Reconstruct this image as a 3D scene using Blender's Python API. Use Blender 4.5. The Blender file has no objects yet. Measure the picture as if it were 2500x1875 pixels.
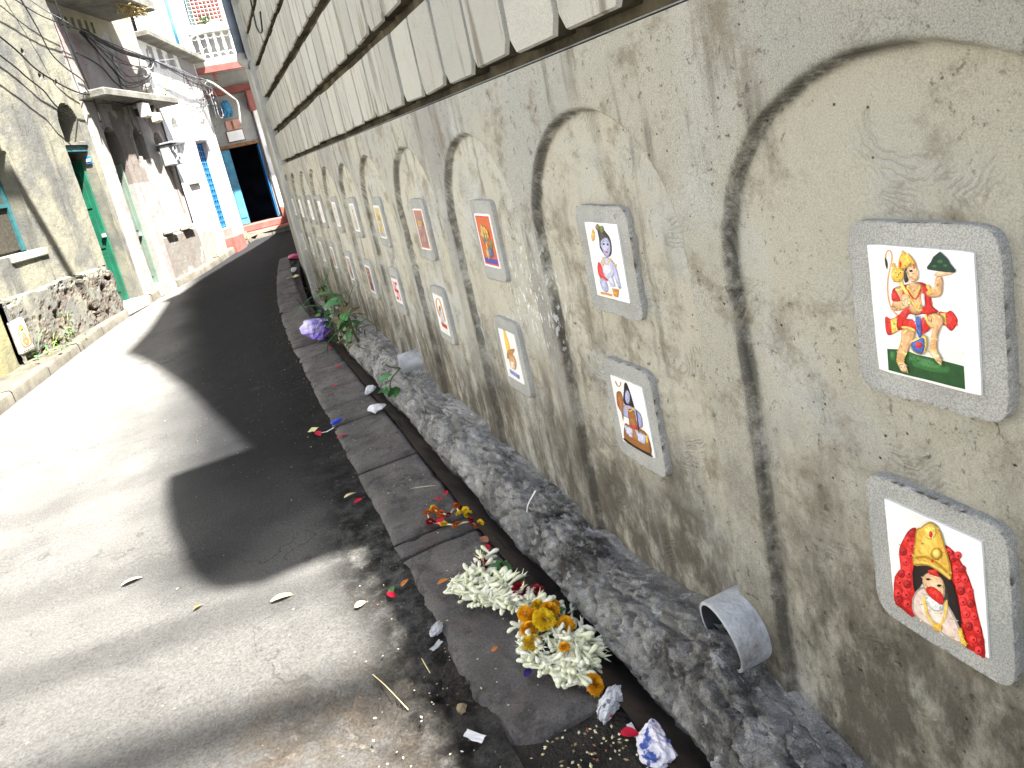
import bpy, bmesh, math, random
import numpy as np
from mathutils import Vector, Matrix
from mathutils.geometry import tessellate_polygon

random.seed(7)
RNG = np.random.default_rng(11)
scene = bpy.context.scene

# ------------------------------------------------------------------ camera
CAM_H = 1.5
def rz(t):
    c, s = math.cos(t), math.sin(t)
    return np.array([[c, -s, 0], [s, c, 0], [0, 0, 1]])
PITCH, ROLL, YAW = math.radians(12.28), math.radians(-12.78), math.radians(18.85)
_cp, _sp = math.cos(PITCH), math.sin(PITCH)
_cr, _sr = math.cos(ROLL), math.sin(ROLL)
_fw = np.array([0, _cp, -_sp]); _dn = np.array([0, -_sp, -_cp]); _rt = np.array([1.0, 0, 0])
_X = rz(-YAW) @ (_cr * _rt - _sr * _dn)
_Y = rz(-YAW) @ (_sr * _rt + _cr * _dn)
_F = rz(-YAW) @ _fw
cam_data = bpy.data.cameras.new("camera")
cam = bpy.data.objects.new("camera", cam_data)
scene.collection.objects.link(cam)
cam.matrix_world = Matrix(((_X[0], -_Y[0], -_F[0], 0.0), (_X[1], -_Y[1], -_F[1], 0.0),
                           (_X[2], -_Y[2], -_F[2], CAM_H), (0, 0, 0, 1)))
cam_data.sensor_fit = 'HORIZONTAL'
cam_data.sensor_width = 36.0
cam_data.lens = 1634.0 / 2500.0 * 36.0
cam_data.shift_x = (1250.0 - 1155.4) / 2500.0
cam_data.shift_y = -(937.5 - 702.6) / 2500.0
cam_data.clip_start = 0.02
cam_data.clip_end = 500.0
scene.camera = cam

# ------------------------------------------------------------------ sky, sun, exposure
SUN_DIR = Vector((-0.30, 0.45, -1.0)).normalized()      # the way the light travels
elev = math.asin(-SUN_DIR.z)
azim = math.atan2(-SUN_DIR.x, -SUN_DIR.y)
world = bpy.data.worlds.new("World")
scene.world = world
world.use_nodes = True
wn = world.node_tree.nodes
sky = wn.new("ShaderNodeTexSky")
sky.sky_type = 'NISHITA'
sky.sun_disc = False
sky.sun_elevation = elev
sky.sun_rotation = azim
sky.air_density = 1.0
sky.dust_density = 2.2
sky.ozone_density = 1.0
bg = wn["Background"]
bg.inputs[1].default_value = 0.05
world.node_tree.links.new(sky.outputs[0], bg.inputs[0])
sun_data = bpy.data.lights.new("sun", 'SUN')
sun_data.energy = 5.0
sun_data.angle = math.radians(1.3)
sun_data.color = (1.0, 0.965, 0.91)
sun = bpy.data.objects.new("sun", sun_data)
sun.rotation_euler = SUN_DIR.to_track_quat('-Z', 'Y').to_euler()
sun.location = (6, -9, 20)
scene.collection.objects.link(sun)
scene.view_settings.view_transform = 'Standard'
scene.view_settings.look = 'None'
scene.view_settings.exposure = 2.72
scene.view_settings.gamma = 1.0
scene.view_settings.use_curve_mapping = False
scene.cycles.max_bounces = 6
scene.cycles.diffuse_bounces = 4

# ------------------------------------------------------------------ helpers
COL = scene.collection
def tag(o, label=None, cat=None, group=None, kind=None):
    if label: o["label"] = label
    if cat: o["category"] = cat
    if group: o["group"] = group
    if kind: o["kind"] = kind
    return o
def empty(name, loc=(0, 0, 0), label=None, cat=None, group=None, kind=None):
    o = bpy.data.objects.new(name, None)
    o.empty_display_size = 0.05
    o.location = loc
    COL.objects.link(o)
    return tag(o, label, cat, group, kind)
def adopt(o, parent):
    if parent is not None:
        o.parent = parent
        o.matrix_parent_inverse = Matrix.Translation(parent.location).inverted()
    return o
def link(name, me, mat=None, parent=None):
    o = bpy.data.objects.new(name, me)
    COL.objects.link(o)
    if mat is not None and len(me.materials) == 0:
        me.materials.append(mat)
    return adopt(o, parent)
def mesh(verts, faces, smooth=False):
    me = bpy.data.meshes.new("mesh")
    me.from_pydata([tuple(map(float, v)) for v in verts], [], faces)
    me.update()
    if smooth:
        me.polygons.foreach_set("use_smooth", [True] * len(me.polygons))
    return me
def mobj(name, verts, faces, mat, parent=None, smooth=False):
    return link(name, mesh(verts, faces, smooth), mat, parent)
def grid_mesh(P, smooth=True, attrs=None, flip=False):
    """P: (n, m, 3) array of points -> quad mesh"""
    n, m = P.shape[:2]
    idx = np.arange(n * m).reshape(n, m)
    q = np.stack([idx[:-1, :-1], idx[1:, :-1], idx[1:, 1:], idx[:-1, 1:]], -1).reshape(-1, 4)
    if flip:
        q = q[:, ::-1]
    me = bpy.data.meshes.new("mesh")
    me.vertices.add(n * m)
    me.vertices.foreach_set("co", np.ascontiguousarray(P.reshape(-1), dtype=np.float32))
    k = len(q)
    me.loops.add(k * 4)
    me.loops.foreach_set("vertex_index", np.ascontiguousarray(q.reshape(-1), dtype=np.int32))
    me.polygons.add(k)
    me.polygons.foreach_set("loop_start", np.arange(0, k * 4, 4, dtype=np.int32))
    me.update(calc_edges=True)
    me.polygons.foreach_set("use_smooth", np.full(k, smooth))
    for nm, a in (attrs or {}).items():
        at = me.attributes.new(nm, 'FLOAT', 'POINT')
        at.data.foreach_set("value", np.ascontiguousarray(a.reshape(-1), dtype=np.float32))
    return me
def box_mesh(size, bevel=0.0, seg=1):
    bm = bmesh.new()
    bmesh.ops.create_cube(bm, size=1.0)
    bmesh.ops.scale(bm, vec=size, verts=bm.verts)
    if bevel > 0:
        bmesh.ops.bevel(bm, geom=list(bm.edges), offset=bevel, segments=seg, affect='EDGES', profile=0.6)
    me = bpy.data.meshes.new("mesh")
    bm.to_mesh(me); bm.free()
    return me
def box(name, c, size, mat, parent=None, bevel=0.0, rot=0.0, seg=1, rx=0.0, ry=0.0):
    me = box_mesh(size, bevel, seg)
    me.transform(Matrix.Translation(c) @ Matrix.Rotation(rot, 4, 'Z') @ Matrix.Rotation(rx, 4, 'X') @ Matrix.Rotation(ry, 4, 'Y'))
    return link(name, me, mat, parent)
def tube_vf(pts, r, seg=6, cap=True, rr=None):
    P = np.array(pts, float)
    n = len(P)
    T = np.gradient(P, axis=0)
    T /= np.linalg.norm(T, axis=1)[:, None] + 1e-9
    up = np.array([0.13, 0.21, 0.97])
    if abs(T.mean(0) @ up) > 0.9: up = np.array([0.98, 0.1, 0.05])
    vs = []
    for i in range(n):
        a = np.cross(T[i], up); a /= np.linalg.norm(a) + 1e-9
        b = np.cross(T[i], a)
        rad = r if rr is None else rr[i]
        for k in range(seg):
            t = 2 * math.pi * k / seg
            vs.append(P[i] + rad * (math.cos(t) * a + math.sin(t) * b))
    fs = []
    for i in range(n - 1):
        for k in range(seg):
            k2 = (k + 1) % seg
            fs.append((i * seg + k, i * seg + k2, (i + 1) * seg + k2, (i + 1) * seg + k))
    if cap:
        fs.append(tuple(range(seg))[::-1]); fs.append(tuple((n - 1) * seg + k for k in range(seg)))
    return vs, fs
def spline(pts, per=6):
    P = np.array(pts, float)
    if len(P) < 3:
        t = np.linspace(0, 1, per + 1)[:, None]
        return P[0] * (1 - t) + P[-1] * t
    Q = np.concatenate([[2 * P[0] - P[1]], P, [2 * P[-1] - P[-2]]])
    out = []
    for i in range(1, len(Q) - 2):
        for k in range(per):
            t = k / per
            p0, p1, p2, p3 = Q[i - 1], Q[i], Q[i + 1], Q[i + 2]
            out.append(0.5 * ((2 * p1) + (-p0 + p2) * t + (2 * p0 - 5 * p1 + 4 * p2 - p3) * t * t + (-p0 + 3 * p1 - 3 * p2 + p3) * t ** 3))
    out.append(P[-1])
    return np.array(out)
def tube(name, pts, r, mat, parent=None, seg=6, per=6, rr=None):
    S = spline(pts, per)
    v, f = tube_vf(S, r, seg, True, None if rr is None else np.interp(np.linspace(0, 1, len(S)), np.linspace(0, 1, len(rr)), rr))
    return mobj(name, v, f, mat, parent, True)
def prism(name, poly, axis, a, b, mat, parent=None):
    """extrude a 2-D polygon between a and b along axis (0 x, 1 y, 2 z)"""
    n = len(poly)
    def pt(p, h):
        q = list(p); q.insert(axis, h); return tuple(q)
    vs = [pt(p, a) for p in poly] + [pt(p, b) for p in poly]
    tri = tessellate_polygon([[Vector((p[0], p[1], 0)) for p in poly]])
    fs = [tuple(t) for t in tri] + [tuple(i + n for i in t)[::-1] for t in tri]
    fs += [(i, (i + 1) % n, n + (i + 1) % n, n + i) for i in range(n)]
    me = mesh(vs, fs)
    bm = bmesh.new(); bm.from_mesh(me); bmesh.ops.recalc_face_normals(bm, faces=bm.faces); bm.to_mesh(me); bm.free()
    return link(name, me, mat, parent)
# --- numpy value noise
def _lat(seed, n=256):
    return np.random.default_rng(seed).random((n, n))
_LAT = {}
def vnoise(x, y, seed=0):
    if seed not in _LAT: _LAT[seed] = _lat(seed)
    L = _LAT[seed]
    xi = np.floor(x).astype(int); yi = np.floor(y).astype(int)
    fx = x - xi; fy = y - yi
    fx = fx * fx * (3 - 2 * fx); fy = fy * fy * (3 - 2 * fy)
    a = L[xi % 256, yi % 256]; b = L[(xi + 1) % 256, yi % 256]
    c = L[xi % 256, (yi + 1) % 256]; d = L[(xi + 1) % 256, (yi + 1) % 256]
    return (a * (1 - fx) + b * fx) * (1 - fy) + (c * (1 - fx) + d * fx) * fy
def fbm(x, y, seed=0, oct=4, gain=0.5):
    s = 0; a = 1.0; t = 0
    for k in range(oct):
        s = s + a * vnoise(x * 2 ** k + 13.7 * k, y * 2 ** k + 7.1 * k, seed + k); t += a; a *= gain
    return s / t - 0.5
def worley(x, y, seed=0):
    """returns F1, F2-F1"""
    r = np.random.default_rng(seed); JX = r.random((64, 64)); JY = r.random((64, 64))
    xi = np.floor(x).astype(int); yi = np.floor(y).astype(int)
    f1 = np.full(x.shape, 9.0); f2 = np.full(x.shape, 9.0)
    for dx in (-1, 0, 1):
        for dy in (-1, 0, 1):
            cx = xi + dx; cy = yi + dy
            d = np.hypot(cx + JX[cx % 64, cy % 64] - x, cy + JY[cx % 64, cy % 64] - y)
            m = d < f1
            f2 = np.where(m, f1, np.minimum(f2, d)); f1 = np.where(m, d, f1)
    return f1, f2 - f1
def sstep(a, b, x):
    t = np.clip((x - a) / (b - a), 0, 1)
    return t * t * (3 - 2 * t)

# ------------------------------------------------------------------ materials
class NM:
    def __init__(self, name):
        self.m = bpy.data.materials.new(name); self.m.use_nodes = True
        self.t = self.m.node_tree; self.n = self.t.nodes; self.l = self.t.links
        self.b = self.n["Principled BSDF"]
        self.geo = None
    def pos(self):
        if self.geo is None: self.geo = self.n.new("ShaderNodeNewGeometry")
        return self.geo.outputs["Position"]
    def obj(self):
        return self.n.new("ShaderNodeTexCoord").outputs["Object"]
    def _in(self, sock, v):
        if isinstance(v, bpy.types.NodeSocket): self.l.new(v, sock)
        elif isinstance(v, tuple) and len(v) == 3 and sock.type == 'RGBA': sock.default_value = (*v, 1)
        else: sock.default_value = v
    def stretch(self, v, s):
        m = self.n.new("ShaderNodeVectorMath"); m.operation = 'MULTIPLY'
        self._in(m.inputs[0], v); m.inputs[1].default_value = s
        return m.outputs[0]
    def noise(self, scale, detail=4, rough=0.55, s=None, dist=0.0, v=None):
        v = v or self.pos()
        if s: v = self.stretch(v, s)
        k = self.n.new("ShaderNodeTexNoise")
        self._in(k.inputs["Vector"], v)
        k.inputs["Scale"].default_value = scale; k.inputs["Detail"].default_value = detail
        k.inputs["Roughness"].default_value = rough; k.inputs["Distortion"].default_value = dist
        return k.outputs["Fac"]
    def voro(self, scale, feat='F1', v=None, s=None):
        v = v or self.pos()
        if s: v = self.stretch(v, s)
        k = self.n.new("ShaderNodeTexVoronoi"); k.feature = feat
        self._in(k.inputs["Vector"], v); k.inputs["Scale"].default_value = scale
        return k.outputs["Distance"]
    def math(self, op, a, b=0.0, clamp=False):
        k = self.n.new("ShaderNodeMath"); k.operation = op; k.use_clamp = clamp
        self._in(k.inputs[0], a); self._in(k.inputs[1], b)
        return k.outputs[0]
    def ramp(self, f, a, b, x0=0.0, x1=1.0):
        k = self.n.new("ShaderNodeMapRange"); k.clamp = True; k.interpolation_type = 'SMOOTHSTEP'
        self._in(k.inputs[0], f)
        k.inputs[1].default_value = a; k.inputs[2].default_value = b
        k.inputs[3].default_value = x0; k.inputs[4].default_value = x1
        return k.outputs[0]
    def mix(self, a, b, f, mode='MIX'):
        k = self.n.new("ShaderNodeMix"); k.data_type = 'RGBA'; k.blend_type = mode
        self._in(k.inputs[0], f); self._in(k.inputs[6], a); self._in(k.inputs[7], b)
        return k.outputs[2]
    def grey(self, f):
        k = self.n.new("ShaderNodeCombineColor")
        for i in range(3): self._in(k.inputs[i], f)
        return k.outputs[0]
    def attr(self, name):
        k = self.n.new("ShaderNodeAttribute"); k.attribute_name = name
        return k.outputs["Fac"]
    def attrc(self, name):
        k = self.n.new("ShaderNodeAttribute"); k.attribute_name = name
        return k.outputs["Color"]
    def sep(self, v=None):
        k = self.n.new("ShaderNodeSeparateXYZ"); self._in(k.inputs[0], v or self.pos())
        return k.outputs
    def rnd(self):
        return self.n.new("ShaderNodeObjectInfo").outputs["Random"]
    def bump(self, h, dist=0.01, strength=1.0, prev=None):
        k = self.n.new("ShaderNodeBump")
        k.inputs["Strength"].default_value = strength; k.inputs["Distance"].default_value = dist
        self._in(k.inputs["Height"], h)
        if prev is not None: self.l.new(prev, k.inputs["Normal"])
        return k.outputs[0]
    def done(self, col, rough=0.9, bump=None, spec=0.3, **kw):
        self._in(self.b.inputs["Base Color"], col); self._in(self.b.inputs["Roughness"], rough)
        self.b.inputs["Specular IOR Level"].default_value = spec
        if bump is not None: self.l.new(bump, self.b.inputs["Normal"])
        for k, v in kw.items(): self._in(self.b.inputs[k.replace("_", " ")], v)
        return self.m

def simple(name, col, rough=0.8, var=0.25, scale=12.0, spec=0.3, bumpd=0.0, dirt=None, dirtamt=0.5, **kw):
    m = NM(name)
    n = m.noise(scale, 5)
    c = m.mix(tuple(x * (1 - var) for x in col), tuple(min(1, x * (1 + var)) for x in col), m.ramp(n, 0.3, 0.7))
    if dirt: c = m.mix(c, dirt, m.ramp(m.noise(scale * 0.45, 6, 0.65), 0.45, 0.75, 0, dirtamt))
    b = m.bump(m.noise(scale * 8, 4), bumpd) if bumpd else None
    return m.done(c, rough, b, spec, **kw)

def concrete_wall():
    m = NM("cement_render")
    g = m.attr("niche")
    big = m.noise(1.1, 5, 0.6)
    face = m.mix((0.41, 0.405, 0.365), (0.48, 0.455, 0.375), m.ramp(big, 0.38, 0.62))
    face = m.mix(face, (0.29, 0.275, 0.265), m.ramp(m.noise(1.6, 5, 0.6, (1, 1, 0.45)), 0.52, 0.66, 0, 0.6))
    inn = m.mix((0.525, 0.495, 0.40), (0.51, 0.503, 0.455), m.ramp(m.noise(3.2, 5, 0.6), 0.42, 0.64))
    c = m.mix(face, inn, g)
    # pale grey patches of newer cement
    c = m.mix(c, (0.55, 0.55, 0.515), m.ramp(m.noise(2.3, 4, 0.5, (1, 1.0, 0.6)), 0.55, 0.68, 0, 0.7))
    # water streaks running down the wall
    st = m.noise(15.0, 6, 0.62, (1, 1, 0.14))
    stm = m.math('MULTIPLY', m.ramp(st, 0.50, 0.66), m.ramp(m.noise(1.9, 4, 0.6), 0.42, 0.60), True)
    c = m.mix(c, (0.19, 0.17, 0.135), m.math('MULTIPLY', stm, 0.8))
    # weathering blotches
    c = m.mix(c, (0.24, 0.205, 0.145), m.ramp(m.noise(7, 8, 0.72), 0.50, 0.66, 0, 0.7))
    # patchy black mould where water runs down the arch edges
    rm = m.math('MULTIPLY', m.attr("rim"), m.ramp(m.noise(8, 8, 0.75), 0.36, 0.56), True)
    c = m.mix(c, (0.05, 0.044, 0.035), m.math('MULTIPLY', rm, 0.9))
    # damp and soot at the foot, an irregular tide line
    z = m.sep()[2]
    zz = m.math('ADD', z, m.math('MULTIPLY', m.math('SUBTRACT', m.noise(3.2, 7, 0.68, (1, 1, 0.6)), 0.5), 1.7))
    foot = m.ramp(zz, 0.95, 0.25)
    c = m.mix(c, (0.10, 0.087, 0.067), m.math('MULTIPLY', foot, m.ramp(m.noise(12, 8, 0.72, (1, 1, 0.45)), 0.30, 0.58, 0.2, 0.95), True))
    # black mould blotches
    c = m.mix(c, (0.06, 0.052, 0.042), m.ramp(m.noise(13, 9, 0.78), 0.63, 0.72, 0, 0.5))
    # lime splashes round the third niche
    yy = m.sep()[1]
    near = m.math('MULTIPLY', m.ramp(m.math('ABSOLUTE', m.math('SUBTRACT', yy, 2.0)), 0.42, 0.05), m.ramp(m.math('ABSOLUTE', m.math('SUBTRACT', z, 0.98)), 0.30, 0.05))
    sp = m.ramp(m.noise(70, 4, 0.6, (1, 1.2, 0.40)), 0.58, 0.61)
    c = m.mix(c, (0.80, 0.80, 0.78), m.math('MULTIPLY', near, sp, True))
    # sand grains, coarser on the piers
    gr = m.noise(380, 5, 0.85)
    c = m.mix(c, m.grey(m.ramp(gr, 0.36, 0.60, 0.30, 1.18)), m.ramp(g, 0.0, 1.0, 0.55, 0.38), 'MULTIPLY')
    # open pits
    pit = m.ramp(m.voro(34), 0.05, 0.10, 0.10, 1.0)
    pm = m.ramp(m.noise(17, 2), 0.50, 0.56)
    c = m.mix(c, m.grey(pit), m.math('MULTIPLY', pm, 0.95), 'MULTIPLY')
    hgt = m.math('MULTIPLY', m.math('SUBTRACT', pit, 1.0), pm)
    # dark flecks where the render has crumbled
    fk = m.math('MULTIPLY', m.ramp(m.noise(48, 9, 0.82), 0.585, 0.64), m.ramp(m.noise(3.7, 5, 0.6), 0.40, 0.62), True)
    c = m.mix(c, (0.13, 0.11, 0.08), m.math('MULTIPLY', fk, 0.75))
    # swirling trowel strokes: rings round scattered centres, only relief
    vo = m.n.new("ShaderNodeTexVoronoi"); vo.inputs["Scale"].default_value = 5.5
    m._in(vo.inputs["Vector"], m.pos())
    dv = m.n.new("ShaderNodeVectorMath"); dv.operation = 'SUBTRACT'
    m._in(dv.inputs[0], m.pos()); m.l.new(vo.outputs["Position"], dv.inputs[1])
    ln = m.n.new("ShaderNodeVectorMath"); ln.operation = 'LENGTH'; m.l.new(dv.outputs[0], ln.inputs[0])
    ph = m.math('ADD', m.math('MULTIPLY', ln.outputs["Value"], 620.0), m.math('MULTIPLY', m.noise(6, 4, 0.6), 60.0))
    tw = m.math('MULTIPLY', m.math('SINE', ph), m.math('MULTIPLY', m.math('MULTIPLY', m.ramp(ln.outputs["Value"], 0.03, 0.06), m.ramp(m.noise(6.5, 4, 0.6), 0.50, 0.60)), m.ramp(g, 0.2, 1.0, 0.12, 1.0)))
    c = m.mix(c, (0.22, 0.19, 0.14), m.math('MULTIPLY', m.ramp(tw, 0.72, 1.0), 0.4))
    hgt = m.math('ADD', m.math('SUBTRACT', hgt, fk), m.math('MULTIPLY', tw, -0.35))
    b1 = m.bump(m.noise(55, 8, 0.75), 0.007, 1.0)
    b2 = m.bump(gr, 0.0016, 0.9, b1)
    b3 = m.bump(hgt, 0.004, 0.9, b2)
    return m.done(c, 0.95, b3, 0.15)
def plinth_mat():
    m = NM("rough_mortar")
    c = m.mix((0.33, 0.315, 0.285), (0.60, 0.58, 0.54), m.ramp(m.noise(5, 9, 0.72), 0.40, 0.60))
    c = m.mix(c, (0.05, 0.043, 0.036), m.ramp(m.noise(2.7, 10, 0.72), 0.50, 0.63, 0, 0.85))
    c = m.mix(c, (0.70, 0.69, 0.67), m.ramp(m.noise(18, 8, 0.75, (1, 0.9, 0.5)), 0.53, 0.62, 0, 0.9))
    c = m.mix(c, (0.03, 0.028, 0.024), m.ramp(m.noise(26, 8, 0.75), 0.60, 0.68, 0, 0.8))
    c = m.mix(c, (0.07, 0.09, 0.045), m.ramp(m.noise(3.3, 6), 0.60, 0.72, 0, 0.6))
    c = m.mix(c, (0.26, 0.10, 0.025), m.ramp(m.noise(11, 5), 0.71, 0.76, 0, 0.8))
    gr = m.noise(260, 3, 0.7)
    c = m.mix(c, m.grey(m.ramp(gr, 0.34, 0.66, 0.45, 1.2)), 0.6, 'MULTIPLY')
    b1 = m.bump(m.noise(34, 9, 0.78), 0.035, 1.0)
    b2 = m.bump(gr, 0.003, 0.9, b1)
    return m.done(c, 0.92, b2, 0.25)
def panel_mat():
    m = NM("rusticated_cement")
    n = m.noise(2.0, 5, 0.6)
    c = m.mix((0.365, 0.36, 0.325), (0.41, 0.39, 0.335), m.ramp(n, 0.38, 0.62))
    c = m.mix(c, (0.26, 0.245, 0.205), m.ramp(m.noise(13, 6, 0.65), 0.52, 0.72, 0, 0.6))
    c = m.mix(c, m.mix((0.33, 0.32, 0.285), (0.50, 0.485, 0.43), m.rnd()), 0.5)
    c = m.mix(c, (0.15, 0.135, 0.10), m.ramp(m.noise(11, 6, 0.65, (1, 1, 0.12)), 0.52, 0.68, 0, 0.8))
    c = m.mix(c, m.grey(m.ramp(m.noise(330, 3, 0.7), 0.36, 0.62, 0.45, 1.12)), 0.45, 'MULTIPLY')
    b1 = m.bump(m.noise(60, 6, 0.7), 0.004, 0.8)
    return m.done(c, 0.95, b1, 0.15)
def groove_mat():
    m = NM("groove_cement")
    c = m.mix((0.035, 0.029, 0.02), (0.10, 0.085, 0.055), m.ramp(m.noise(5, 6, 0.65), 0.35, 0.65))
    return m.done(c, 0.95, m.bump(m.noise(60, 5), 0.004), 0.1)
def asphalt():
    m = NM("road_surface")
    d = m.attr("dirt")
    pos = m.pos()
    big = m.noise(0.8, 5, 0.6)
    c = m.mix((0.056, 0.056, 0.056), (0.094, 0.092, 0.088), m.ramp(big, 0.35, 0.65))
    c = m.mix(c, (0.215, 0.209, 0.195), m.math('MULTIPLY', m.ramp(m.attr("dust"), 0.0, 0.8), m.ramp(m.noise(2.5, 6, 0.65), 0.2, 0.6, 0.55, 1.0), True))
    c = m.mix(c, (0.015, 0.016, 0.0185), m.ramp(m.attr("tar"), 0.2, 0.75, 0, 0.92))  # darkens the shaded stretch of lane in the base colour
    c = m.mix(c, (0.15, 0.122, 0.092), m.math('MULTIPLY', m.attr("broken"), m.ramp(m.noise(9, 7, 0.7), 0.35, 0.6, 0, 0.85), True))
    c = m.mix(c, (0.020, 0.0185, 0.016), m.math('MULTIPLY', d, m.ramp(m.noise(7, 7, 0.7), 0.28, 0.6), True))
    st = m.noise(120, 5, 0.8)
    c = m.mix(c, m.grey(m.ramp(st, 0.3, 0.7, 0.45, 1.3)), 0.8, 'MULTIPLY')
    # oil and dust patches, hairline cracks
    c = m.mix(c, (0.055, 0.052, 0.048), m.ramp(m.noise(6, 8, 0.75), 0.60, 0.70, 0, 0.6))
    wv = m.n.new("ShaderNodeVectorMath"); wv.operation = 'ADD'
    m._in(wv.inputs[0], pos)
    k_ = m.n.new("ShaderNodeTexNoise"); k_.inputs["Scale"].default_value = 3.0; k_.inputs["Detail"].default_value = 5.0; m._in(k_.inputs["Vector"], pos)
    m.l.new(k_.outputs["Color"], wv.inputs[1])
    ck = m.ramp(m.voro(0.9, 'DISTANCE_TO_EDGE', wv.outputs[0]), 0.010, 0.002)
    c = m.mix(c, (0.03, 0.028, 0.025), m.math('MULTIPLY', m.math('MULTIPLY', ck, m.ramp(m.noise(1.7, 3), 0.46, 0.58)), 0.45))
    peb = m.voro(38)
    c = m.mix(c, (0.20, 0.19, 0.165), m.math('MULTIPLY', m.ramp(peb, 0.16, 0.10), m.ramp(m.noise(5, 4), 0.52, 0.66), True))
    fleck = m.ramp(m.voro(11), 0.03, 0.018)
    c = m.mix(c, (0.55, 0.53, 0.45), m.math('MULTIPLY', fleck, 0.8))
    b1 = m.bump(m.noise(30, 9, 0.75), 0.02, 0.9)
    b2 = m.bump(st, 0.004, 0.9, b1)
    return m.done(c, 0.9, b2, 0.2)
def slab_mat():
    m = NM("kerb_stone")
    c = m.mix((0.075, 0.070, 0.066), (0.18, 0.165, 0.152), m.ramp(m.noise(4, 7, 0.7), 0.34, 0.66))
    c = m.mix(c, (0.16, 0.105, 0.092), m.ramp(m.noise(6, 6, 0.6), 0.52, 0.70, 0, 0.6))
    c = m.mix(c, (0.17, 0.16, 0.15), m.ramp(m.noise(17, 6, 0.7), 0.60, 0.76, 0, 0.6))
    c = m.mix(c, (0.016, 0.0145, 0.013), m.ramp(m.noise(9, 9, 0.75), 0.50, 0.64, 0, 0.85))
    c = m.mix(c, m.mix((0.08, 0.075, 0.07), (0.17, 0.157, 0.148), m.rnd()), 0.3)
    c = m.mix(c, m.grey(m.ramp(m.noise(140, 3, 0.7), 0.3, 0.7, 0.6, 1.25)), 0.6, 'MULTIPLY')
    b = m.bump(m.noise(40, 8, 0.75), 0.013, 0.9)
    return m.done(c, 0.85, b, 0.3)
def plaster(name, base, alt, stain=(0.16, 0.14, 0.11), st_amt=0.7, peel=None, peel_amt=0.0, foot=None, scale=1.6, wash=None):
    m = NM(name)
    c = m.mix(base, alt, m.ramp(m.noise(scale, 6, 0.65), 0.38, 0.64))
    if wash: c = m.mix(c, wash, m.ramp(m.noise(2.4, 5, 0.6, (1, 1, 0.16)), 0.5, 0.68, 0, 0.8))
    c = m.mix(c, stain, m.ramp(m.noise(5, 6, 0.65, (1, 1, 0.10)), 0.53, 0.74, 0, st_amt))
    if peel: c = m.mix(c, peel, m.ramp(m.noise(7, 8, 0.75), 0.58, 0.66, 0, peel_amt))
    c = m.mix(c, (0.05, 0.045, 0.04), m.ramp(m.noise(24, 7, 0.75), 0.66, 0.76, 0, 0.7))
    if foot:
        z = m.math('ADD', m.sep()[2], m.math('MULTIPLY', m.math('SUBTRACT', m.noise(3.0, 6, 0.65), 0.5), 0.9))
        c = m.mix(c, foot, m.ramp(z, 1.15, 0.65, 0, 0.9))
    c = m.mix(c, m.attrc("tint"), m.attr("tintf"))
    c = m.mix(c, m.grey(m.ramp(m.noise(80, 3), 0.3, 0.7, 0.75, 1.15)), 0.6, 'MULTIPLY')
    b = m.bump(m.noise(28, 7, 0.7), 0.012, 0.7)
    return m.done(c, 0.95, b, 0.1)

M = {}
M['wall'] = concrete_wall(); M['plinth'] = plinth_mat(); M['panel'] = panel_mat(); M['groove'] = groove_mat()
M['road'] = asphalt(); M['slab'] = slab_mat()
M['pad'] = None
def pad_mat():
    m = NM("smooth_cement")
    c = m.mix((0.33, 0.33, 0.31), (0.41, 0.405, 0.375), m.ramp(m.noise(7, 5, 0.6), 0.35, 0.65))
    c = m.mix(c, (0.30, 0.27, 0.21), m.ramp(m.noise(5, 6, 0.65), 0.54, 0.7, 0, 0.5))
    c = m.mix(c, (0.10, 0.09, 0.075), m.ramp(m.noise(30, 7, 0.75), 0.62, 0.70, 0, 0.7))
    c = m.mix(c, m.grey(m.ramp(m.noise(420, 2, 0.6), 0.38, 0.60, 0.40, 1.12)), 0.5, 'MULTIPLY')
    return m.done(c, 0.92, m.bump(m.noise(90, 6, 0.7), 0.003, 0.8), 0.2)
M['pad'] = pad_mat()
def tile_mat():
    m = NM("glazed_tile")
    c = m.mix((0.80, 0.79, 0.76), (0.72, 0.71, 0.66), m.ramp(m.noise(18, 5), 0.45, 0.7))
    c = m.mix(c, (0.32, 0.30, 0.26), m.ramp(m.noise(75, 6, 0.7), 0.66, 0.74, 0, 0.6))
    return m.done(c, 0.35, None, 0.4)
M['tile'] = tile_mat()
def print_mat():
    m = NM("tile_print")
    c = m.attrc("ink")
    c = m.mix(c, m.grey(m.ramp(m.noise(120, 5, 0.7), 0.3, 0.7, 0.6, 1.25)), 0.6, 'MULTIPLY')
    c = m.mix(c, (0.7, 0.68, 0.63), m.ramp(m.noise(60, 6, 0.7), 0.66, 0.76, 0, 0.4))
    return m.done(c, 0.4, None, 0.4)
M['print'] = print_mat()
M['black'] = simple("black_cable", (0.018, 0.018, 0.02), 0.5, 0.3)
M['greycable'] = simple("grey_cable", (0.20, 0.20, 0.21), 0.6, 0.3)
M['green'] = simple("green_paint", (0.012, 0.125, 0.07), 0.5, 0.15, 6, 0.4, 0.002, (0.03, 0.06, 0.045), 0.5)
M['palegreen'] = simple("faded_green_paint", (0.16, 0.22, 0.18), 0.7, 0.15, 6, 0.3, 0.002, (0.2, 0.18, 0.14), 0.6)
M['blue'] = simple("blue_paint", (0.02, 0.17, 0.42), 0.5, 0.2, 8, 0.4, 0.0, (0.05, 0.09, 0.12), 0.4)
M['skyblue'] = simple("light_blue_paint", (0.07, 0.28, 0.42), 0.55, 0.2, 6, 0.4, 0.002, (0.15, 0.2, 0.2), 0.5)
M['teal'] = simple("teal_paint", (0.03, 0.11, 0.12), 0.5, 0.2)
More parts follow.
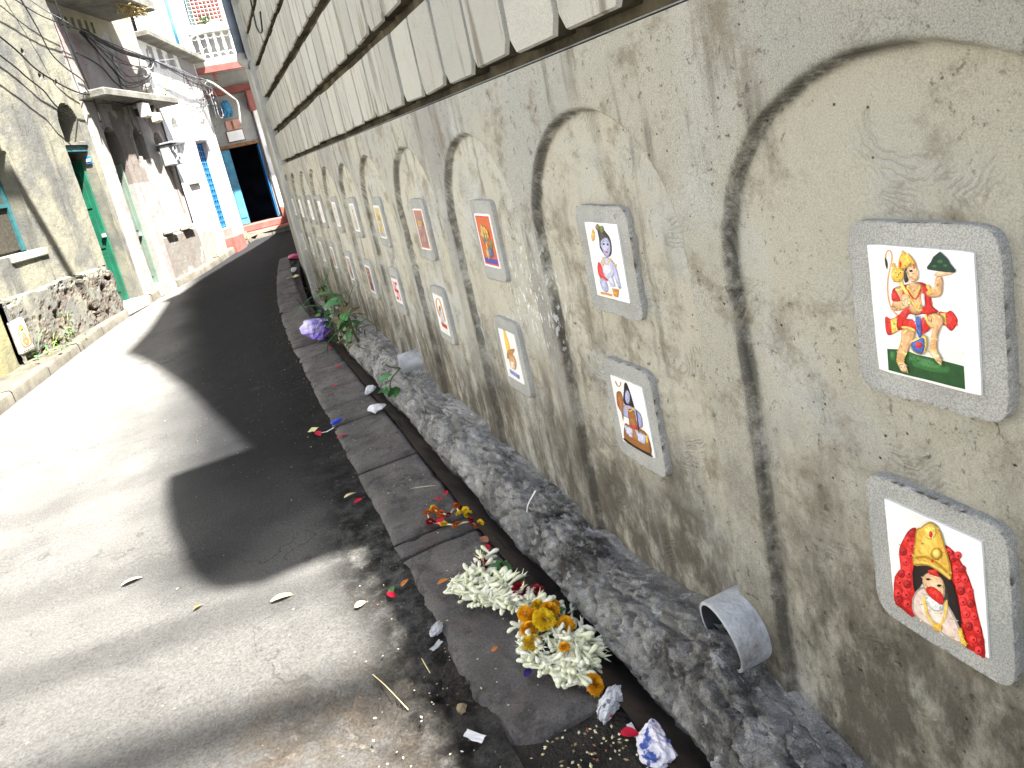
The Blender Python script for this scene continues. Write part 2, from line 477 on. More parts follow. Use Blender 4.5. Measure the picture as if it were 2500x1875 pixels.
M['red'] = simple("red_oxide", (0.30, 0.10, 0.085), 0.85, 0.2, 5, 0.2, 0.004, (0.3, 0.2, 0.16), 0.6)
M['redpaint'] = simple("red_beam_paint", (0.20, 0.065, 0.055), 0.7, 0.2, 5)
M['white'] = simple("white_paint", (0.74, 0.74, 0.72), 0.7, 0.06, 6, 0.3, 0.0, (0.4, 0.38, 0.33), 0.5)
M['metal'] = simple("grey_metal", (0.34, 0.35, 0.36), 0.5, 0.15, 10, 0.5, 0.0, (0.2, 0.16, 0.12), 0.4)
M['darkmetal'] = simple("dark_iron", (0.06, 0.055, 0.05), 0.6, 0.3)
M['conc'] = simple("weathered_concrete", (0.17, 0.165, 0.145), 0.95, 0.25, 4, 0.15, 0.008, (0.09, 0.08, 0.06), 0.85)
M['palec'] = simple("pale_concrete", (0.30, 0.29, 0.26), 0.95, 0.2, 4, 0.15, 0.006, (0.2, 0.18, 0.14), 0.8)
M['wood'] = simple("old_wood", (0.20, 0.11, 0.05), 0.8, 0.35, 14, 0.2, 0.003)
M['dirt'] = simple("wet_dirt", (0.028, 0.024, 0.02), 0.85, 0.5, 9, 0.3, 0.02, (0.075, 0.062, 0.048), 0.6)
M['pipe'] = simple("pipe_cement", (0.38, 0.39, 0.40), 0.7, 0.2, 14, 0.35, 0.004, (0.10, 0.088, 0.075), 0.85)
M['pipein'] = simple("pipe_mouth", (0.035, 0.035, 0.04), 0.6, 0.3)
M['bluegrey'] = simple("blue_grey_pipe", (0.11, 0.14, 0.19), 0.5, 0.15, 8, 0.4)
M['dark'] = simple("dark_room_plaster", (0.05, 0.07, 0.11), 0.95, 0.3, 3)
M['mesh'] = simple("brown_screen", (0.045, 0.04, 0.03), 0.8, 0.3, 30)
M['yellowbox'] = simple("cream_plastic", (0.62, 0.58, 0.36), 0.5, 0.1)
M['tarp'] = simple("blue_tarpaulin", (0.03, 0.15, 0.27), 0.6, 0.35, 9)
M['sign_pink'] = simple("pink_board", (0.50, 0.27, 0.22), 0.7, 0.2, 9)
# ------------------------------------------------------------------ ground profile
WX = 0.85                                   # street face of the long wall (plane x = WX)
def zr(y):
    y = np.asarray(y, float)
    t = np.clip((y - 9) / 11, 0, 1)
    return 0.006 * np.maximum(y, 0) + 0.3 * t * t * (3 - 2 * t)
def wslope(y):
    return 0.006 * (np.asarray(y, float) - 1.0)
KERB_L = [(-3.35, -8), (-3.1, 0), (-2.28, 6.93), (-1.75, 10.3), (-1.12, 12.2), (-0.64, 13.16), (-0.22, 14.2), (0.10, 15.15), (0.48, 16.2), (0.85, 16.75), (2.6, 17.0)]
KY = np.array([p[1] for p in KERB_L]); KX = np.array([p[0] for p in KERB_L])
def kerb_x(y): return np.interp(y, KY, KX)

# ------------------------------------------------------------------ road
ys = np.concatenate([np.arange(-8, 0.9, 0.15), np.arange(0.9, 3.2, 0.011), np.arange(3.2, 6.5, 0.025), np.arange(6.5, 12, 0.06), np.arange(12, 30, 0.2)])
xs_n = np.concatenate([np.linspace(-0.12, 0.55, 60)[:-1], np.linspace(0.55, 1.0, 75)])
RP = np.zeros((len(ys), len(xs_n), 3))
for i, y in enumerate(ys):
    xl = min(kerb_x(y) - 0.05, -0.2) if y < 12 else kerb_x(y) - 0.1
    xr = 0.275 + 0.16 * max(0, (y - 5.5) / 4) ** 2
    if y > 10: xr = 0.48 + (y - 10) * 0.25
    if y > 16: xr = 2 + (y - 16) * 0.6
    xr += 0.03
    RP[i, :, 0] = xl + (xr - xl) * (xs_n + 0.12) / 1.12
    RP[i, :, 1] = y
Xr, Yr = RP[:, :, 0], RP[:, :, 1]
kxr = 0.275 + 0.16 * np.maximum(0, (Yr - 5.5) / 4) ** 2
gut = sstep(0.34, 0.06, kxr - Xr + 0.10 * fbm(Xr * 3, Yr * 3, 5, 4)) * sstep(-0.3, 0.6, Yr)
gut = np.where(Yr < 1.35, gut * 0.8, gut)
broken = sstep(1.0, 0.45, np.hypot((Xr + 0.10) / 0.50, (Yr - 1.50) / 0.55) + 0.5 * fbm(Xr * 4, Yr * 4, 57, 4)) 
f1, fe = worley(Xr * 26, Yr * 26, 3)
lump = fbm(Xr * 6, Yr * 6, 21, 5, 0.6)
Z = zr(Yr) + 0.012 * fbm(Xr * 1.2, Yr * 1.2, 9, 3) + 0.006 * fbm(Xr * 9, Yr * 9, 33, 3)
Z += gut * (0.028 * lump - 0.012 + 0.008 * (0.5 - f1))
Z += broken * (0.045 * lump - 0.02 * (lump < -0.06) + 0.010 * (0.5 - f1))
crack = np.abs(fbm(Xr * 2.3, Yr * 2.3, 61, 4))
Z -= 0.012 * sstep(0.012, 0.0, crack) * sstep(3.4, 1.5, Yr)
RP[:, :, 2] = Z
tar_shade = sstep(0.45, 0.75, fbm(Xr * 1.1, Yr * 0.6, 71, 4) + 0.5) * 0.7
tar_shade = np.maximum(tar_shade * 0.5, sstep(2.4, 4.5, Yr + 0.6 * fbm(Xr * 1.5, Yr * 1.5, 75, 3)) * 0.8 * sstep(-1.05, -0.15, Xr + 0.03 * (Yr - 5) + 0.3 * fbm(Xr, Yr, 4)))  # shaded side of the lane painted darker, over random tar patches
dust_sun = sstep(-0.35, -1.3, Xr + 0.02 * (Yr - 7) + 0.3 * fbm(Xr * 1.5, Yr * 1.5, 73, 3)) + 0.95 * sstep(3.2, 2.3, Yr + 0.5 * fbm(Xr * 2, Yr * 2, 74, 3))  # pale dusty road, also painted lighter where the sun falls
road = link("road", grid_mesh(RP, True, {"dirt": np.clip(gut * 1.15 + 0.25 * broken * (lump < 0), 0, 1), "dust": np.clip(dust_sun, 0, 1), "tar": tar_shade, "broken": broken}, flip=True), M['road'])
tag(road, kind='structure')
gnd = mobj("ground", [(-60, -60, -0.35), (60, -60, -0.35), (60, 80, -0.35), (-60, 80, -0.35)], [(0, 1, 2, 3)], M['dirt'])
tag(gnd, kind='structure')

# ------------------------------------------------------------------ gutter kerb: stone slabs + drain channel
kerb = empty("gutter_kerb", (0.45, 1.4, 0), kind='structure')
joints = [1.37, 2.36, 2.47, 3.20, 3.94, 4.29, 5.24, 6.13, 6.95, 7.95, 9.05, 10.2, 11.4, 12.8]
for a, b in zip(joints[:-1], joints[1:]):
    n, mth = max(4, int((b - a) / 0.025)), 18
    if a > 4.5: n, mth = max(4, int((b - a) / 0.06)), 9
    g = 0.007
    u = np.linspace(0, 1, n)[:, None]; v = np.linspace(0, 1, mth)[None, :]
    yy = (a + g) + (b - a - 2 * g) * u + 0 * v
    off = 0.16 * np.maximum(0, (yy - 5.5) / 4) ** 2
    xx = 0.275 + off + (0.325 - 0.25 * off) * v + 0.022 * fbm(yy * 9, v * 3 + a, 17, 4, 0.6)
    tilt = random.uniform(-0.006, 0.006)
    zz = zr(yy) + 0.006 + tilt * (u - 0.5) + 0.012 * fbm(xx * 7, yy * 7, 41, 4)
    edge = np.minimum(np.minimum(u * (b - a), (1 - u) * (b - a)), np.minimum(v, 1 - v) * 0.325)
    zz = zz - 0.014 * (1 - sstep(0, 0.018 + 0.02 * (fbm(xx * 20, yy * 20, 43, 3) + 0.3), edge)) - 0.012 * sstep(0.12, 0.3, fbm(xx * 11, yy * 11, 44, 4))
    if a < 1.5:   # worn rounded near corner
        cx = np.clip((0.10 - v * 0.325) / 0.10, 0, 1) + np.clip((0.09 - u * (b - a)) / 0.09, 0, 1)
        xx = xx + 0.05 * (1 - v) * np.clip((0.10 - u * (b - a)) / 0.10, 0, 1) ** 2
        zz = zz - 0.02 * np.clip(cx - 0.7, 0, 1.3)
    P = np.stack([xx, yy, zz], -1)
    ring = np.concatenate([P[0], P[1:, -1], P[-1, ::-1][1:], P[::-1, 0][1:-1]])
    skirt = np.stack([ring, ring - [0, 0, 0.10]], 0)
    skirt = np.concatenate([skirt, skirt[:, :1]], 1)
    me = grid_mesh(P, True, flip=True)
    bm = bmesh.new(); bm.from_mesh(me); me2 = grid_mesh(skirt, False); bm.from_mesh(me2)
    bmesh.ops.remove_doubles(bm, verts=bm.verts, dist=1e-5)
    bmesh.ops.recalc_face_normals(bm, faces=bm.faces)
    bm.to_mesh(me); bm.free()
    link("slab", me, M['slab'], kerb)
# dirt bed under and in front of the slabs
yb = np.arange(-0.6, 12.8, 0.05); xb = np.linspace(0.22, 0.64, 24)
BX, BY = np.meshgrid(xb, yb, indexing='xy')
offb = 0.16 * np.maximum(0, (BY - 5.5) / 4) ** 2
BZ = zr(BY) - 0.022 + 0.03 * fbm(BX * 9, BY * 9, 52, 5) - 0.01 * (BY < 1.35)
link("dirt_bed", grid_mesh(np.stack([BX + offb, BY, BZ], -1)), M['dirt'], kerb)
# cement lining of the drain, a sloping brown strip between slabs and wall foot
ych = np.arange(-0.6, 9.2, 0.04); tch = np.linspace(0, 1, 9)
TC, YC = np.meshgrid(tch, ych, indexing='xy')
XC = 0.595 + 0.13 * TC + 0.008 * fbm(YC * 4, TC * 3, 81, 3)
ZC = zr(YC) + 0.014 - 0.10 * TC + 0.05 * np.clip(TC - 0.75, 0, 1) * 4 * 0.2 + 0.008 * fbm(YC * 8, TC * 5, 82, 3)
M['lining'] = simple("drain_lining", (0.07, 0.052, 0.037), 0.75, 0.4, 7, 0.35, 0.004, (0.04, 0.035, 0.03), 0.8)
link("drain_lining", grid_mesh(np.stack([XC, YC, ZC], -1)), M['lining'], kerb)

# ------------------------------------------------------------------ the long arcaded wall
wall = empty("arcaded_wall", (WX, 4.2, 0), "long grey cement wall with blind arches below and rows of rusticated panels above", "wall")
NC = [0.67, 1.465, 2.25, 3.04, 3.85, 4.62, 5.37, 6.13, 6.84, 7.58, 8.28]
NH = 0.342
ZTOP = 1.652
yw = np.concatenate([np.arange(-1.6, 0.1, 0.04), np.arange(0.1, 1.12, 0.0052), np.arange(1.12, 2.0, 0.0065), np.arange(2.0, 4.0, 0.010), np.arange(4.0, 8.75, 0.0145)])
zw = np.arange(-0.10, ZTOP + 1e-6, 0.0062)
YW, ZW = np.meshgrid(yw, zw, indexing='xy')
niche = np.zeros_like(YW); rim = np.zeros_like(YW)
rough = 0.006 * fbm(YW * 18, ZW * 18, 91, 4)
for i, c in enumerate([-0.12] + NC):
    h = NH if i < 6 else NH - 0.02
    zc = 1.167 + (wslope(c))
    dy = np.abs(YW - c)
    sd = np.where(ZW > zc, h - np.hypot(dy, ZW - zc), h - dy) + rough
    niche = np.maximum(niche, sstep(0.0, 0.010, sd))
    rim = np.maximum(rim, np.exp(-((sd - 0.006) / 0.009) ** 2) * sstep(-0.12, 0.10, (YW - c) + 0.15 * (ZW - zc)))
depth = 0.026 * niche
XW = WX + depth
XW -= 0.010 * fbm(YW * 1.6, ZW * 1.6, 92, 4) + 0.0045 * fbm(YW * 12, ZW * 12, 93, 4)
# hand-trowelled ridges inside the niches
XW -= 0.0028 * niche * np.sin(110 * (np.hypot(YW * 1.0 - np.round(YW * 3) / 3, ZW - np.round(ZW * 3 + 0.3) / 3) + 0.05 * fbm(YW * 6, ZW * 6, 95, 3))) * sstep(-0.02, 0.10, fbm(YW * 3.1, ZW * 3.1, 96, 3)) * sstep(-0.15, 0.1, fbm(YW * 25, ZW * 25, 97, 2))
ZS = ZW + wslope(YW) * sstep(0.2, 1.2, ZW)
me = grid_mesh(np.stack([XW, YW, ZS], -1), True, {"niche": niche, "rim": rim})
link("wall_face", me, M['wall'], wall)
# ledge on top of the arcade band
yl = np.linspace(-1.6, 8.75, 260)
LP = np.stack([np.stack([np.full_like(yl, WX - 0.002) - 0.010 * fbm(yl * 1.6, yl * 0 + ZTOP * 1.6, 92, 4), yl, ZTOP + wslope(yl) - 0.001], -1),
               np.stack([np.full_like(yl, WX + 0.02), yl, ZTOP + wslope(yl) + 0.006], -1),
               np.stack([np.full_like(yl, WX + 0.16), yl, ZTOP + wslope(yl) + 0.006], -1)], 0)
link("ledge", grid_mesh(LP, False), M['wall'], wall)
# rusticated panels, one object each
PW, PH, PT = 0.2785, 0.345, 0.062
ol = [(-0.131, 0.038), (-0.108, 0.0), (0.108, 0.0), (0.131, 0.038), (0.131, 0.290), (0.120, 0.299), (-0.120, 0.299), (-0.131, 0.290)]
def panel_mesh(seed):
    r = random.Random(seed)
    o2 = [(p[0] + r.uniform(-0.004, 0.004), p[1] + r.uniform(-0.005, 0.005)) for p in ol]
    vs = [(0.0, p[0], p[1]) for p in o2] + [(-PT + 0.012, p[0], p[1]) for p in o2] + [(-PT, p[0] * 0.965, 0.148 + (p[1] - 0.148) * 0.97) for p in o2]
    n = 8
    fs = []
    for k in range(2):
        fs += [(k * n + i, k * n + (i + 1) % n, (k + 1) * n + (i + 1) % n, (k + 1) * n + i) for i in range(n)]
    fs.append(tuple(2 * n + i for i in range(n)))
    me = mesh(vs, fs)
    bm = bmesh.new(); bm.from_mesh(me); bmesh.ops.recalc_face_normals(bm, faces=bm.faces); bm.to_mesh(me); bm.free()
    me.materials.append(M['panel']); me.materials.append(M['groove'])
    me.polygons.foreach_set('material_index', [1] * n + [0] * (n + 1))
    return me
pm = [panel_mesh(k) for k in range(6)]
ROWZ = [1.692, 2.047, 2.420, 2.775, 3.130, 3.485, 3.840]
GB = WX + 0.072
for r_, z0 in enumerate(ROWZ):
    ph = [0.0, 0.02, -0.01, 0.01, 0.03, -0.02, 0.0][r_]
    k = 0
    y = 8.44 + ph
    while y > 0.2:
        y0 = y - PW / 2
        if not (r_ >= 2 and y0 < 2.42) and not (r_ >= 4 and y0 < 4.2):
            o = bpy.data.objects.new("panel", pm[(k * 7 + r_ * 3) % 6])
            COL.objects.link(o)
            o.location = (GB + random.uniform(-0.003, 0.004), y0, z0 + float(wslope(y0)) * (1 + 0.25 * r_) + random.uniform(-0.003, 0.003))
            o.scale = (1, 0.995 * random.uniform(0.99, 1.006), 1.03 if r_ in (1,) else 1.0)
            adopt(o, wall)
        y -= PW; k += 1
# building mass behind the panels, with the stepped roof line that shades the lane
prof = [(-9, -0.3), (8.75, -0.3), (8.75, 6.7), (8.3, 6.85), (6.0, 7.3), (4.75, 7.7), (4.4, 6.7), (3.6, 5.3), (2.35, 3.85), (2.35, 2.40), (-9, 2.40)]
prism("upper_wall", prof, 0, GB, 4.2, M['groove'], wall)
M['pilaster'] = simple("pilaster_cement", (0.42, 0.415, 0.385), 0.95, 0.2, 3, 0.15, 0.005, (0.17, 0.15, 0.12), 0.7)
prism("end_pilaster", [(8.47, -0.2), (8.74, -0.2), (8.74, 6.6), (8.47, 6.6)], 0, WX - 0.035, GB + 0.3, M['pilaster'], wall)
# a balcony slab high on the wall (its underside is above the picture)
bvs, bfs = [], []
ye = np.arange(1.02, 2.50, 0.045)
for ya, yb2 in zip(ye[:-1], ye[1:]):
    ym = (ya + yb2) / 2
    x0 = float(np.interp(ym, [1.02, 1.11, 1.28, 1.8, 2.21, 2.5], [0.80, 0.62, 0.54, 0.43, 0.385, 0.38]))
    for hy, hx in ((1.12, 1.085), (1.30, 1.035)):
        if False: spans = [(x0, hx - 0.045), (hx + 0.045, 1.48)]; break
    else: spans = [(x0, 1.48)]
    for xa, xb2 in spans:
        m_ = box_mesh((xb2 - xa, yb2 - ya, 0.10)); q0 = len(bvs)
        bvs += [(v.co.x + (xa + xb2) / 2, v.co.y + ym, v.co.z + 3.52) for v in m_.vertices]; bfs += [tuple(q0 + i for i in q.vertices) for q in m_.polygons]
mobj("balcony_slab", bvs, bfs, M['conc'], wall)
# the block continues round the bend
RW = [(0.93, 8.76, 6.5), (0.98, 10.4, 5.4), (1.06, 11.9, 4.3), (1.22, 13.5, 3.2), (1.50, 15.1, 2.4), (1.95, 17.2, 2.0)]
_v, _f = [], []
for (x, y, h) in RW: _v += [(x, y, -0.3), (x, y, h), (6, y, h), (6, y, -0.3)]
for i in range(len(RW) - 1):
    for k in range(4): _f.append((i * 4 + k, i * 4 + (k + 1) % 4, i * 4 + 4 + (k + 1) % 4, i * 4 + 4 + k))
_f += [(0, 1, 2, 3), tuple(len(RW) * 4 - 4 + k for k in (3, 2, 1, 0))]
_m = mesh(_v, _f); _b = bmesh.new(); _b.from_mesh(_m); bmesh.ops.recalc_face_normals(_b, faces=_b.faces); _b.to_mesh(_m); _b.free()
link("return_wall", _m, M['pilaster'], wall)

# ------------------------------------------------------------------ rough mortar plinth
yp = np.concatenate([np.arange(-0.5, 2.4, 0.0085), np.arange(2.4, 4.5, 0.016), np.arange(4.5, 7.6, 0.03)])
NT = 52
tp = np.linspace(0, 1, NT)
TP, YP = np.meshgrid(tp, yp, indexing='ij')
top = 0.19 - 0.05 * sstep(1.25, 0.9, YP) + 0.09 * fbm(YP * 1.1, YP * 0, 101, 3) + 0.05 * fbm(YP * 5, YP * 0 + 3, 102, 3)
top = top * sstep(7.6, 6.0, YP) + 0.06 * np.exp(-((YP - 1.2) / 0.15) ** 2) + 0.05 * np.exp(-((YP - 3.9) / 0.2) ** 2)
out = 0.665 + 0.03 * fbm(YP * 2.2, YP * 0 + 9, 103, 3) + 0.1 * sstep(5.5, 7.4, YP)
und = 0.045 * np.exp(-((YP - 1.75) / 0.33) ** 2)
a = np.clip(TP / 0.72, 0, 1)
px_ = (WX + 0.03) + (out - WX - 0.03) * (a ** 0.75)
pz_ = top * (1 - a) + 0.055 * a + 0.06 * np.sin(a * math.pi) * 0.9
b_ = np.clip((TP - 0.72) / 0.28, 0, 1)
px_ = px_ + (0.055 + und) * b_
pz_ = pz_ - 0.16 * b_
l1 = fbm(YP * 5, TP * 3.2, 111, 5, 0.6); l2 = fbm(YP * 19, TP * 11, 112, 4, 0.6)
w1, we = worley(YP * 5.0 + 0.3 * l1, TP * 2.4 + 0.5 * l1, 8)
chip = 0.026 * (1 - sstep(0.0, 0.10, we))
fade = sstep(0.0, 0.16, TP)
l3 = np.abs(fbm(YP * 38, TP * 22, 115, 4, 0.6))
l4 = fbm(YP * 60, TP * 40, 118, 3, 0.6); w2, we2 = worley(YP * 13 + l1, TP * 7 + l1, 19)
amp = fade * (0.085 * l1 + 0.046 * l2 - 0.045 * l3 + 0.012 * l4 - chip - 0.016 * (1 - sstep(0, 0.14, we2)) + 0.024 * (0.5 - w1))
px_ = px_ - amp * 0.75; pz_ = pz_ + amp * 0.65 + zr(YP) * 1.0
link("plinth", grid_mesh(np.stack([px_, YP, pz_], -1), True), M['plinth'], wall)

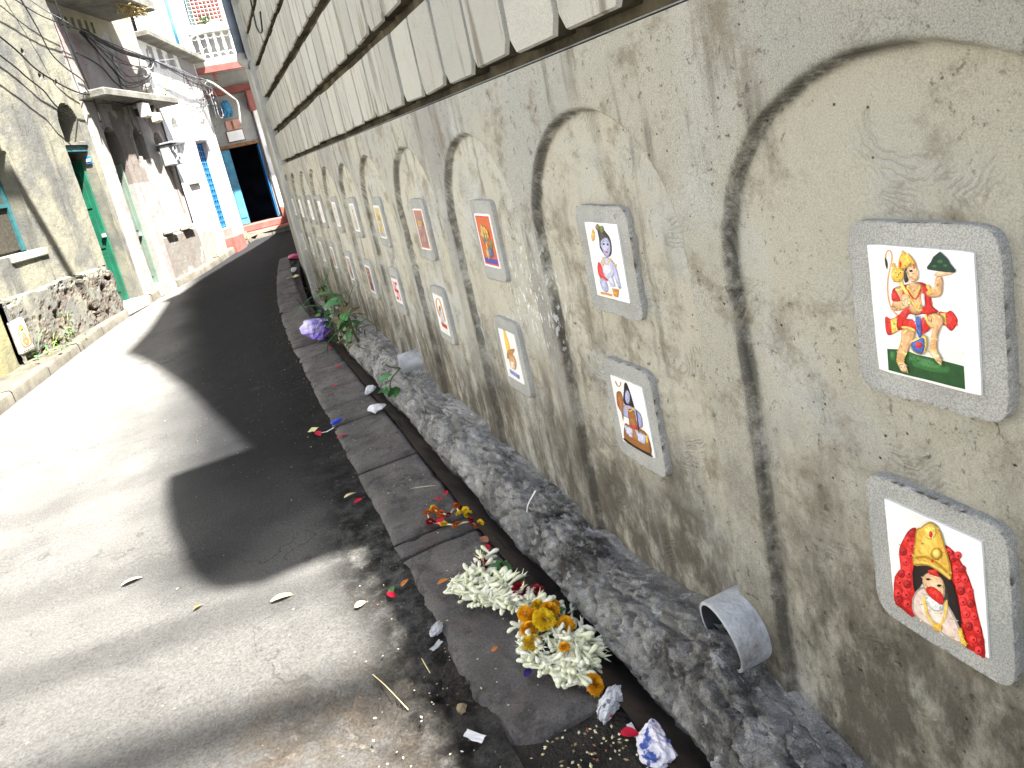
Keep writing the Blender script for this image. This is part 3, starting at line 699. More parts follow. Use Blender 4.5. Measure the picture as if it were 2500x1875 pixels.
# ------------------------------------------------------------------ tile plaques in the niches
# ---- ink outlines of the picture tiles: (colour, smooth, points) in tile coordinates
PRINTS = {
 'mace_figure': [
  ((0.012,0.07,0.015), 0, [(0.119,0.194),(0.179,0.202),(0.243,0.21),(0.332,0.214),(0.429,0.2),(0.548,0.202),(0.662,0.199),(0.773,0.196),(0.859,0.193),(0.858,0.023),(0.744,0.021),(0.537,0.022),(0.317,0.018),(0.113,0.021)]),
  ((0.03,0.14,0.03), 1, [(0.331,0.204),(0.428,0.191),(0.57,0.188),(0.659,0.142),(0.75,0.163),(0.725,0.111),(0.541,0.086),(0.373,0.106)]),
  ((0.03,0.14,0.03), 1, [(0.151,0.181),(0.216,0.19),(0.196,0.106),(0.145,0.114)]),
  ((0.66,0.36,0.17), 1, [(0.204,0.837),(0.195,0.881),(0.205,0.934),(0.227,0.958),(0.245,0.951),(0.248,0.905),(0.218,0.829),(0.187,0.742),(0.173,0.646),(0.182,0.561),(0.21,0.506),(0.265,0.471),(0.277,0.482),(0.225,0.515),(0.199,0.566),(0.19,0.649),(0.203,0.743),(0.234,0.829),(0.264,0.905),(0.26,0.957),(0.223,0.969),(0.189,0.936),(0.179,0.879),(0.187,0.833)]),
  ((0.02,0.012,0.01), 1, [(0.187,0.907),(0.203,0.89),(0.208,0.855),(0.197,0.821),(0.184,0.852)]),
  ((0.62,0.02,0.015), 1, [(0.136,0.454),(0.199,0.44),(0.291,0.494),(0.329,0.5),(0.348,0.428),(0.281,0.368),(0.188,0.317),(0.136,0.312),(0.123,0.379)]),
  ((0.8,0.55,0.12), 1, [(0.186,0.432),(0.251,0.463),(0.266,0.358),(0.189,0.322)]),
  ((0.62,0.02,0.015), 1, [(0.669,0.556),(0.735,0.56),(0.779,0.579),(0.825,0.538),(0.828,0.495),(0.773,0.432),(0.725,0.459),(0.677,0.486)]),
  ((0.8,0.55,0.12), 1, [(0.68,0.549),(0.732,0.556),(0.733,0.465),(0.694,0.489)]),
  ((0.62,0.02,0.015), 1, [(0.251,0.685),(0.345,0.716),(0.418,0.734),(0.512,0.755),(0.579,0.738),(0.609,0.671),(0.616,0.592),(0.669,0.556),(0.566,0.521),(0.521,0.523),(0.449,0.502),(0.377,0.499),(0.308,0.392),(0.256,0.364),(0.248,0.42),(0.291,0.494),(0.331,0.529),(0.312,0.6),(0.224,0.587),(0.226,0.644)]),
  ((0.66,0.36,0.17), 1, [(0.381,0.72),(0.512,0.746),(0.534,0.696),(0.535,0.607),(0.498,0.528),(0.414,0.514),(0.389,0.584)]),
  ((0.66,0.36,0.17), 1, [(0.266,0.685),(0.332,0.705),(0.34,0.651),(0.317,0.592),(0.363,0.552),(0.293,0.517),(0.224,0.515),(0.217,0.558),(0.243,0.585),(0.3,0.599)]),
  ((0.62,0.02,0.015), 1, [(0.232,0.654),(0.268,0.669),(0.31,0.609),(0.299,0.591),(0.23,0.584),(0.219,0.615)]),
  ((0.8,0.55,0.12), 1, [(0.307,0.743),(0.329,0.699),(0.357,0.665),(0.381,0.624),(0.412,0.639),(0.387,0.682),(0.36,0.714),(0.34,0.756)]),
  ((0.72,0.42,0.06), 1, [(0.373,0.801),(0.362,0.77),(0.335,0.744),(0.3,0.732),(0.266,0.736),(0.243,0.755),(0.236,0.784),(0.248,0.816),(0.275,0.841),(0.31,0.853),(0.343,0.849),(0.366,0.83)]),
  ((0.72,0.42,0.06), 1, [(0.288,0.861),(0.284,0.852),(0.277,0.844),(0.268,0.841),(0.259,0.842),(0.252,0.848),(0.251,0.857),(0.254,0.867),(0.261,0.874),(0.271,0.878),(0.28,0.876),(0.286,0.87)]),
  ((0.02,0.012,0.01), 0, [(0.295,0.805),(0.294,0.803),(0.292,0.801),(0.289,0.8),(0.286,0.8),(0.284,0.801),(0.283,0.804),(0.284,0.806),(0.286,0.808),(0.29,0.809),(0.293,0.809),(0.295,0.807)]),
  ((0.02,0.012,0.01), 0, [(0.321,0.795),(0.32,0.792),(0.318,0.79),(0.315,0.789),(0.312,0.789),(0.31,0.791),(0.309,0.793),(0.31,0.795),(0.312,0.797),(0.315,0.798),(0.318,0.798),(0.321,0.797)]),
  ((0.02,0.012,0.01), 0, [(0.301,0.774),(0.3,0.772),(0.298,0.77),(0.295,0.769),(0.292,0.769),(0.29,0.77),(0.289,0.772),(0.29,0.775),(0.292,0.777),(0.296,0.778),(0.299,0.778),(0.301,0.776)]),
  ((0.02,0.012,0.01), 0, [(0.34,0.81),(0.339,0.808),(0.337,0.806),(0.334,0.805),(0.331,0.805),(0.329,0.807),(0.328,0.809),(0.329,0.811),(0.332,0.813),(0.335,0.814),(0.338,0.814),(0.34,0.813)]),
  ((0.74,0.45,0.26), 1, [(0.314,0.596),(0.34,0.646),(0.398,0.65),(0.408,0.596),(0.381,0.555),(0.322,0.538)]),
  ((0.66,0.36,0.17), 1, [(0.564,0.678),(0.617,0.715),(0.657,0.731),(0.669,0.802),(0.725,0.804),(0.724,0.74),(0.703,0.676),(0.619,0.653)]),
  ((0.72,0.42,0.06), 1, [(0.571,0.732),(0.592,0.7),(0.601,0.671),(0.629,0.682),(0.619,0.712),(0.598,0.745)]),
  ((0.74,0.45,0.26), 1, [(0.659,0.828),(0.738,0.854),(0.82,0.85),(0.806,0.835),(0.726,0.815),(0.672,0.81)]),
  ((0.006,0.035,0.022), 0, [(0.593,0.87),(0.633,0.909),(0.657,0.945),(0.702,0.975),(0.723,0.986),(0.754,0.964),(0.784,0.942),(0.804,0.91),(0.848,0.866),(0.842,0.85),(0.759,0.847),(0.674,0.849),(0.597,0.853)]),
  ((0.03,0.14,0.03), 1, [(0.738,0.92),(0.735,0.914),(0.726,0.909),(0.714,0.906),(0.702,0.906),(0.694,0.909),(0.691,0.915),(0.695,0.921),(0.703,0.927),(0.715,0.929),(0.727,0.929),(0.735,0.926)]),
  ((0.03,0.14,0.03), 1, [(0.78,0.895),(0.777,0.891),(0.77,0.887),(0.761,0.885),(0.751,0.885),(0.744,0.887),(0.742,0.891),(0.745,0.896),(0.752,0.899),(0.762,0.902),(0.771,0.902),(0.778,0.899)]),
  ((0.03,0.14,0.03), 1, [(0.684,0.885),(0.681,0.88),(0.674,0.877),(0.664,0.875),(0.654,0.875),(0.647,0.877),(0.645,0.88),(0.648,0.884),(0.655,0.888),(0.665,0.89),(0.675,0.89),(0.682,0.888)]),
  ((0.02,0.012,0.01), 1, [(0.375,0.819),(0.409,0.858),(0.409,0.769),(0.389,0.741),(0.369,0.746)]),
  ((0.74,0.45,0.26), 1, [(0.402,0.84),(0.451,0.876),(0.496,0.859),(0.509,0.808),(0.496,0.769),(0.454,0.748),(0.42,0.76),(0.399,0.795)]),
  ((0.66,0.36,0.17), 1, [(0.507,0.792),(0.502,0.781),(0.489,0.771),(0.473,0.766),(0.457,0.767),(0.445,0.774),(0.441,0.784),(0.447,0.795),(0.459,0.805),(0.476,0.809),(0.492,0.808),(0.503,0.802)]),
  ((0.72,0.42,0.06), 1, [(0.318,0.857),(0.334,0.913),(0.364,0.956),(0.377,0.977),(0.393,0.958),(0.447,0.942),(0.489,0.894),(0.497,0.858),(0.452,0.881),(0.403,0.851),(0.369,0.836),(0.333,0.839)]),
  ((0.62,0.02,0.015), 1, [(0.355,0.872),(0.352,0.86),(0.347,0.851),(0.341,0.847),(0.335,0.85),(0.331,0.858),(0.331,0.87),(0.333,0.881),(0.338,0.89),(0.345,0.894),(0.35,0.892),(0.354,0.884)]),
  ((0.02,0.012,0.01), 1, [(0.46,0.833),(0.457,0.828),(0.451,0.824),(0.442,0.822),(0.433,0.822),(0.427,0.825),(0.425,0.829),(0.427,0.834),(0.434,0.838),(0.443,0.84),(0.452,0.84),(0.458,0.837)]),
  ((0.62,0.02,0.015), 1, [(0.467,0.882),(0.469,0.865),(0.467,0.847),(0.478,0.848),(0.481,0.867),(0.478,0.884)]),
  ((0.8,0.55,0.12), 1, [(0.386,0.701),(0.425,0.664),(0.463,0.64),(0.501,0.689),(0.523,0.728),(0.51,0.731),(0.488,0.692),(0.459,0.651),(0.437,0.673),(0.399,0.71)]),
  ((0.62,0.02,0.015), 1, [(0.392,0.684),(0.425,0.637),(0.465,0.624),(0.512,0.673),(0.525,0.703),(0.516,0.704),(0.503,0.676),(0.462,0.631),(0.434,0.644),(0.402,0.689)]),
  ((0.8,0.55,0.12), 1, [(0.404,0.62),(0.448,0.572),(0.48,0.548),(0.515,0.611),(0.503,0.613),(0.472,0.556),(0.46,0.58),(0.416,0.628)]),
  ((0.7,0.7,0.68), 1, [(0.526,0.669),(0.527,0.632),(0.527,0.585),(0.552,0.59),(0.553,0.637),(0.552,0.674)]),
  ((0.7,0.7,0.68), 1, [(0.423,0.501),(0.426,0.469),(0.43,0.427),(0.454,0.434),(0.45,0.475),(0.447,0.507)]),
  ((0.7,0.7,0.68), 1, [(0.502,0.495),(0.506,0.473),(0.506,0.432),(0.529,0.437),(0.529,0.479),(0.525,0.502)]),
  ((0.62,0.02,0.015), 1, [(0.325,0.452),(0.423,0.469),(0.444,0.426),(0.54,0.457),(0.567,0.53),(0.612,0.529),(0.584,0.424),(0.499,0.371),(0.441,0.386),(0.394,0.389),(0.307,0.383)]),
  ((0.66,0.36,0.17), 1, [(0.307,0.383),(0.424,0.39),(0.429,0.348),(0.388,0.283),(0.333,0.194),(0.287,0.124),(0.223,0.116),(0.236,0.194),(0.281,0.281)]),
  ((0.74,0.45,0.26), 1, [(0.221,0.121),(0.288,0.131),(0.322,0.084),(0.327,0.05),(0.268,0.042),(0.239,0.075)]),
  ((0.72,0.42,0.06), 1, [(0.218,0.125),(0.252,0.109),(0.295,0.122),(0.293,0.136),(0.258,0.124),(0.231,0.138)]),
  ((0.8,0.55,0.12), 1, [(0.307,0.389),(0.367,0.394),(0.428,0.383),(0.436,0.398),(0.373,0.409),(0.31,0.404)]),
  ((0.66,0.36,0.17), 1, [(0.572,0.518),(0.636,0.546),(0.701,0.535),(0.717,0.493),(0.681,0.442),(0.646,0.372),(0.627,0.275),(0.573,0.283),(0.593,0.38),(0.631,0.455),(0.586,0.432),(0.56,0.475)]),
  ((0.8,0.55,0.12), 1, [(0.544,0.52),(0.559,0.462),(0.606,0.43),(0.619,0.441),(0.575,0.471),(0.561,0.526)]),
  ((0.74,0.45,0.26), 1, [(0.567,0.282),(0.627,0.275),(0.664,0.227),(0.674,0.188),(0.638,0.173),(0.595,0.212),(0.557,0.242)]),
  ((0.72,0.42,0.06), 1, [(0.565,0.285),(0.596,0.271),(0.632,0.27),(0.637,0.284),(0.605,0.284),(0.576,0.298)]),
  ((0.8,0.55,0.12), 1, [(0.377,0.291),(0.438,0.331),(0.499,0.362),(0.548,0.357),(0.54,0.276),(0.495,0.214),(0.43,0.211),(0.383,0.239)]),
  ((0.06,0.12,0.42), 1, [(0.383,0.282),(0.436,0.312),(0.515,0.346),(0.52,0.281),(0.49,0.222),(0.436,0.221),(0.393,0.246)]),
  ((0.62,0.02,0.015), 1, [(0.496,0.291),(0.491,0.277),(0.479,0.266),(0.463,0.259),(0.447,0.259),(0.436,0.266),(0.433,0.278),(0.438,0.291),(0.45,0.303),(0.466,0.309),(0.481,0.309),(0.492,0.302)]),
  ((0.06,0.12,0.42), 1, [(0.46,0.49),(0.501,0.494),(0.499,0.36),(0.469,0.345),(0.455,0.41)]),
 ],
 'crowned_elder': [
  ((0.62,0.02,0.015), 1, [(0.273,0.818),(0.359,0.841),(0.313,0.522),(0.259,0.011),(0.093,-0.009),(0.005,0.029),(0.041,0.278),(0.119,0.377),(0.121,0.554),(0.182,0.687)]),
  ((0.62,0.02,0.015), 1, [(0.637,0.822),(0.72,0.815),(0.81,0.726),(0.88,0.582),(0.921,0.36),(0.959,0.192),(0.963,-0.001),(0.869,-0.006),(0.748,0.006),(0.718,0.261),(0.689,0.497),(0.648,0.689)]),
  ((0.4,0.008,0.01), 1, [(0.339,0.805),(0.326,0.777),(0.298,0.755),(0.27,0.748),(0.253,0.761),(0.257,0.787),(0.28,0.814),(0.309,0.829),(0.333,0.825)]),
  ((0.25,0.01,0.01), 1, [(0.315,0.793),(0.307,0.781),(0.293,0.776),(0.288,0.783),(0.296,0.795),(0.31,0.8)]),
  ((0.75,0.03,0.03), 1, [(0.281,0.724),(0.267,0.695),(0.239,0.672),(0.209,0.665),(0.193,0.678),(0.197,0.705),(0.22,0.732),(0.25,0.748),(0.274,0.744)]),
  ((0.25,0.01,0.01), 1, [(0.256,0.711),(0.248,0.699),(0.234,0.694),(0.228,0.701),(0.237,0.713),(0.251,0.719)]),
  ((0.75,0.03,0.03), 1, [(0.323,0.695),(0.309,0.666),(0.281,0.643),(0.252,0.636),(0.236,0.649),(0.24,0.675),(0.263,0.703),(0.293,0.719),(0.317,0.715)]),
  ((0.25,0.01,0.01), 1, [(0.299,0.682),(0.291,0.67),(0.277,0.664),(0.271,0.672),(0.28,0.684),(0.293,0.689)]),
  ((0.4,0.008,0.01), 1, [(0.223,0.594),(0.208,0.565),(0.179,0.54),(0.149,0.533),(0.132,0.546),(0.137,0.573),(0.16,0.602),(0.192,0.619),(0.216,0.616)]),
  ((0.25,0.01,0.01), 1, [(0.198,0.581),(0.189,0.568),(0.174,0.563),(0.169,0.57),(0.178,0.583),(0.192,0.589)]),
  ((0.75,0.03,0.03), 1, [(0.299,0.594),(0.285,0.564),(0.256,0.54),(0.227,0.532),(0.21,0.545),(0.214,0.573),(0.237,0.601),(0.268,0.618),(0.292,0.615)]),
  ((0.25,0.01,0.01), 1, [(0.274,0.581),(0.266,0.568),(0.251,0.562),(0.246,0.569),(0.255,0.582),(0.269,0.588)]),
  ((0.75,0.03,0.03), 1, [(0.238,0.507),(0.224,0.476),(0.194,0.451),(0.164,0.443),(0.147,0.456),(0.151,0.484),(0.175,0.514),(0.207,0.531),(0.232,0.528)]),
  ((0.25,0.01,0.01), 1, [(0.213,0.493),(0.204,0.48),(0.189,0.474),(0.184,0.481),(0.193,0.495),(0.207,0.5)]),
  ((0.4,0.008,0.01), 1, [(0.178,0.369),(0.162,0.337),(0.132,0.311),(0.101,0.302),(0.083,0.315),(0.088,0.344),(0.113,0.376),(0.146,0.394),(0.171,0.391)]),
  ((0.25,0.01,0.01), 1, [(0.152,0.355),(0.142,0.341),(0.127,0.334),(0.121,0.342),(0.131,0.356),(0.146,0.362)]),
  ((0.75,0.03,0.03), 1, [(0.261,0.405),(0.247,0.374),(0.217,0.348),(0.187,0.339),(0.17,0.352),(0.174,0.381),(0.198,0.412),(0.23,0.43),(0.255,0.427)]),
  ((0.25,0.01,0.01), 1, [(0.236,0.391),(0.227,0.377),(0.213,0.371),(0.207,0.378),(0.216,0.392),(0.23,0.398)]),
  ((0.75,0.03,0.03), 1, [(0.142,0.271),(0.127,0.239),(0.096,0.211),(0.064,0.201),(0.046,0.215),(0.051,0.245),(0.076,0.277),(0.11,0.296),(0.135,0.294)]),
  ((0.25,0.01,0.01), 1, [(0.116,0.256),(0.106,0.242),(0.091,0.235),(0.085,0.243),(0.094,0.257),(0.11,0.264)]),
  ((0.4,0.008,0.01), 1, [(0.235,0.296),(0.221,0.264),(0.191,0.237),(0.159,0.228),(0.142,0.241),(0.147,0.27),(0.171,0.302),(0.203,0.321),(0.229,0.318)]),
  ((0.25,0.01,0.01), 1, [(0.21,0.281),(0.201,0.267),(0.186,0.26),(0.18,0.268),(0.189,0.282),(0.204,0.289)]),
  ((0.75,0.03,0.03), 1, [(0.114,0.157),(0.098,0.124),(0.066,0.095),(0.033,0.085),(0.015,0.098),(0.021,0.129),(0.047,0.162),(0.081,0.183),(0.107,0.181)]),
  ((0.25,0.01,0.01), 1, [(0.087,0.141),(0.077,0.127),(0.061,0.119),(0.055,0.127),(0.065,0.142),(0.081,0.149)]),
  ((0.75,0.03,0.03), 1, [(0.209,0.184),(0.193,0.151),(0.163,0.123),(0.131,0.113),(0.113,0.126),(0.118,0.156),(0.143,0.189),(0.176,0.209),(0.202,0.207)]),
  ((0.25,0.01,0.01), 1, [(0.182,0.168),(0.173,0.154),(0.158,0.147),(0.152,0.154),(0.161,0.169),(0.177,0.176)]),
  ((0.4,0.008,0.01), 1, [(0.113,0.088),(0.097,0.054),(0.065,0.024),(0.032,0.014),(0.014,0.027),(0.019,0.059),(0.045,0.093),(0.079,0.114),(0.106,0.112)]),
  ((0.25,0.01,0.01), 1, [(0.085,0.072),(0.076,0.057),(0.06,0.049),(0.054,0.057),(0.064,0.072),(0.079,0.08)]),
  ((0.75,0.03,0.03), 1, [(0.217,0.103),(0.201,0.069),(0.17,0.04),(0.138,0.029),(0.121,0.043),(0.126,0.074),(0.151,0.107),(0.184,0.128),(0.21,0.126)]),
  ((0.25,0.01,0.01), 1, [(0.19,0.087),(0.181,0.072),(0.165,0.064),(0.159,0.072),(0.169,0.087),(0.184,0.094)]),
  ((0.75,0.03,0.03), 1, [(0.714,0.802),(0.703,0.775),(0.679,0.754),(0.653,0.748),(0.638,0.76),(0.641,0.785),(0.66,0.81),(0.686,0.824),(0.707,0.821)]),
  ((0.25,0.01,0.01), 1, [(0.693,0.791),(0.686,0.779),(0.674,0.774),(0.668,0.781),(0.675,0.792),(0.688,0.797)]),
  ((0.4,0.008,0.01), 1, [(0.751,0.759),(0.74,0.733),(0.716,0.711),(0.691,0.705),(0.676,0.717),(0.678,0.742),(0.697,0.768),(0.723,0.782),(0.745,0.779)]),
  ((0.25,0.01,0.01), 1, [(0.73,0.748),(0.723,0.737),(0.711,0.732),(0.706,0.738),(0.713,0.75),(0.725,0.755)]),
  ((0.75,0.03,0.03), 1, [(0.805,0.809),(0.794,0.783),(0.771,0.762),(0.746,0.756),(0.731,0.768),(0.733,0.792),(0.752,0.817),(0.777,0.831),(0.798,0.828)]),
  ((0.25,0.01,0.01), 1, [(0.784,0.798),(0.778,0.787),(0.766,0.782),(0.76,0.789),(0.767,0.8),(0.779,0.805)]),
  ((0.75,0.03,0.03), 1, [(0.777,0.684),(0.766,0.656),(0.742,0.634),(0.717,0.628),(0.702,0.64),(0.704,0.665),(0.723,0.691),(0.749,0.706),(0.77,0.703)]),
  ((0.25,0.01,0.01), 1, [(0.756,0.672),(0.749,0.66),(0.737,0.655),(0.732,0.662),(0.739,0.674),(0.751,0.679)]),
  ((0.4,0.008,0.01), 1, [(0.837,0.708),(0.826,0.682),(0.803,0.66),(0.778,0.654),(0.763,0.666),(0.765,0.69),(0.783,0.716),(0.809,0.731),(0.83,0.728)]),
  ((0.25,0.01,0.01), 1, [(0.816,0.697),(0.809,0.685),(0.797,0.68),(0.792,0.687),(0.799,0.698),(0.811,0.703)]),
  ((0.75,0.03,0.03), 1, [(0.786,0.6),(0.775,0.572),(0.751,0.549),(0.726,0.542),(0.71,0.554),(0.713,0.58),(0.732,0.607),(0.758,0.622),(0.779,0.619)]),
  ((0.25,0.01,0.01), 1, [(0.765,0.587),(0.758,0.575),(0.746,0.57),(0.741,0.577),(0.748,0.589),(0.76,0.594)]),
  ((0.75,0.03,0.03), 1, [(0.854,0.629),(0.844,0.602),(0.821,0.58),(0.795,0.573),(0.78,0.585),(0.783,0.61),(0.801,0.636),(0.827,0.652),(0.848,0.649)]),
  ((0.25,0.01,0.01), 1, [(0.834,0.617),(0.827,0.605),(0.815,0.6),(0.81,0.607),(0.817,0.619),(0.829,0.624)]),
  ((0.4,0.008,0.01), 1, [(0.811,0.506),(0.8,0.478),(0.776,0.455),(0.751,0.447),(0.735,0.46),(0.738,0.486),(0.757,0.513),(0.783,0.529),(0.805,0.526)]),
  ((0.25,0.01,0.01), 1, [(0.79,0.494),(0.783,0.482),(0.771,0.476),(0.766,0.483),(0.773,0.495),(0.785,0.501)]),
  ((0.75,0.03,0.03), 1, [(0.896,0.545),(0.886,0.517),(0.863,0.494),(0.838,0.487),(0.823,0.499),(0.825,0.525),(0.843,0.552),(0.869,0.567),(0.89,0.565)]),
  ((0.25,0.01,0.01), 1, [(0.876,0.533),(0.869,0.521),(0.858,0.515),(0.852,0.522),(0.859,0.534),(0.871,0.539)]),
  ((0.75,0.03,0.03), 1, [(0.821,0.42),(0.81,0.391),(0.786,0.367),(0.76,0.359),(0.744,0.371),(0.747,0.398),(0.766,0.426),(0.792,0.443),(0.814,0.44)]),
  ((0.25,0.01,0.01), 1, [(0.8,0.407),(0.793,0.394),(0.78,0.388),(0.775,0.395),(0.782,0.408),(0.794,0.414)]),
  ((0.4,0.008,0.01), 1, [(0.897,0.44),(0.886,0.412),(0.863,0.388),(0.838,0.38),(0.823,0.393),(0.825,0.419),(0.843,0.446),(0.869,0.463),(0.89,0.46)]),
  ((0.25,0.01,0.01), 1, [(0.876,0.427),(0.87,0.415),(0.858,0.409),(0.852,0.416),(0.859,0.429),(0.871,0.434)]),
  ((0.75,0.03,0.03), 1, [(0.847,0.324),(0.836,0.294),(0.812,0.27),(0.786,0.261),(0.77,0.273),(0.772,0.301),(0.791,0.33),(0.818,0.347),(0.84,0.344)]),
  ((0.25,0.01,0.01), 1, [(0.825,0.31),(0.818,0.297),(0.806,0.291),(0.801,0.298),(0.808,0.311),(0.82,0.317)]),
  ((0.75,0.03,0.03), 1, [(0.923,0.346),(0.912,0.317),(0.889,0.292),(0.864,0.284),(0.848,0.296),(0.851,0.323),(0.869,0.351),(0.895,0.368),(0.916,0.366)]),
  ((0.25,0.01,0.01), 1, [(0.902,0.332),(0.896,0.32),(0.883,0.314),(0.878,0.321),(0.885,0.333),(0.897,0.339)]),
  ((0.4,0.008,0.01), 1, [(0.864,0.222),(0.853,0.192),(0.829,0.166),(0.803,0.157),(0.787,0.17),(0.789,0.198),(0.808,0.227),(0.835,0.245),(0.857,0.243)]),
  ((0.25,0.01,0.01), 1, [(0.843,0.208),(0.836,0.195),(0.823,0.189),(0.818,0.196),(0.825,0.209),(0.837,0.215)]),
  ((0.75,0.03,0.03), 1, [(0.948,0.234),(0.938,0.204),(0.914,0.179),(0.889,0.17),(0.873,0.182),(0.875,0.209),(0.894,0.239),(0.92,0.256),(0.941,0.254)]),
  ((0.25,0.01,0.01), 1, [(0.927,0.22),(0.921,0.207),(0.909,0.2),(0.903,0.207),(0.91,0.22),(0.922,0.227)]),
  ((0.75,0.03,0.03), 1, [(0.899,0.128),(0.889,0.097),(0.864,0.071),(0.838,0.062),(0.823,0.074),(0.825,0.102),(0.844,0.133),(0.87,0.151),(0.892,0.149)]),
  ((0.25,0.01,0.01), 1, [(0.878,0.114),(0.871,0.1),(0.859,0.093),(0.853,0.1),(0.86,0.114),(0.873,0.121)]),
  ((0.4,0.008,0.01), 1, [(0.968,0.148),(0.957,0.118),(0.934,0.092),(0.908,0.083),(0.893,0.095),(0.895,0.123),(0.913,0.153),(0.939,0.171),(0.96,0.169)]),
  ((0.25,0.01,0.01), 1, [(0.947,0.134),(0.94,0.121),(0.928,0.114),(0.922,0.121),(0.929,0.134),(0.941,0.141)]),
  ((0.75,0.03,0.03), 1, [(0.945,0.055),(0.934,0.024),(0.91,-0.003),(0.884,-0.013),(0.869,-0.001),(0.871,0.028),(0.889,0.059),(0.916,0.078),(0.938,0.076)]),
  ((0.25,0.01,0.01), 1, [(0.924,0.04),(0.917,0.026),(0.905,0.019),(0.899,0.027),(0.906,0.04),(0.918,0.047)]),
  ((0.02,0.012,0.01), 1, [(0.293,0.513),(0.489,0.594),(0.628,0.576),(0.71,0.506),(0.755,0.247),(0.729,0.145),(0.627,0.233),(0.587,0.358),(0.39,0.396),(0.269,0.245)]),
  ((0.7,0.55,0.46), 1, [(0.271,0.229),(0.383,0.345),(0.584,0.333),(0.712,0.194),(0.766,0.004),(0.564,-0.015),(0.267,-0.002),(0.229,0.109)]),
  ((0.74,0.45,0.26), 1, [(0.394,0.453),(0.5,0.537),(0.599,0.503),(0.609,0.399),(0.567,0.309),(0.435,0.28),(0.376,0.366)]),
  ((0.72,0.7,0.66), 1, [(0.377,0.269),(0.469,0.287),(0.584,0.306),(0.572,0.222),(0.473,0.166),(0.393,0.203)]),
  ((0.62,0.02,0.015), 1, [(0.405,0.342),(0.501,0.398),(0.59,0.359),(0.574,0.272),(0.459,0.28)]),
  ((0.62,0.02,0.015), 1, [(0.444,0.526),(0.54,0.573),(0.572,0.519),(0.458,0.497)]),
  ((0.02,0.012,0.01), 1, [(0.466,0.453),(0.462,0.446),(0.453,0.438),(0.441,0.431),(0.429,0.428),(0.421,0.428),(0.419,0.433),(0.423,0.44),(0.432,0.448),(0.444,0.455),(0.455,0.458),(0.463,0.458)]),
  ((0.02,0.012,0.01), 1, [(0.581,0.449),(0.577,0.442),(0.567,0.434),(0.555,0.427),(0.543,0.423),(0.534,0.423),(0.532,0.427),(0.536,0.434),(0.545,0.443),(0.557,0.45),(0.569,0.453),(0.578,0.453)]),
  ((0.72,0.42,0.06), 1, [(0.358,0.855),(0.402,0.888),(0.453,0.939),(0.52,0.986),(0.587,0.972),(0.629,0.904),(0.656,0.808),(0.693,0.678),(0.683,0.548),(0.591,0.561),(0.449,0.57),(0.288,0.508),(0.322,0.709)]),
  ((0.8,0.55,0.12), 1, [(0.574,0.918),(0.561,0.88),(0.534,0.845),(0.5,0.823),(0.468,0.82),(0.447,0.838),(0.442,0.871),(0.456,0.91),(0.484,0.945),(0.518,0.966),(0.549,0.968),(0.569,0.95)]),
  ((0.62,0.02,0.015), 1, [(0.531,0.881),(0.527,0.865),(0.519,0.851),(0.509,0.844),(0.501,0.845),(0.495,0.853),(0.495,0.867),(0.499,0.883),(0.507,0.896),(0.517,0.904),(0.525,0.903),(0.531,0.894)]),
  ((0.45,0.24,0.02), 1, [(0.619,0.747),(0.607,0.715),(0.582,0.685),(0.55,0.664),(0.52,0.659),(0.499,0.672),(0.494,0.698),(0.507,0.731),(0.532,0.761),(0.564,0.781),(0.594,0.785),(0.614,0.773)]),
  ((0.8,0.55,0.12), 1, [(0.597,0.739),(0.59,0.717),(0.573,0.696),(0.553,0.683),(0.533,0.68),(0.52,0.689),(0.517,0.707),(0.525,0.729),(0.541,0.75),(0.562,0.763),(0.581,0.765),(0.594,0.756)]),
  ((0.45,0.24,0.02), 1, [(0.322,0.578),(0.437,0.632),(0.541,0.63),(0.641,0.597),(0.656,0.618),(0.555,0.651),(0.444,0.653),(0.323,0.597)]),
  ((0.8,0.55,0.12), 1, [(0.314,0.531),(0.448,0.584),(0.57,0.582),(0.668,0.556),(0.682,0.577),(0.584,0.603),(0.457,0.605),(0.318,0.552)]),
  ((0.62,0.02,0.015), 1, [(0.522,0.645),(0.519,0.636),(0.513,0.628),(0.505,0.623),(0.498,0.622),(0.493,0.626),(0.492,0.633),(0.495,0.642),(0.501,0.65),(0.509,0.655),(0.516,0.656),(0.521,0.652)]),
  ((0.8,0.55,0.12), 1, [(0.364,0.236),(0.385,0.093),(0.489,0.016),(0.596,0.156),(0.636,0.332),(0.609,0.322),(0.569,0.152),(0.5,0.046),(0.414,0.118),(0.394,0.256)]),
  ((0.72,0.42,0.06), 1, [(0.556,0.057),(0.547,0.034),(0.526,0.01),(0.499,-0.009),(0.474,-0.017),(0.456,-0.013),(0.452,0.004),(0.461,0.028),(0.482,0.052),(0.509,0.07),(0.534,0.078),(0.551,0.073)]),
  ((0.72,0.42,0.06), 1, [(0.722,0.13),(0.734,0.051),(0.765,-0.001),(0.803,0.036),(0.773,0.084),(0.763,0.158)]),
 ],
 'blue_child': [
  ((0.55,0.3,0.08), 1, [(0.284,0.825),(0.259,0.787),(0.222,0.759),(0.185,0.747),(0.156,0.756),(0.144,0.783),(0.152,0.82),(0.177,0.858),(0.214,0.886),(0.251,0.897),(0.279,0.888),(0.291,0.862)]),
  ((0.7,0.25,0.03), 1, [(0.23,0.912),(0.236,0.893),(0.241,0.874),(0.27,0.878),(0.264,0.897),(0.259,0.916)]),
  ((0.02,0.012,0.01), 1, [(0.387,0.946),(0.522,0.949),(0.631,0.896),(0.73,0.825),(0.749,0.714),(0.681,0.598),(0.536,0.561),(0.443,0.604),(0.37,0.678),(0.389,0.794)]),
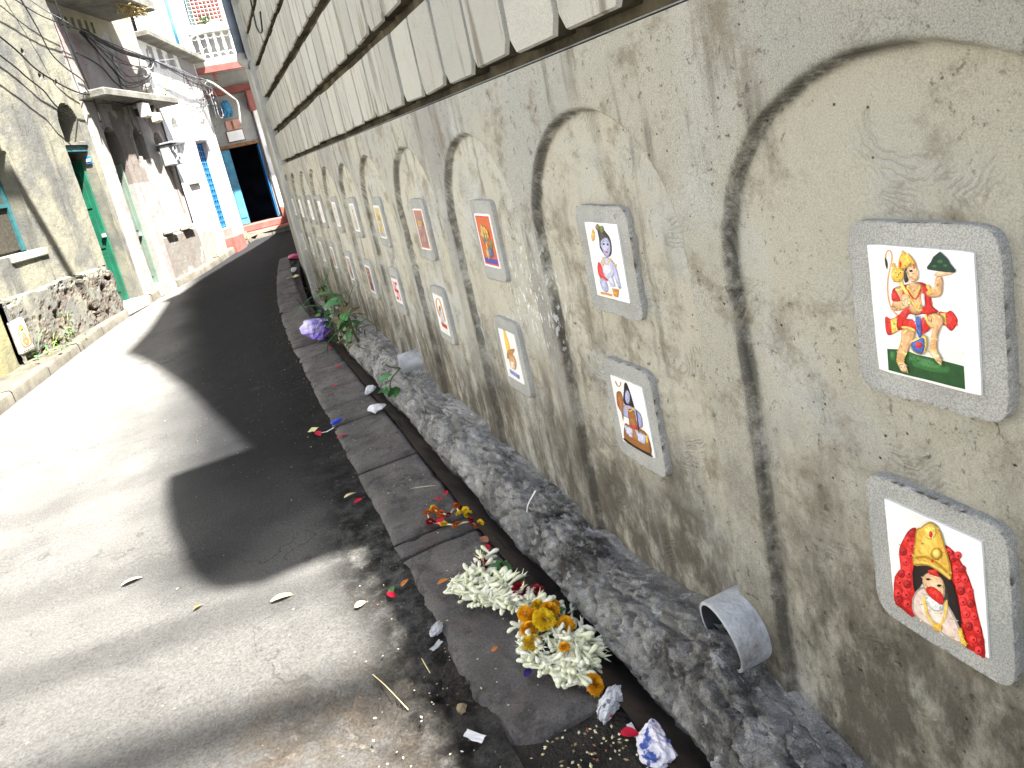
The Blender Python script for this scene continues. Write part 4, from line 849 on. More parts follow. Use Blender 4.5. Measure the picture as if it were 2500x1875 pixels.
  ((0.16,0.12,0.03), 1, [(0.471,0.944),(0.454,0.923),(0.424,0.907),(0.39,0.901),(0.36,0.906),(0.343,0.921),(0.344,0.942),(0.362,0.963),(0.392,0.979),(0.426,0.985),(0.455,0.98),(0.472,0.965)]),
  ((0.12,0.16,0.05), 1, [(0.603,0.923),(0.584,0.9),(0.551,0.883),(0.513,0.876),(0.48,0.881),(0.46,0.897),(0.461,0.92),(0.48,0.943),(0.513,0.96),(0.552,0.967),(0.584,0.962),(0.603,0.946)]),
  ((0.36,0.36,0.56), 1, [(0.414,0.737),(0.526,0.803),(0.65,0.818),(0.712,0.759),(0.687,0.655),(0.571,0.561),(0.473,0.602)]),
  ((0.02,0.012,0.01), 1, [(0.554,0.732),(0.546,0.725),(0.531,0.719),(0.512,0.717),(0.495,0.718),(0.484,0.722),(0.482,0.729),(0.489,0.736),(0.505,0.741),(0.523,0.744),(0.541,0.743),(0.552,0.738)]),
  ((0.02,0.012,0.01), 1, [(0.671,0.733),(0.664,0.726),(0.649,0.721),(0.631,0.718),(0.614,0.719),(0.603,0.723),(0.601,0.73),(0.608,0.737),(0.623,0.742),(0.642,0.745),(0.659,0.744),(0.669,0.739)]),
  ((0.5,0.05,0.08), 1, [(0.604,0.631),(0.596,0.624),(0.579,0.619),(0.558,0.616),(0.539,0.617),(0.526,0.621),(0.523,0.627),(0.532,0.634),(0.549,0.64),(0.569,0.643),(0.589,0.642),(0.601,0.638)]),
  ((0.5,0.5,0.68), 1, [(0.327,0.49),(0.493,0.564),(0.686,0.526),(0.708,0.409),(0.613,0.302),(0.368,0.243),(0.27,0.334)]),
  ((0.36,0.36,0.56), 1, [(0.68,0.531),(0.771,0.452),(0.811,0.284),(0.823,0.185),(0.732,0.19),(0.674,0.369)]),
  ((0.62,0.02,0.015), 1, [(0.238,0.475),(0.325,0.431),(0.349,0.305),(0.472,0.246),(0.232,0.246),(0.166,0.351)]),
  ((0.36,0.36,0.56), 1, [(0.189,0.252),(0.362,0.25),(0.416,0.142),(0.345,0.077),(0.203,0.112)]),
  ((0.5,0.5,0.68), 1, [(0.461,0.294),(0.615,0.306),(0.655,0.189),(0.514,0.165)]),
  ((0.72,0.42,0.06), 1, [(0.398,0.539),(0.489,0.453),(0.675,0.545),(0.647,0.553),(0.5,0.471),(0.438,0.55)]),
  ((0.72,0.42,0.06), 1, [(0.417,0.457),(0.408,0.447),(0.391,0.438),(0.371,0.434),(0.354,0.436),(0.343,0.442),(0.343,0.452),(0.352,0.462),(0.369,0.471),(0.388,0.475),(0.406,0.473),(0.416,0.467)]),
  ((0.72,0.42,0.06), 1, [(0.802,0.476),(0.794,0.466),(0.778,0.458),(0.76,0.455),(0.743,0.456),(0.734,0.462),(0.733,0.472),(0.741,0.482),(0.757,0.49),(0.775,0.494),(0.791,0.492),(0.801,0.486)]),
  ((0.6,0.25,0.03), 1, [(0.536,0.153),(0.745,0.159),(0.676,0.047),(0.564,0.047)]),
  ((0.6,0.25,0.03), 0, [(0.137,0.065),(0.511,0.069),(0.5,0.041),(0.142,0.033)]),
 ],
 'blue_seated': [
  ((0.3,0.12,0.03), 1, [(0.135,0.766),(0.278,0.796),(0.304,0.684),(0.265,0.532),(0.151,0.336),(0.151,0.458),(0.067,0.536),(0.073,0.658)]),
  ((0.3,0.12,0.03), 1, [(0.143,0.919),(0.182,0.866),(0.264,0.868),(0.343,0.924),(0.338,0.95),(0.306,0.94),(0.315,0.922),(0.256,0.88),(0.21,0.88),(0.174,0.93)]),
  ((0.4,0.05,0.02), 1, [(0.149,0.614),(0.134,0.587),(0.112,0.565),(0.088,0.553),(0.069,0.555),(0.059,0.571),(0.062,0.595),(0.077,0.623),(0.099,0.645),(0.123,0.657),(0.142,0.654),(0.152,0.639)]),
  ((0.02,0.012,0.01), 1, [(0.447,0.946),(0.526,0.973),(0.574,0.903),(0.62,0.752),(0.623,0.579),(0.374,0.569),(0.304,0.684),(0.381,0.817)]),
  ((0.36,0.36,0.56), 1, [(0.559,0.78),(0.531,0.726),(0.488,0.68),(0.44,0.657),(0.401,0.661),(0.381,0.693),(0.386,0.744),(0.415,0.799),(0.459,0.843),(0.506,0.866),(0.545,0.861),(0.564,0.83)]),
  ((0.36,0.36,0.56), 1, [(0.26,0.579),(0.404,0.635),(0.608,0.638),(0.81,0.592),(0.804,0.419),(0.648,0.357),(0.562,0.411),(0.339,0.43),(0.214,0.436)]),
  ((0.3,0.12,0.03), 1, [(0.401,0.563),(0.625,0.586),(0.638,0.382),(0.902,0.32),(0.899,0.024),(0.438,0.005),(0.082,0.034),(0.203,0.312),(0.356,0.333)]),
  ((0.72,0.42,0.06), 1, [(0.351,0.58),(0.459,0.542),(0.618,0.628),(0.595,0.639),(0.471,0.566),(0.391,0.604)]),
  ((0.5,0.5,0.68), 1, [(0.166,0.291),(0.44,0.29),(0.372,0.135),(0.194,0.163)]),
  ((0.5,0.5,0.68), 1, [(0.522,0.311),(0.858,0.292),(0.772,0.151),(0.574,0.139)]),
  ((0.5,0.03,0.02), 1, [(0.408,0.343),(0.631,0.376),(0.59,0.319),(0.413,0.298)]),
  ((0.72,0.42,0.06), 1, [(0.913,0.264),(0.898,0.23),(0.875,0.201),(0.851,0.186),(0.831,0.189),(0.822,0.21),(0.825,0.241),(0.841,0.276),(0.864,0.304),(0.888,0.319),(0.907,0.315),(0.917,0.295)]),
  ((0.02,0.012,0.01), 1, [(0.676,0.602),(0.655,0.457),(0.627,0.284),(0.657,0.293),(0.685,0.465),(0.706,0.61)]),
  ((0.02,0.012,0.01), 1, [(0.058,0.028),(0.373,-0.001),(0.867,0.002),(0.902,0.037),(0.414,0.036),(0.105,0.065)]),
 ],
 'yellow_figure': [
  ((0.8,0.45,0.04), 1, [(0.36,1.01),(0.47,0.98),(0.563,0.765),(0.516,0.558),(0.321,0.545),(0.288,0.723)]),
  ((0.4,0.18,0.05), 1, [(0.329,0.563),(0.784,0.693),(0.785,0.634),(0.425,0.461),(0.206,0.394)]),
  ((0.55,0.3,0.12), 1, [(0.348,0.499),(0.682,0.551),(0.779,0.419),(0.603,0.237),(0.336,0.266)]),
  ((0.75,0.6,0.5), 1, [(0.334,0.365),(0.657,0.416),(0.576,0.239),(0.371,0.239)]),
  ((0.2,0.22,0.5), 1, [(0.203,0.18),(0.799,0.161),(0.739,0.07),(0.214,0.1)]),
 ],
 'arched_elder': [
  ((0.6,0.25,0.02), 1, [(0.37,0.448),(0.248,0.653),(0.34,0.832),(0.511,0.901),(0.643,0.87),(0.698,0.62),(0.687,0.367),(0.812,0.389),(0.82,0.639),(0.761,0.89),(0.514,0.931),(0.216,0.827),(0.112,0.633),(0.236,0.421)]),
  ((0.12,0.06,0.03), 1, [(0.594,0.665),(0.553,0.622),(0.496,0.588),(0.438,0.571),(0.396,0.577),(0.382,0.605),(0.398,0.646),(0.441,0.689),(0.498,0.723),(0.554,0.738),(0.595,0.732),(0.609,0.705)]),
  ((0.5,0.5,0.6), 1, [(0.343,0.586),(0.612,0.597),(0.601,0.284),(0.337,0.287)]),
  ((0.5,0.06,0.02), 0, [(0.232,0.273),(0.853,0.281),(0.848,0.168),(0.326,0.169)]),
 ],
}
def smooth_poly(P, per=3):
    n = len(P); out = []
    for i in range(n):
        p0, p1, p2, p3 = (np.array(P[(i + k - 1) % n]) for k in range(4))
        for k in range(per):
            t = k / per
            out.append(0.5 * ((2 * p1) + (-p0 + p2) * t + (2 * p0 - 5 * p1 + 4 * p2 - p3) * t * t + (-p0 + 3 * p1 - 3 * p2 + p3) * t ** 3))
    return [tuple(map(float, q)) for q in out]
TW, TH = 0.150, 0.200
def print_mesh(shapes):
    """flat ink shapes in tile coordinates -> one mesh; x is the outward normal (negative = street)"""
    vs, fs, cols = [], [], []
    full = []
    for (c, sm, P) in shapes:            # dark rim, body and highlight, as a printed picture has
        Q = smooth_poly(P) if sm and len(P) > 4 else P
        A_ = np.array(Q); cen = A_.mean(0)
        ar = 0.5 * abs(sum(Q[i][0] * Q[(i + 1) % len(Q)][1] - Q[(i + 1) % len(Q)][0] * Q[i][1] for i in range(len(Q))))
        pe = sum(math.dist(Q[i], Q[(i + 1) % len(Q)]) for i in range(len(Q)))
        if sm and ar > 0.0015 and 4 * math.pi * ar / pe ** 2 > 0.32:
            full.append((tuple(v * 0.55 for v in c), Q))
            full.append((c, [tuple(cen + (q - cen) * 0.90 + [-0.004, 0.003]) for q in A_]))
            full.append((tuple(min(1, v * 1.22 + 0.03) for v in c), [tuple(cen + (q - cen) * 0.52 + [-0.010, 0.008]) for q in A_]))
            if ar > 0.006:
                rg = random.Random(len(Q) * 31 + len(full))
                x0, y0 = A_.min(0); x1, y1 = A_.max(0)
                for _ in range(int(min(34, 10 + ar * 700))):
                    px, py = rg.uniform(x0, x1), rg.uniform(y0, y1)
                    ins = False; j = len(Q) - 1
                    for i in range(len(Q)):
                        if (Q[i][1] > py) != (Q[j][1] > py) and px < (Q[j][0] - Q[i][0]) * (py - Q[i][1]) / (Q[j][1] - Q[i][1]) + Q[i][0]: ins = not ins
                        j = i
                    if not ins: continue
                    t = rg.uniform(0, 3.14); la, lb = rg.uniform(0.010, 0.028), rg.uniform(0.004, 0.009)
                    f_ = rg.choice([0.45, 0.6, 0.8, 1.3, 1.5]); hue = (1.0, 1.0, 1.0) if rg.random() < 0.7 else (1.1, 1.6, 0.6)
                    full.append((tuple(min(0.85, v * f_ * h_ + 0.01) for v, h_ in zip(c, hue)), [(px + la * math.cos(a_) * math.cos(t) - lb * math.sin(a_) * math.sin(t), py + (la * math.cos(a_) * math.sin(t) + lb * math.sin(a_) * math.cos(t)) * 0.75) for a_ in (0, 1.05, 2.1, 3.14, 4.2, 5.25)]))
        else:
            full.append((c, Q))
    for k, (c, Q) in enumerate(full):
        base = len(vs)
        d = -0.0008 - 0.000006 * k
        vs += [(d, -(s - 0.5) * TW, (t - 0.5) * TH) for s, t in Q]
        for tri in tessellate_polygon([[Vector((s, t, 0)) for s, t in Q]]):
            f = tuple(base + i for i in tri)
            a, b, e = (np.array(vs[i]) for i in f)
            if np.cross(b - a, e - a)[0] > 0: f = f[::-1]
            fs.append(f); cols.append(c)
    me = mesh(vs, fs)
    at = me.attributes.new("ink", 'FLOAT_COLOR', 'FACE')
    at.data.foreach_set("color", [x for c in cols for x in (*c, 1.0)])
    me.materials.append(M['print'])
    return me
def R4(a, b, c, d): return [(a, b), (c, b), (c, d), (a, d)]
def blob(cx, cy, rx, ry, n=9, j=0.25, seed=0):
    r = random.Random(seed)
    return [(cx + rx * (1 + r.uniform(-j, j)) * math.cos(2 * math.pi * k / n), cy + ry * (1 + r.uniform(-j, j)) * math.sin(2 * math.pi * k / n)) for k in range(n)]
def group_print(bgc, rim, seed, bottom=None, pal=None):
    r = random.Random(seed)
    s = [(rim, 0, R4(0.06, 0.04, 0.94, 0.96)), (bgc, 0, R4(0.10, 0.07, 0.90, 0.93))]
    if bottom: s.append((bottom, 0, R4(0.10, 0.07, 0.90, 0.17)))
    pal = pal or [(0.65, 0.36, 0.05), (0.35, 0.16, 0.05), (0.10, 0.10, 0.22), (0.5, 0.32, 0.12), (0.12, 0.16, 0.04)]
    for k in range(16):
        x, y = r.uniform(0.26, 0.74), r.uniform(0.2, 0.72)
        s.append((r.choice(pal), 1, blob(x, y, r.uniform(0.05, 0.12), r.uniform(0.05, 0.10), 8, 0.3, seed * 50 + k)))
    for x in (0.36, 0.52, 0.67):
        s.append(((0.6, 0.38, 0.2), 1, blob(x, 0.60, 0.05, 0.045, 8, 0.1, seed)))
        s.append(((0.65, 0.42, 0.06), 1, blob(x, 0.67, 0.05, 0.05, 6, 0.2, seed + 1)))
    return s
def figure_print(cloth, seed, bgc=None, skin=(0.55, 0.36, 0.24)):
    s = []
    if bgc: s.append((bgc, 0, R4(0.08, 0.06, 0.92, 0.94)))
    s += [(cloth, 1, blob(0.5, 0.30, 0.24, 0.20, 10, 0.12, seed)), (cloth, 1, blob(0.5, 0.47, 0.14, 0.16, 9, 0.1, seed + 1)),
          (skin, 1, blob(0.5, 0.68, 0.085, 0.075, 9, 0.05, seed + 2)), ((0.03, 0.02, 0.02), 1, blob(0.5, 0.75, 0.10, 0.05, 8, 0.1, seed + 3)),
          ((0.6, 0.38, 0.06), 1, blob(0.5, 0.82, 0.07, 0.07, 7, 0.15, seed + 4)), (skin, 1, blob(0.32, 0.45, 0.05, 0.10, 7, 0.1, seed + 5)), (skin, 1, blob(0.68, 0.45, 0.05, 0.10, 7, 0.1, seed + 6))]
    return s
def swastika_print():
    rd = (0.55, 0.015, 0.05)
    s = [((0.30, 0.30, 0.30), 0, R4(0.0, 0.90, 1.0, 1.0)), ((0.30, 0.30, 0.30), 0, R4(0.0, 0.0, 1.0, 0.12))]
    for a in (R4(0.44, 0.22, 0.56, 0.80), R4(0.16, 0.46, 0.84, 0.56), R4(0.561, 0.71, 0.84, 0.80), R4(0.16, 0.22, 0.439, 0.31), R4(0.72, 0.22, 0.84, 0.459), R4(0.16, 0.561, 0.28, 0.80)):
        s.append((rd, 0, a))
    return s
pale = [(0.45, 0.42, 0.36), (0.5, 0.46, 0.36), (0.36, 0.36, 0.40), (0.52, 0.44, 0.34)]
UP = [PRINTS['mace_figure'], PRINTS['blue_child'], group_print((0.55, 0.10, 0.02), (0.62, 0.05, 0.015), 3, (0.05, 0.05, 0.32)),
      group_print((0.34, 0.16, 0.13), (0.55, 0.10, 0.07), 4, None, [(0.28, 0.22, 0.24), (0.42, 0.26, 0.2), (0.2, 0.14, 0.16)]),
      group_print((0.52, 0.42, 0.20), (0.62, 0.58, 0.46), 5, (0.28, 0.32, 0.42), [(0.55, 0.32, 0.1), (0.6, 0.5, 0.25), (0.4, 0.4, 0.42)]),
      figure_print((0.40, 0.30, 0.24), 6, (0.55, 0.53, 0.47)), figure_print((0.50, 0.47, 0.40), 7, (0.60, 0.58, 0.52)),
      figure_print((0.58, 0.57, 0.52), 8), figure_print((0.62, 0.60, 0.56), 9), figure_print((0.6, 0.58, 0.5), 10), figure_print((0.55, 0.5, 0.42), 11, (0.6, 0.57, 0.5))]
LO = [PRINTS['crowned_elder'], PRINTS['blue_seated'], PRINTS['yellow_figure'], PRINTS['arched_elder'], swastika_print(),
      figure_print((0.12, 0.05, 0.06), 21, (0.28, 0.13, 0.12)), figure_print((0.20, 0.08, 0.08), 22, (0.45, 0.36, 0.32)),
      figure_print((0.32, 0.12, 0.10), 23, (0.42, 0.36, 0.30)), figure_print((0.3, 0.28, 0.25), 24, (0.45, 0.43, 0.38)), figure_print((0.3, 0.28, 0.25), 25, (0.45, 0.43, 0.38)), figure_print((0.3, 0.28, 0.25), 26, (0.42, 0.4, 0.36))]
UPL = ["cement plaque tile of a red clad figure carrying a mace and a green hill", "cement plaque tile of a crouching blue child beside an orange pot",
       "cement plaque tile with orange red picture of a deity group over a blue strip", "plaque with dull red framed picture, just left of the orange red one",
       "plaque with yellowish picture above the red cross tile", "plaque with faded beige figure, upper tile of the sixth arch",
       "narrow pale plaque, upper tile of the seventh arch", "white blank looking plaque, upper tile of the eighth arch", "bright white plaque, upper tile of the ninth arch",
       "bright white plaque, upper tile of the tenth arch", "pale plaque in the last arch of the wall, upper tile"]
LOL = ["cement plaque tile of a bearded elder with gold crown and red garland", "cement plaque tile of a blue seated figure with a brown bull",
       "whitish plaque tile of a slender yellow clad figure, below the orange red picture", "plaque tile of an elder under an orange arch on a red base",
       "plaque tile with a red hooked cross sign on white between grey strips", "plaque with dark red picture left of the hooked cross tile",
       "worn plaque with reddish picture, lower tile of the seventh arch", "chipped reddish plaque above the weeds, lower tile of the eighth arch",
       "worn grey plaque, lower tile of the ninth arch", "worn grey plaque, lower tile of the tenth arch", "worn grey plaque, lower tile of the last arch"]
def pad_mesh(w, h, th, seed):
    n = 46 if seed < 4 else 24
    u = np.linspace(-1, 1, n); U, V = np.meshgrid(u, u, indexing='xy')
    # square grid -> rounded rectangle: outer rings carry the side
    r = np.maximum(np.abs(U), np.abs(V))
    ang = np.arctan2(V, U)
    rr = np.clip((r - 0.0) / 0.86, 0, 1)
    p = 9.0
    k = (np.abs(np.cos(ang)) ** p + np.abs(np.sin(ang)) ** p) ** (-1 / p)
    ca, sa = np.cos(ang) * k, np.sin(ang) * k
    jit = 1 + 0.045 * fbm(np.cos(ang) * 1.6 + seed, np.sin(ang) * 1.6, 200 + seed, 3, 0.5)
    Y = -ca * rr * w / 2 * jit; Zz = sa * rr * h / 2 * jit
    fall = sstep(0.93, 0.995, r)
    X = -th * (1 - fall) + 0.012 * fall
    flat = sstep(0.52, 0.70, np.maximum(np.abs(Y) / (TW * 0.62), np.abs(Zz) / (TH * 0.60)) * 0.62)
    X = X - (0.004 * fbm(Y * 22, Zz * 22, 210 + seed, 4)) * (0.25 + 0.75 * flat) - 0.003 * (1 - np.abs(U)) * 0
    Y = Y * (1 + 0.05 * fall * 0.5); 
    me = grid_mesh(np.stack([X, Y, Zz], -1), True)
    return me
PAD = {(0, 0): (0.215, 0.272), (0, 1): (0.218, 0.272), (1, 0): (0.235, 0.288), (1, 1): (0.222, 0.296)}
tile_me = None
for i, c in enumerate(NC):
    for lo in (0, 1):
        prints, lab = (LO[i], LOL[i]) if lo else (UP[i], UPL[i])
        y = [0.633, 1.436, 2.222, 3.03, 3.875, 4.635, 5.37, 6.15, 6.83, 7.61, 8.30][i] + (0.012 if lo else 0)
        z = (0.705 if lo else 1.130) + float(wslope(y)) * (1.0 if lo else 1.1)
        if lo and i in (2, 5, 6): z -= 0.02
        kk = (WX + 0.007) / WX; y *= kk; z = 1.5 + (z - 1.5) * kk
        w, h = PAD.get((i, lo), (0.205 + 0.02 * random.random(), 0.285 + 0.02 * random.random()))
        fx = WX + 0.026
        root = empty("tile_plaque", (fx, y, z), lab, "plaque", "tile plaques in the arches of the wall")
        th = 0.017
        pad = link("cement_frame", pad_mesh(w, h, th, i * 2 + lo), M['pad'], None)
        pad.location = (fx, y, z); adopt(pad, root)
        rot = [0.0, -0.02, 0.0, 0.02, -0.01, 0.015, -0.02, 0.0, 0.01, 0, 0][i] * (1 if lo else -0.5)
        # tile: thin slab with slightly chipped rim
        per = []
        r = random.Random(i * 9 + lo)
        for a, b in (((-.5, -.5), (.5, -.5)), ((.5, -.5), (.5, .5)), ((.5, .5), (-.5, .5)), ((-.5, .5), (-.5, -.5))):
            for k in range(8):
                t = k / 8
                q = 0.008 if k else 0.02
                per.append(((a[0] + (b[0] - a[0]) * t) * (1 - r.uniform(0, q)) * TW, (a[1] + (b[1] - a[1]) * t) * (1 - r.uniform(0, q)) * TH))
        n = len(per)
        vs = [(0.006, p[0], p[1]) for p in per] + [(-0.0004, p[0], p[1]) for p in per] + [(-0.0007, p[0] * 0.985, p[1] * 0.988) for p in per]
        fs = [(k, (k + 1) % n, n + (k + 1) % n, n + k) for k in range(n)] + [(n + k, n + (k + 1) % n, 2 * n + (k + 1) % n, 2 * n + k) for k in range(n)] + [tuple(2 * n + k for k in range(n))]
        tm = mesh(vs, fs)
        bm = bmesh.new(); bm.from_mesh(tm); bmesh.ops.recalc_face_normals(bm, faces=bm.faces); bm.to_mesh(tm); bm.free()
        tile = link("tile", tm, M['tile'], None)
        tile.location = (fx - th - 0.0035, y - 0.002, z + 0.002); tile.rotation_euler = (rot, 0, 0)
        adopt(tile, root)
        pr = link("print", print_mesh(prints), None, None)
        pr.location = tile.location; pr.rotation_euler = tile.rotation_euler
        pr.parent = tile
        pr.matrix_parent_inverse = (Matrix.Translation(tile.location) @ tile.rotation_euler.to_matrix().to_4x4()).inverted()

# ------------------------------------------------------------------ drain pipe stubs
def pipe_stub(loc, axis, r, ln, label):
    root = empty("drain_pipe", loc, label, "pipe", "pipe stubs in the wall foot")
    ax = Vector(axis).normalized()
    q = ax.to_track_quat('Z', 'Y').to_matrix().to_4x4()
    n = 36
    def ring(rad, z): return [tuple((q @ Vector((rad * math.cos(2 * math.pi * k / n), rad * math.sin(2 * math.pi * k / n), z)))) for k in range(n)]
    vs = ring(r * 0.985, -ln) + ring(r, -0.004) + ring(r * 0.99, 0) + ring(r * 0.90, 0)
    fs = [(s * n + k, s * n + (k + 1) % n, (s + 1) * n + (k + 1) % n, (s + 1) * n + k) for s in range(3) for k in range(n)]
    o = mobj("pipe_wall", vs, fs, M['pipe'], None, True); o.location = loc; adopt(o, root)
    vs = ring(r * 0.899, -0.001) + ring(r * 0.88, -ln)
    fs = [(k, (k + 1) % n, n + (k + 1) % n, n + k)[::-1] for k in range(n)] + [tuple(n + k for k in range(n))]
    o = mobj("pipe_bore", vs, fs, M['pipein'], None, True); o.location = loc; adopt(o, root)
    return root
pn = pipe_stub((0.785, 1.126, 0.277), (-0.95, 0.12, -0.10), 0.080, 0.14, "pale grey pipe stub in the wall foot nearest the camera, below the crowned elder plaque")
pf = pipe_stub((0.762, 3.90, 0.27), (-0.93, 0.26, -0.10), 0.066, 0.16, "grey pipe stub with a green plant in its mouth, farther along the wall foot")
def collar(parent, c, R, seed):
    n, k = 90, 30
    A, B = np.meshgrid(np.linspace(0, 2 * math.pi, n), np.linspace(0, 1, k), indexing='ij')
    rad = R * (1.0 + 0.95 * B) * (1 + 0.06 * fbm(np.cos(A) * 2 + seed, np.sin(A) * 2 + B, 401 + seed, 4))
    hump = 0.045 * (1 - B) ** 1.2 + (0.02 + 0.03 * B) * fbm(np.cos(A) * 3 + B * 2, np.sin(A) * 3 + seed, 405, 5, 0.6)
    X = WX + 0.055 - hump - 0.01 * (B < 0.05); Yy = c[0] - rad * np.cos(A); Zz = c[1] + rad * np.sin(A) * 1.05
    X[-1] = X[0]; Yy[-1] = Yy[0]; Zz[-1] = Zz[0]
    link("mortar_collar", grid_mesh(np.stack([X, Yy, Zz], -1), True), M['plinth'], parent)

# ------------------------------------------------------------------ left side: kerb, footway, houses
FO = np.array([-2.56, 8.73]); FE = np.array([0.363, 0.932]); FN = np.array([0.932, -0.363])
FROT = math.atan2(FE[1], FE[0])
def FP(u, z, d=0.0):
    return (float(FO[0] + u * FE[0] + d * FN[0]), float(FO[1] + u * FE[1] + d * FN[1]), float(z))
def fbox(name, u0, u1, z0, z1, d0, d1, mat, parent, bevel=0.0):
    c = FP((u0 + u1) / 2, (z0 + z1) / 2, (d0 + d1) / 2)
    return box(name, c, (abs(u1 - u0), abs(d1 - d0), abs(z1 - z0)), mat, parent, bevel, FROT)
lk = empty("pavement_kerb", (-2.2, 8, 0), kind='structure')
M['kerbl'] = simple("pale_kerb", (0.13, 0.12, 0.098), 0.95, 0.2, 5, 0.15, 0.006, (0.07, 0.06, 0.045), 0.8)
M['footway'] = simple("footway_dirt", (0.10, 0.092, 0.072), 0.95, 0.3, 4, 0.15, 0.02, (0.12, 0.11, 0.07), 0.8)
# kerb stones about 0.9 m long following the bend
pts = spline([(x, y, 0) for x, y in KERB_L], 24)
seglen = np.concatenate([[0], np.cumsum(np.linalg.norm(np.diff(pts, axis=0), axis=1))])
s_ = 0.0
while s_ < seglen[-1] - 0.3:
    e_ = min(s_ + 0.95 + random.uniform(-0.1, 0.1), seglen[-1])
    ss = np.linspace(s_ + 0.006, e_ - 0.006, 7)
    cx = np.interp(ss, seglen, pts[:, 0]); cy = np.interp(ss, seglen, pts[:, 1])
    tx = np.gradient(cx); ty = np.gradient(cy); nl = np.hypot(tx, ty); nx, ny = -ty / nl, tx / nl
    rows = []
    hz = random.uniform(0.115, 0.135)
    for (o_, h_) in ((0.0, -0.06), (0.004, hz - 0.025), (0.02, hz), (0.13, hz + 0.004), (0.15, hz - 0.02)):
        jj = 0.008 * fbm(cy * 6, cx * 6 + h_ * 20, 301, 3)
        rows.append(np.stack([cx + nx * (o_ + jj), cy + ny * (o_ + jj), zr(cy) + h_ + jj * (h_ > 0)], -1))
    me = grid_mesh(np.stack(rows, 0), True)
    bm = bmesh.new(); bm.from_mesh(me); bmesh.ops.recalc_face_normals(bm, faces=bm.faces)
    bm.to_mesh(me); bm.free()
    link("kerb_stone", me, M['kerbl'], lk)
    s_ = e_
yf = np.concatenate([np.arange(-8, 6, 0.4), np.arange(6, 17.2, 0.08)]); tf = np.linspace(0, 1, 20)
TF, YF = np.meshgrid(tf, yf, indexing='xy')
XL = np.minimum(np.where(YF < 8.73, -3.6, -2.56 + (YF - 8.73) * 0.3895) - 0.15, kerb_x(YF) - 0.3)
XF = XL + (kerb_x(YF) - 0.08 - XL) * TF
ZF = zr(YF) + 0.10 + 0.05 * fbm(XF * 4, YF * 4, 303, 4) + 0.03 * (1 - TF)
link("footway", grid_mesh(np.stack([XF, YF, ZF], -1)), M['footway'], lk)

M['plA'] = plaster("yellowed_plaster", (0.23, 0.222, 0.17), (0.135, 0.134, 0.122), (0.04, 0.038, 0.034), 0.92, (0.09, 0.062, 0.047), 0.45, None, 1.9, (0.10, 0.10, 0.098))
M['plA0'] = plaster("lime_plaster", (0.23, 0.215, 0.12), (0.17, 0.16, 0.11), (0.07, 0.065, 0.045), 0.7)
M['plB'] = plaster("pink_plaster", (0.29, 0.26, 0.24), (0.36, 0.345, 0.315), (0.055, 0.045, 0.038), 0.9, (0.09, 0.065, 0.048), 0.6, None, 2.2, (0.27, 0.205, 0.195))
M['plC'] = plaster("whitewash", (0.68, 0.675, 0.66), (0.56, 0.545, 0.52), (0.15, 0.12, 0.11), 0.7, (0.30, 0.19, 0.17), 0.35, None, 1.4)
M['plC2'] = plaster("bluish_whitewash", (0.60, 0.66, 0.70), (0.52, 0.58, 0.62), (0.25, 0.25, 0.26), 0.5)
M['plD'] = plaster("grey_whitewash", (0.34, 0.34, 0.325), (0.26, 0.26, 0.25), (0.12, 0.11, 0.10), 0.6)
def facade(name, u0, u1, z0, z1, fn, mat, parent, step=0.03):
    u = np.arange(u0, u1 + 1e-6, step); z = np.arange(z0, z1 + 1e-6, step)
    U, Zg = np.meshgrid(u, z, indexing='xy')
    d, tint, tf_ = fn(U, Zg)
    d = d + 0.012 * fbm(U * 1.3, Zg * 1.3, 311, 4) + 0.010 * fbm(U * 9, Zg * 9, 312, 4)
    P = np.stack([FO[0] + U * FE[0] + d * FN[0], FO[1] + U * FE[1] + d * FN[1], Zg], -1)
    me = grid_mesh(P, False)
    at = me.attributes.new("tint", 'FLOAT_COLOR', 'POINT')
    at.data.foreach_set("color", np.concatenate([tint, np.ones(tint.shape[:2] + (1,))], -1).astype(np.float32).reshape(-1))
    at = me.attributes.new("tintf", 'FLOAT', 'POINT'); at.data.foreach_set("value", tf_.astype(np.float32).reshape(-1))
    return link(name, me, mat, parent)
def rect(U, Z, u0, u1, z0, z1): return ((U > u0) & (U < u1) & (Z > z0) & (Z < z1)).astype(float)
def arch(U, Z, u0, u1, z0, z1):
    r = (u1 - u0) / 2; c = (u0 + u1) / 2; zc = z1 - r * 1.25
    return ((np.abs(U - c) < r) & (Z > z0) & (Z < zc) | (((U - c) / r) ** 2 + ((Z - zc) / (r * 1.25)) ** 2 < 1) & (Z >= zc)).astype(float)
def setc(tint, tf_, mask, col, amt=1.0):
    tint[mask > 0.5] = col; tf_[mask > 0.5] = amt

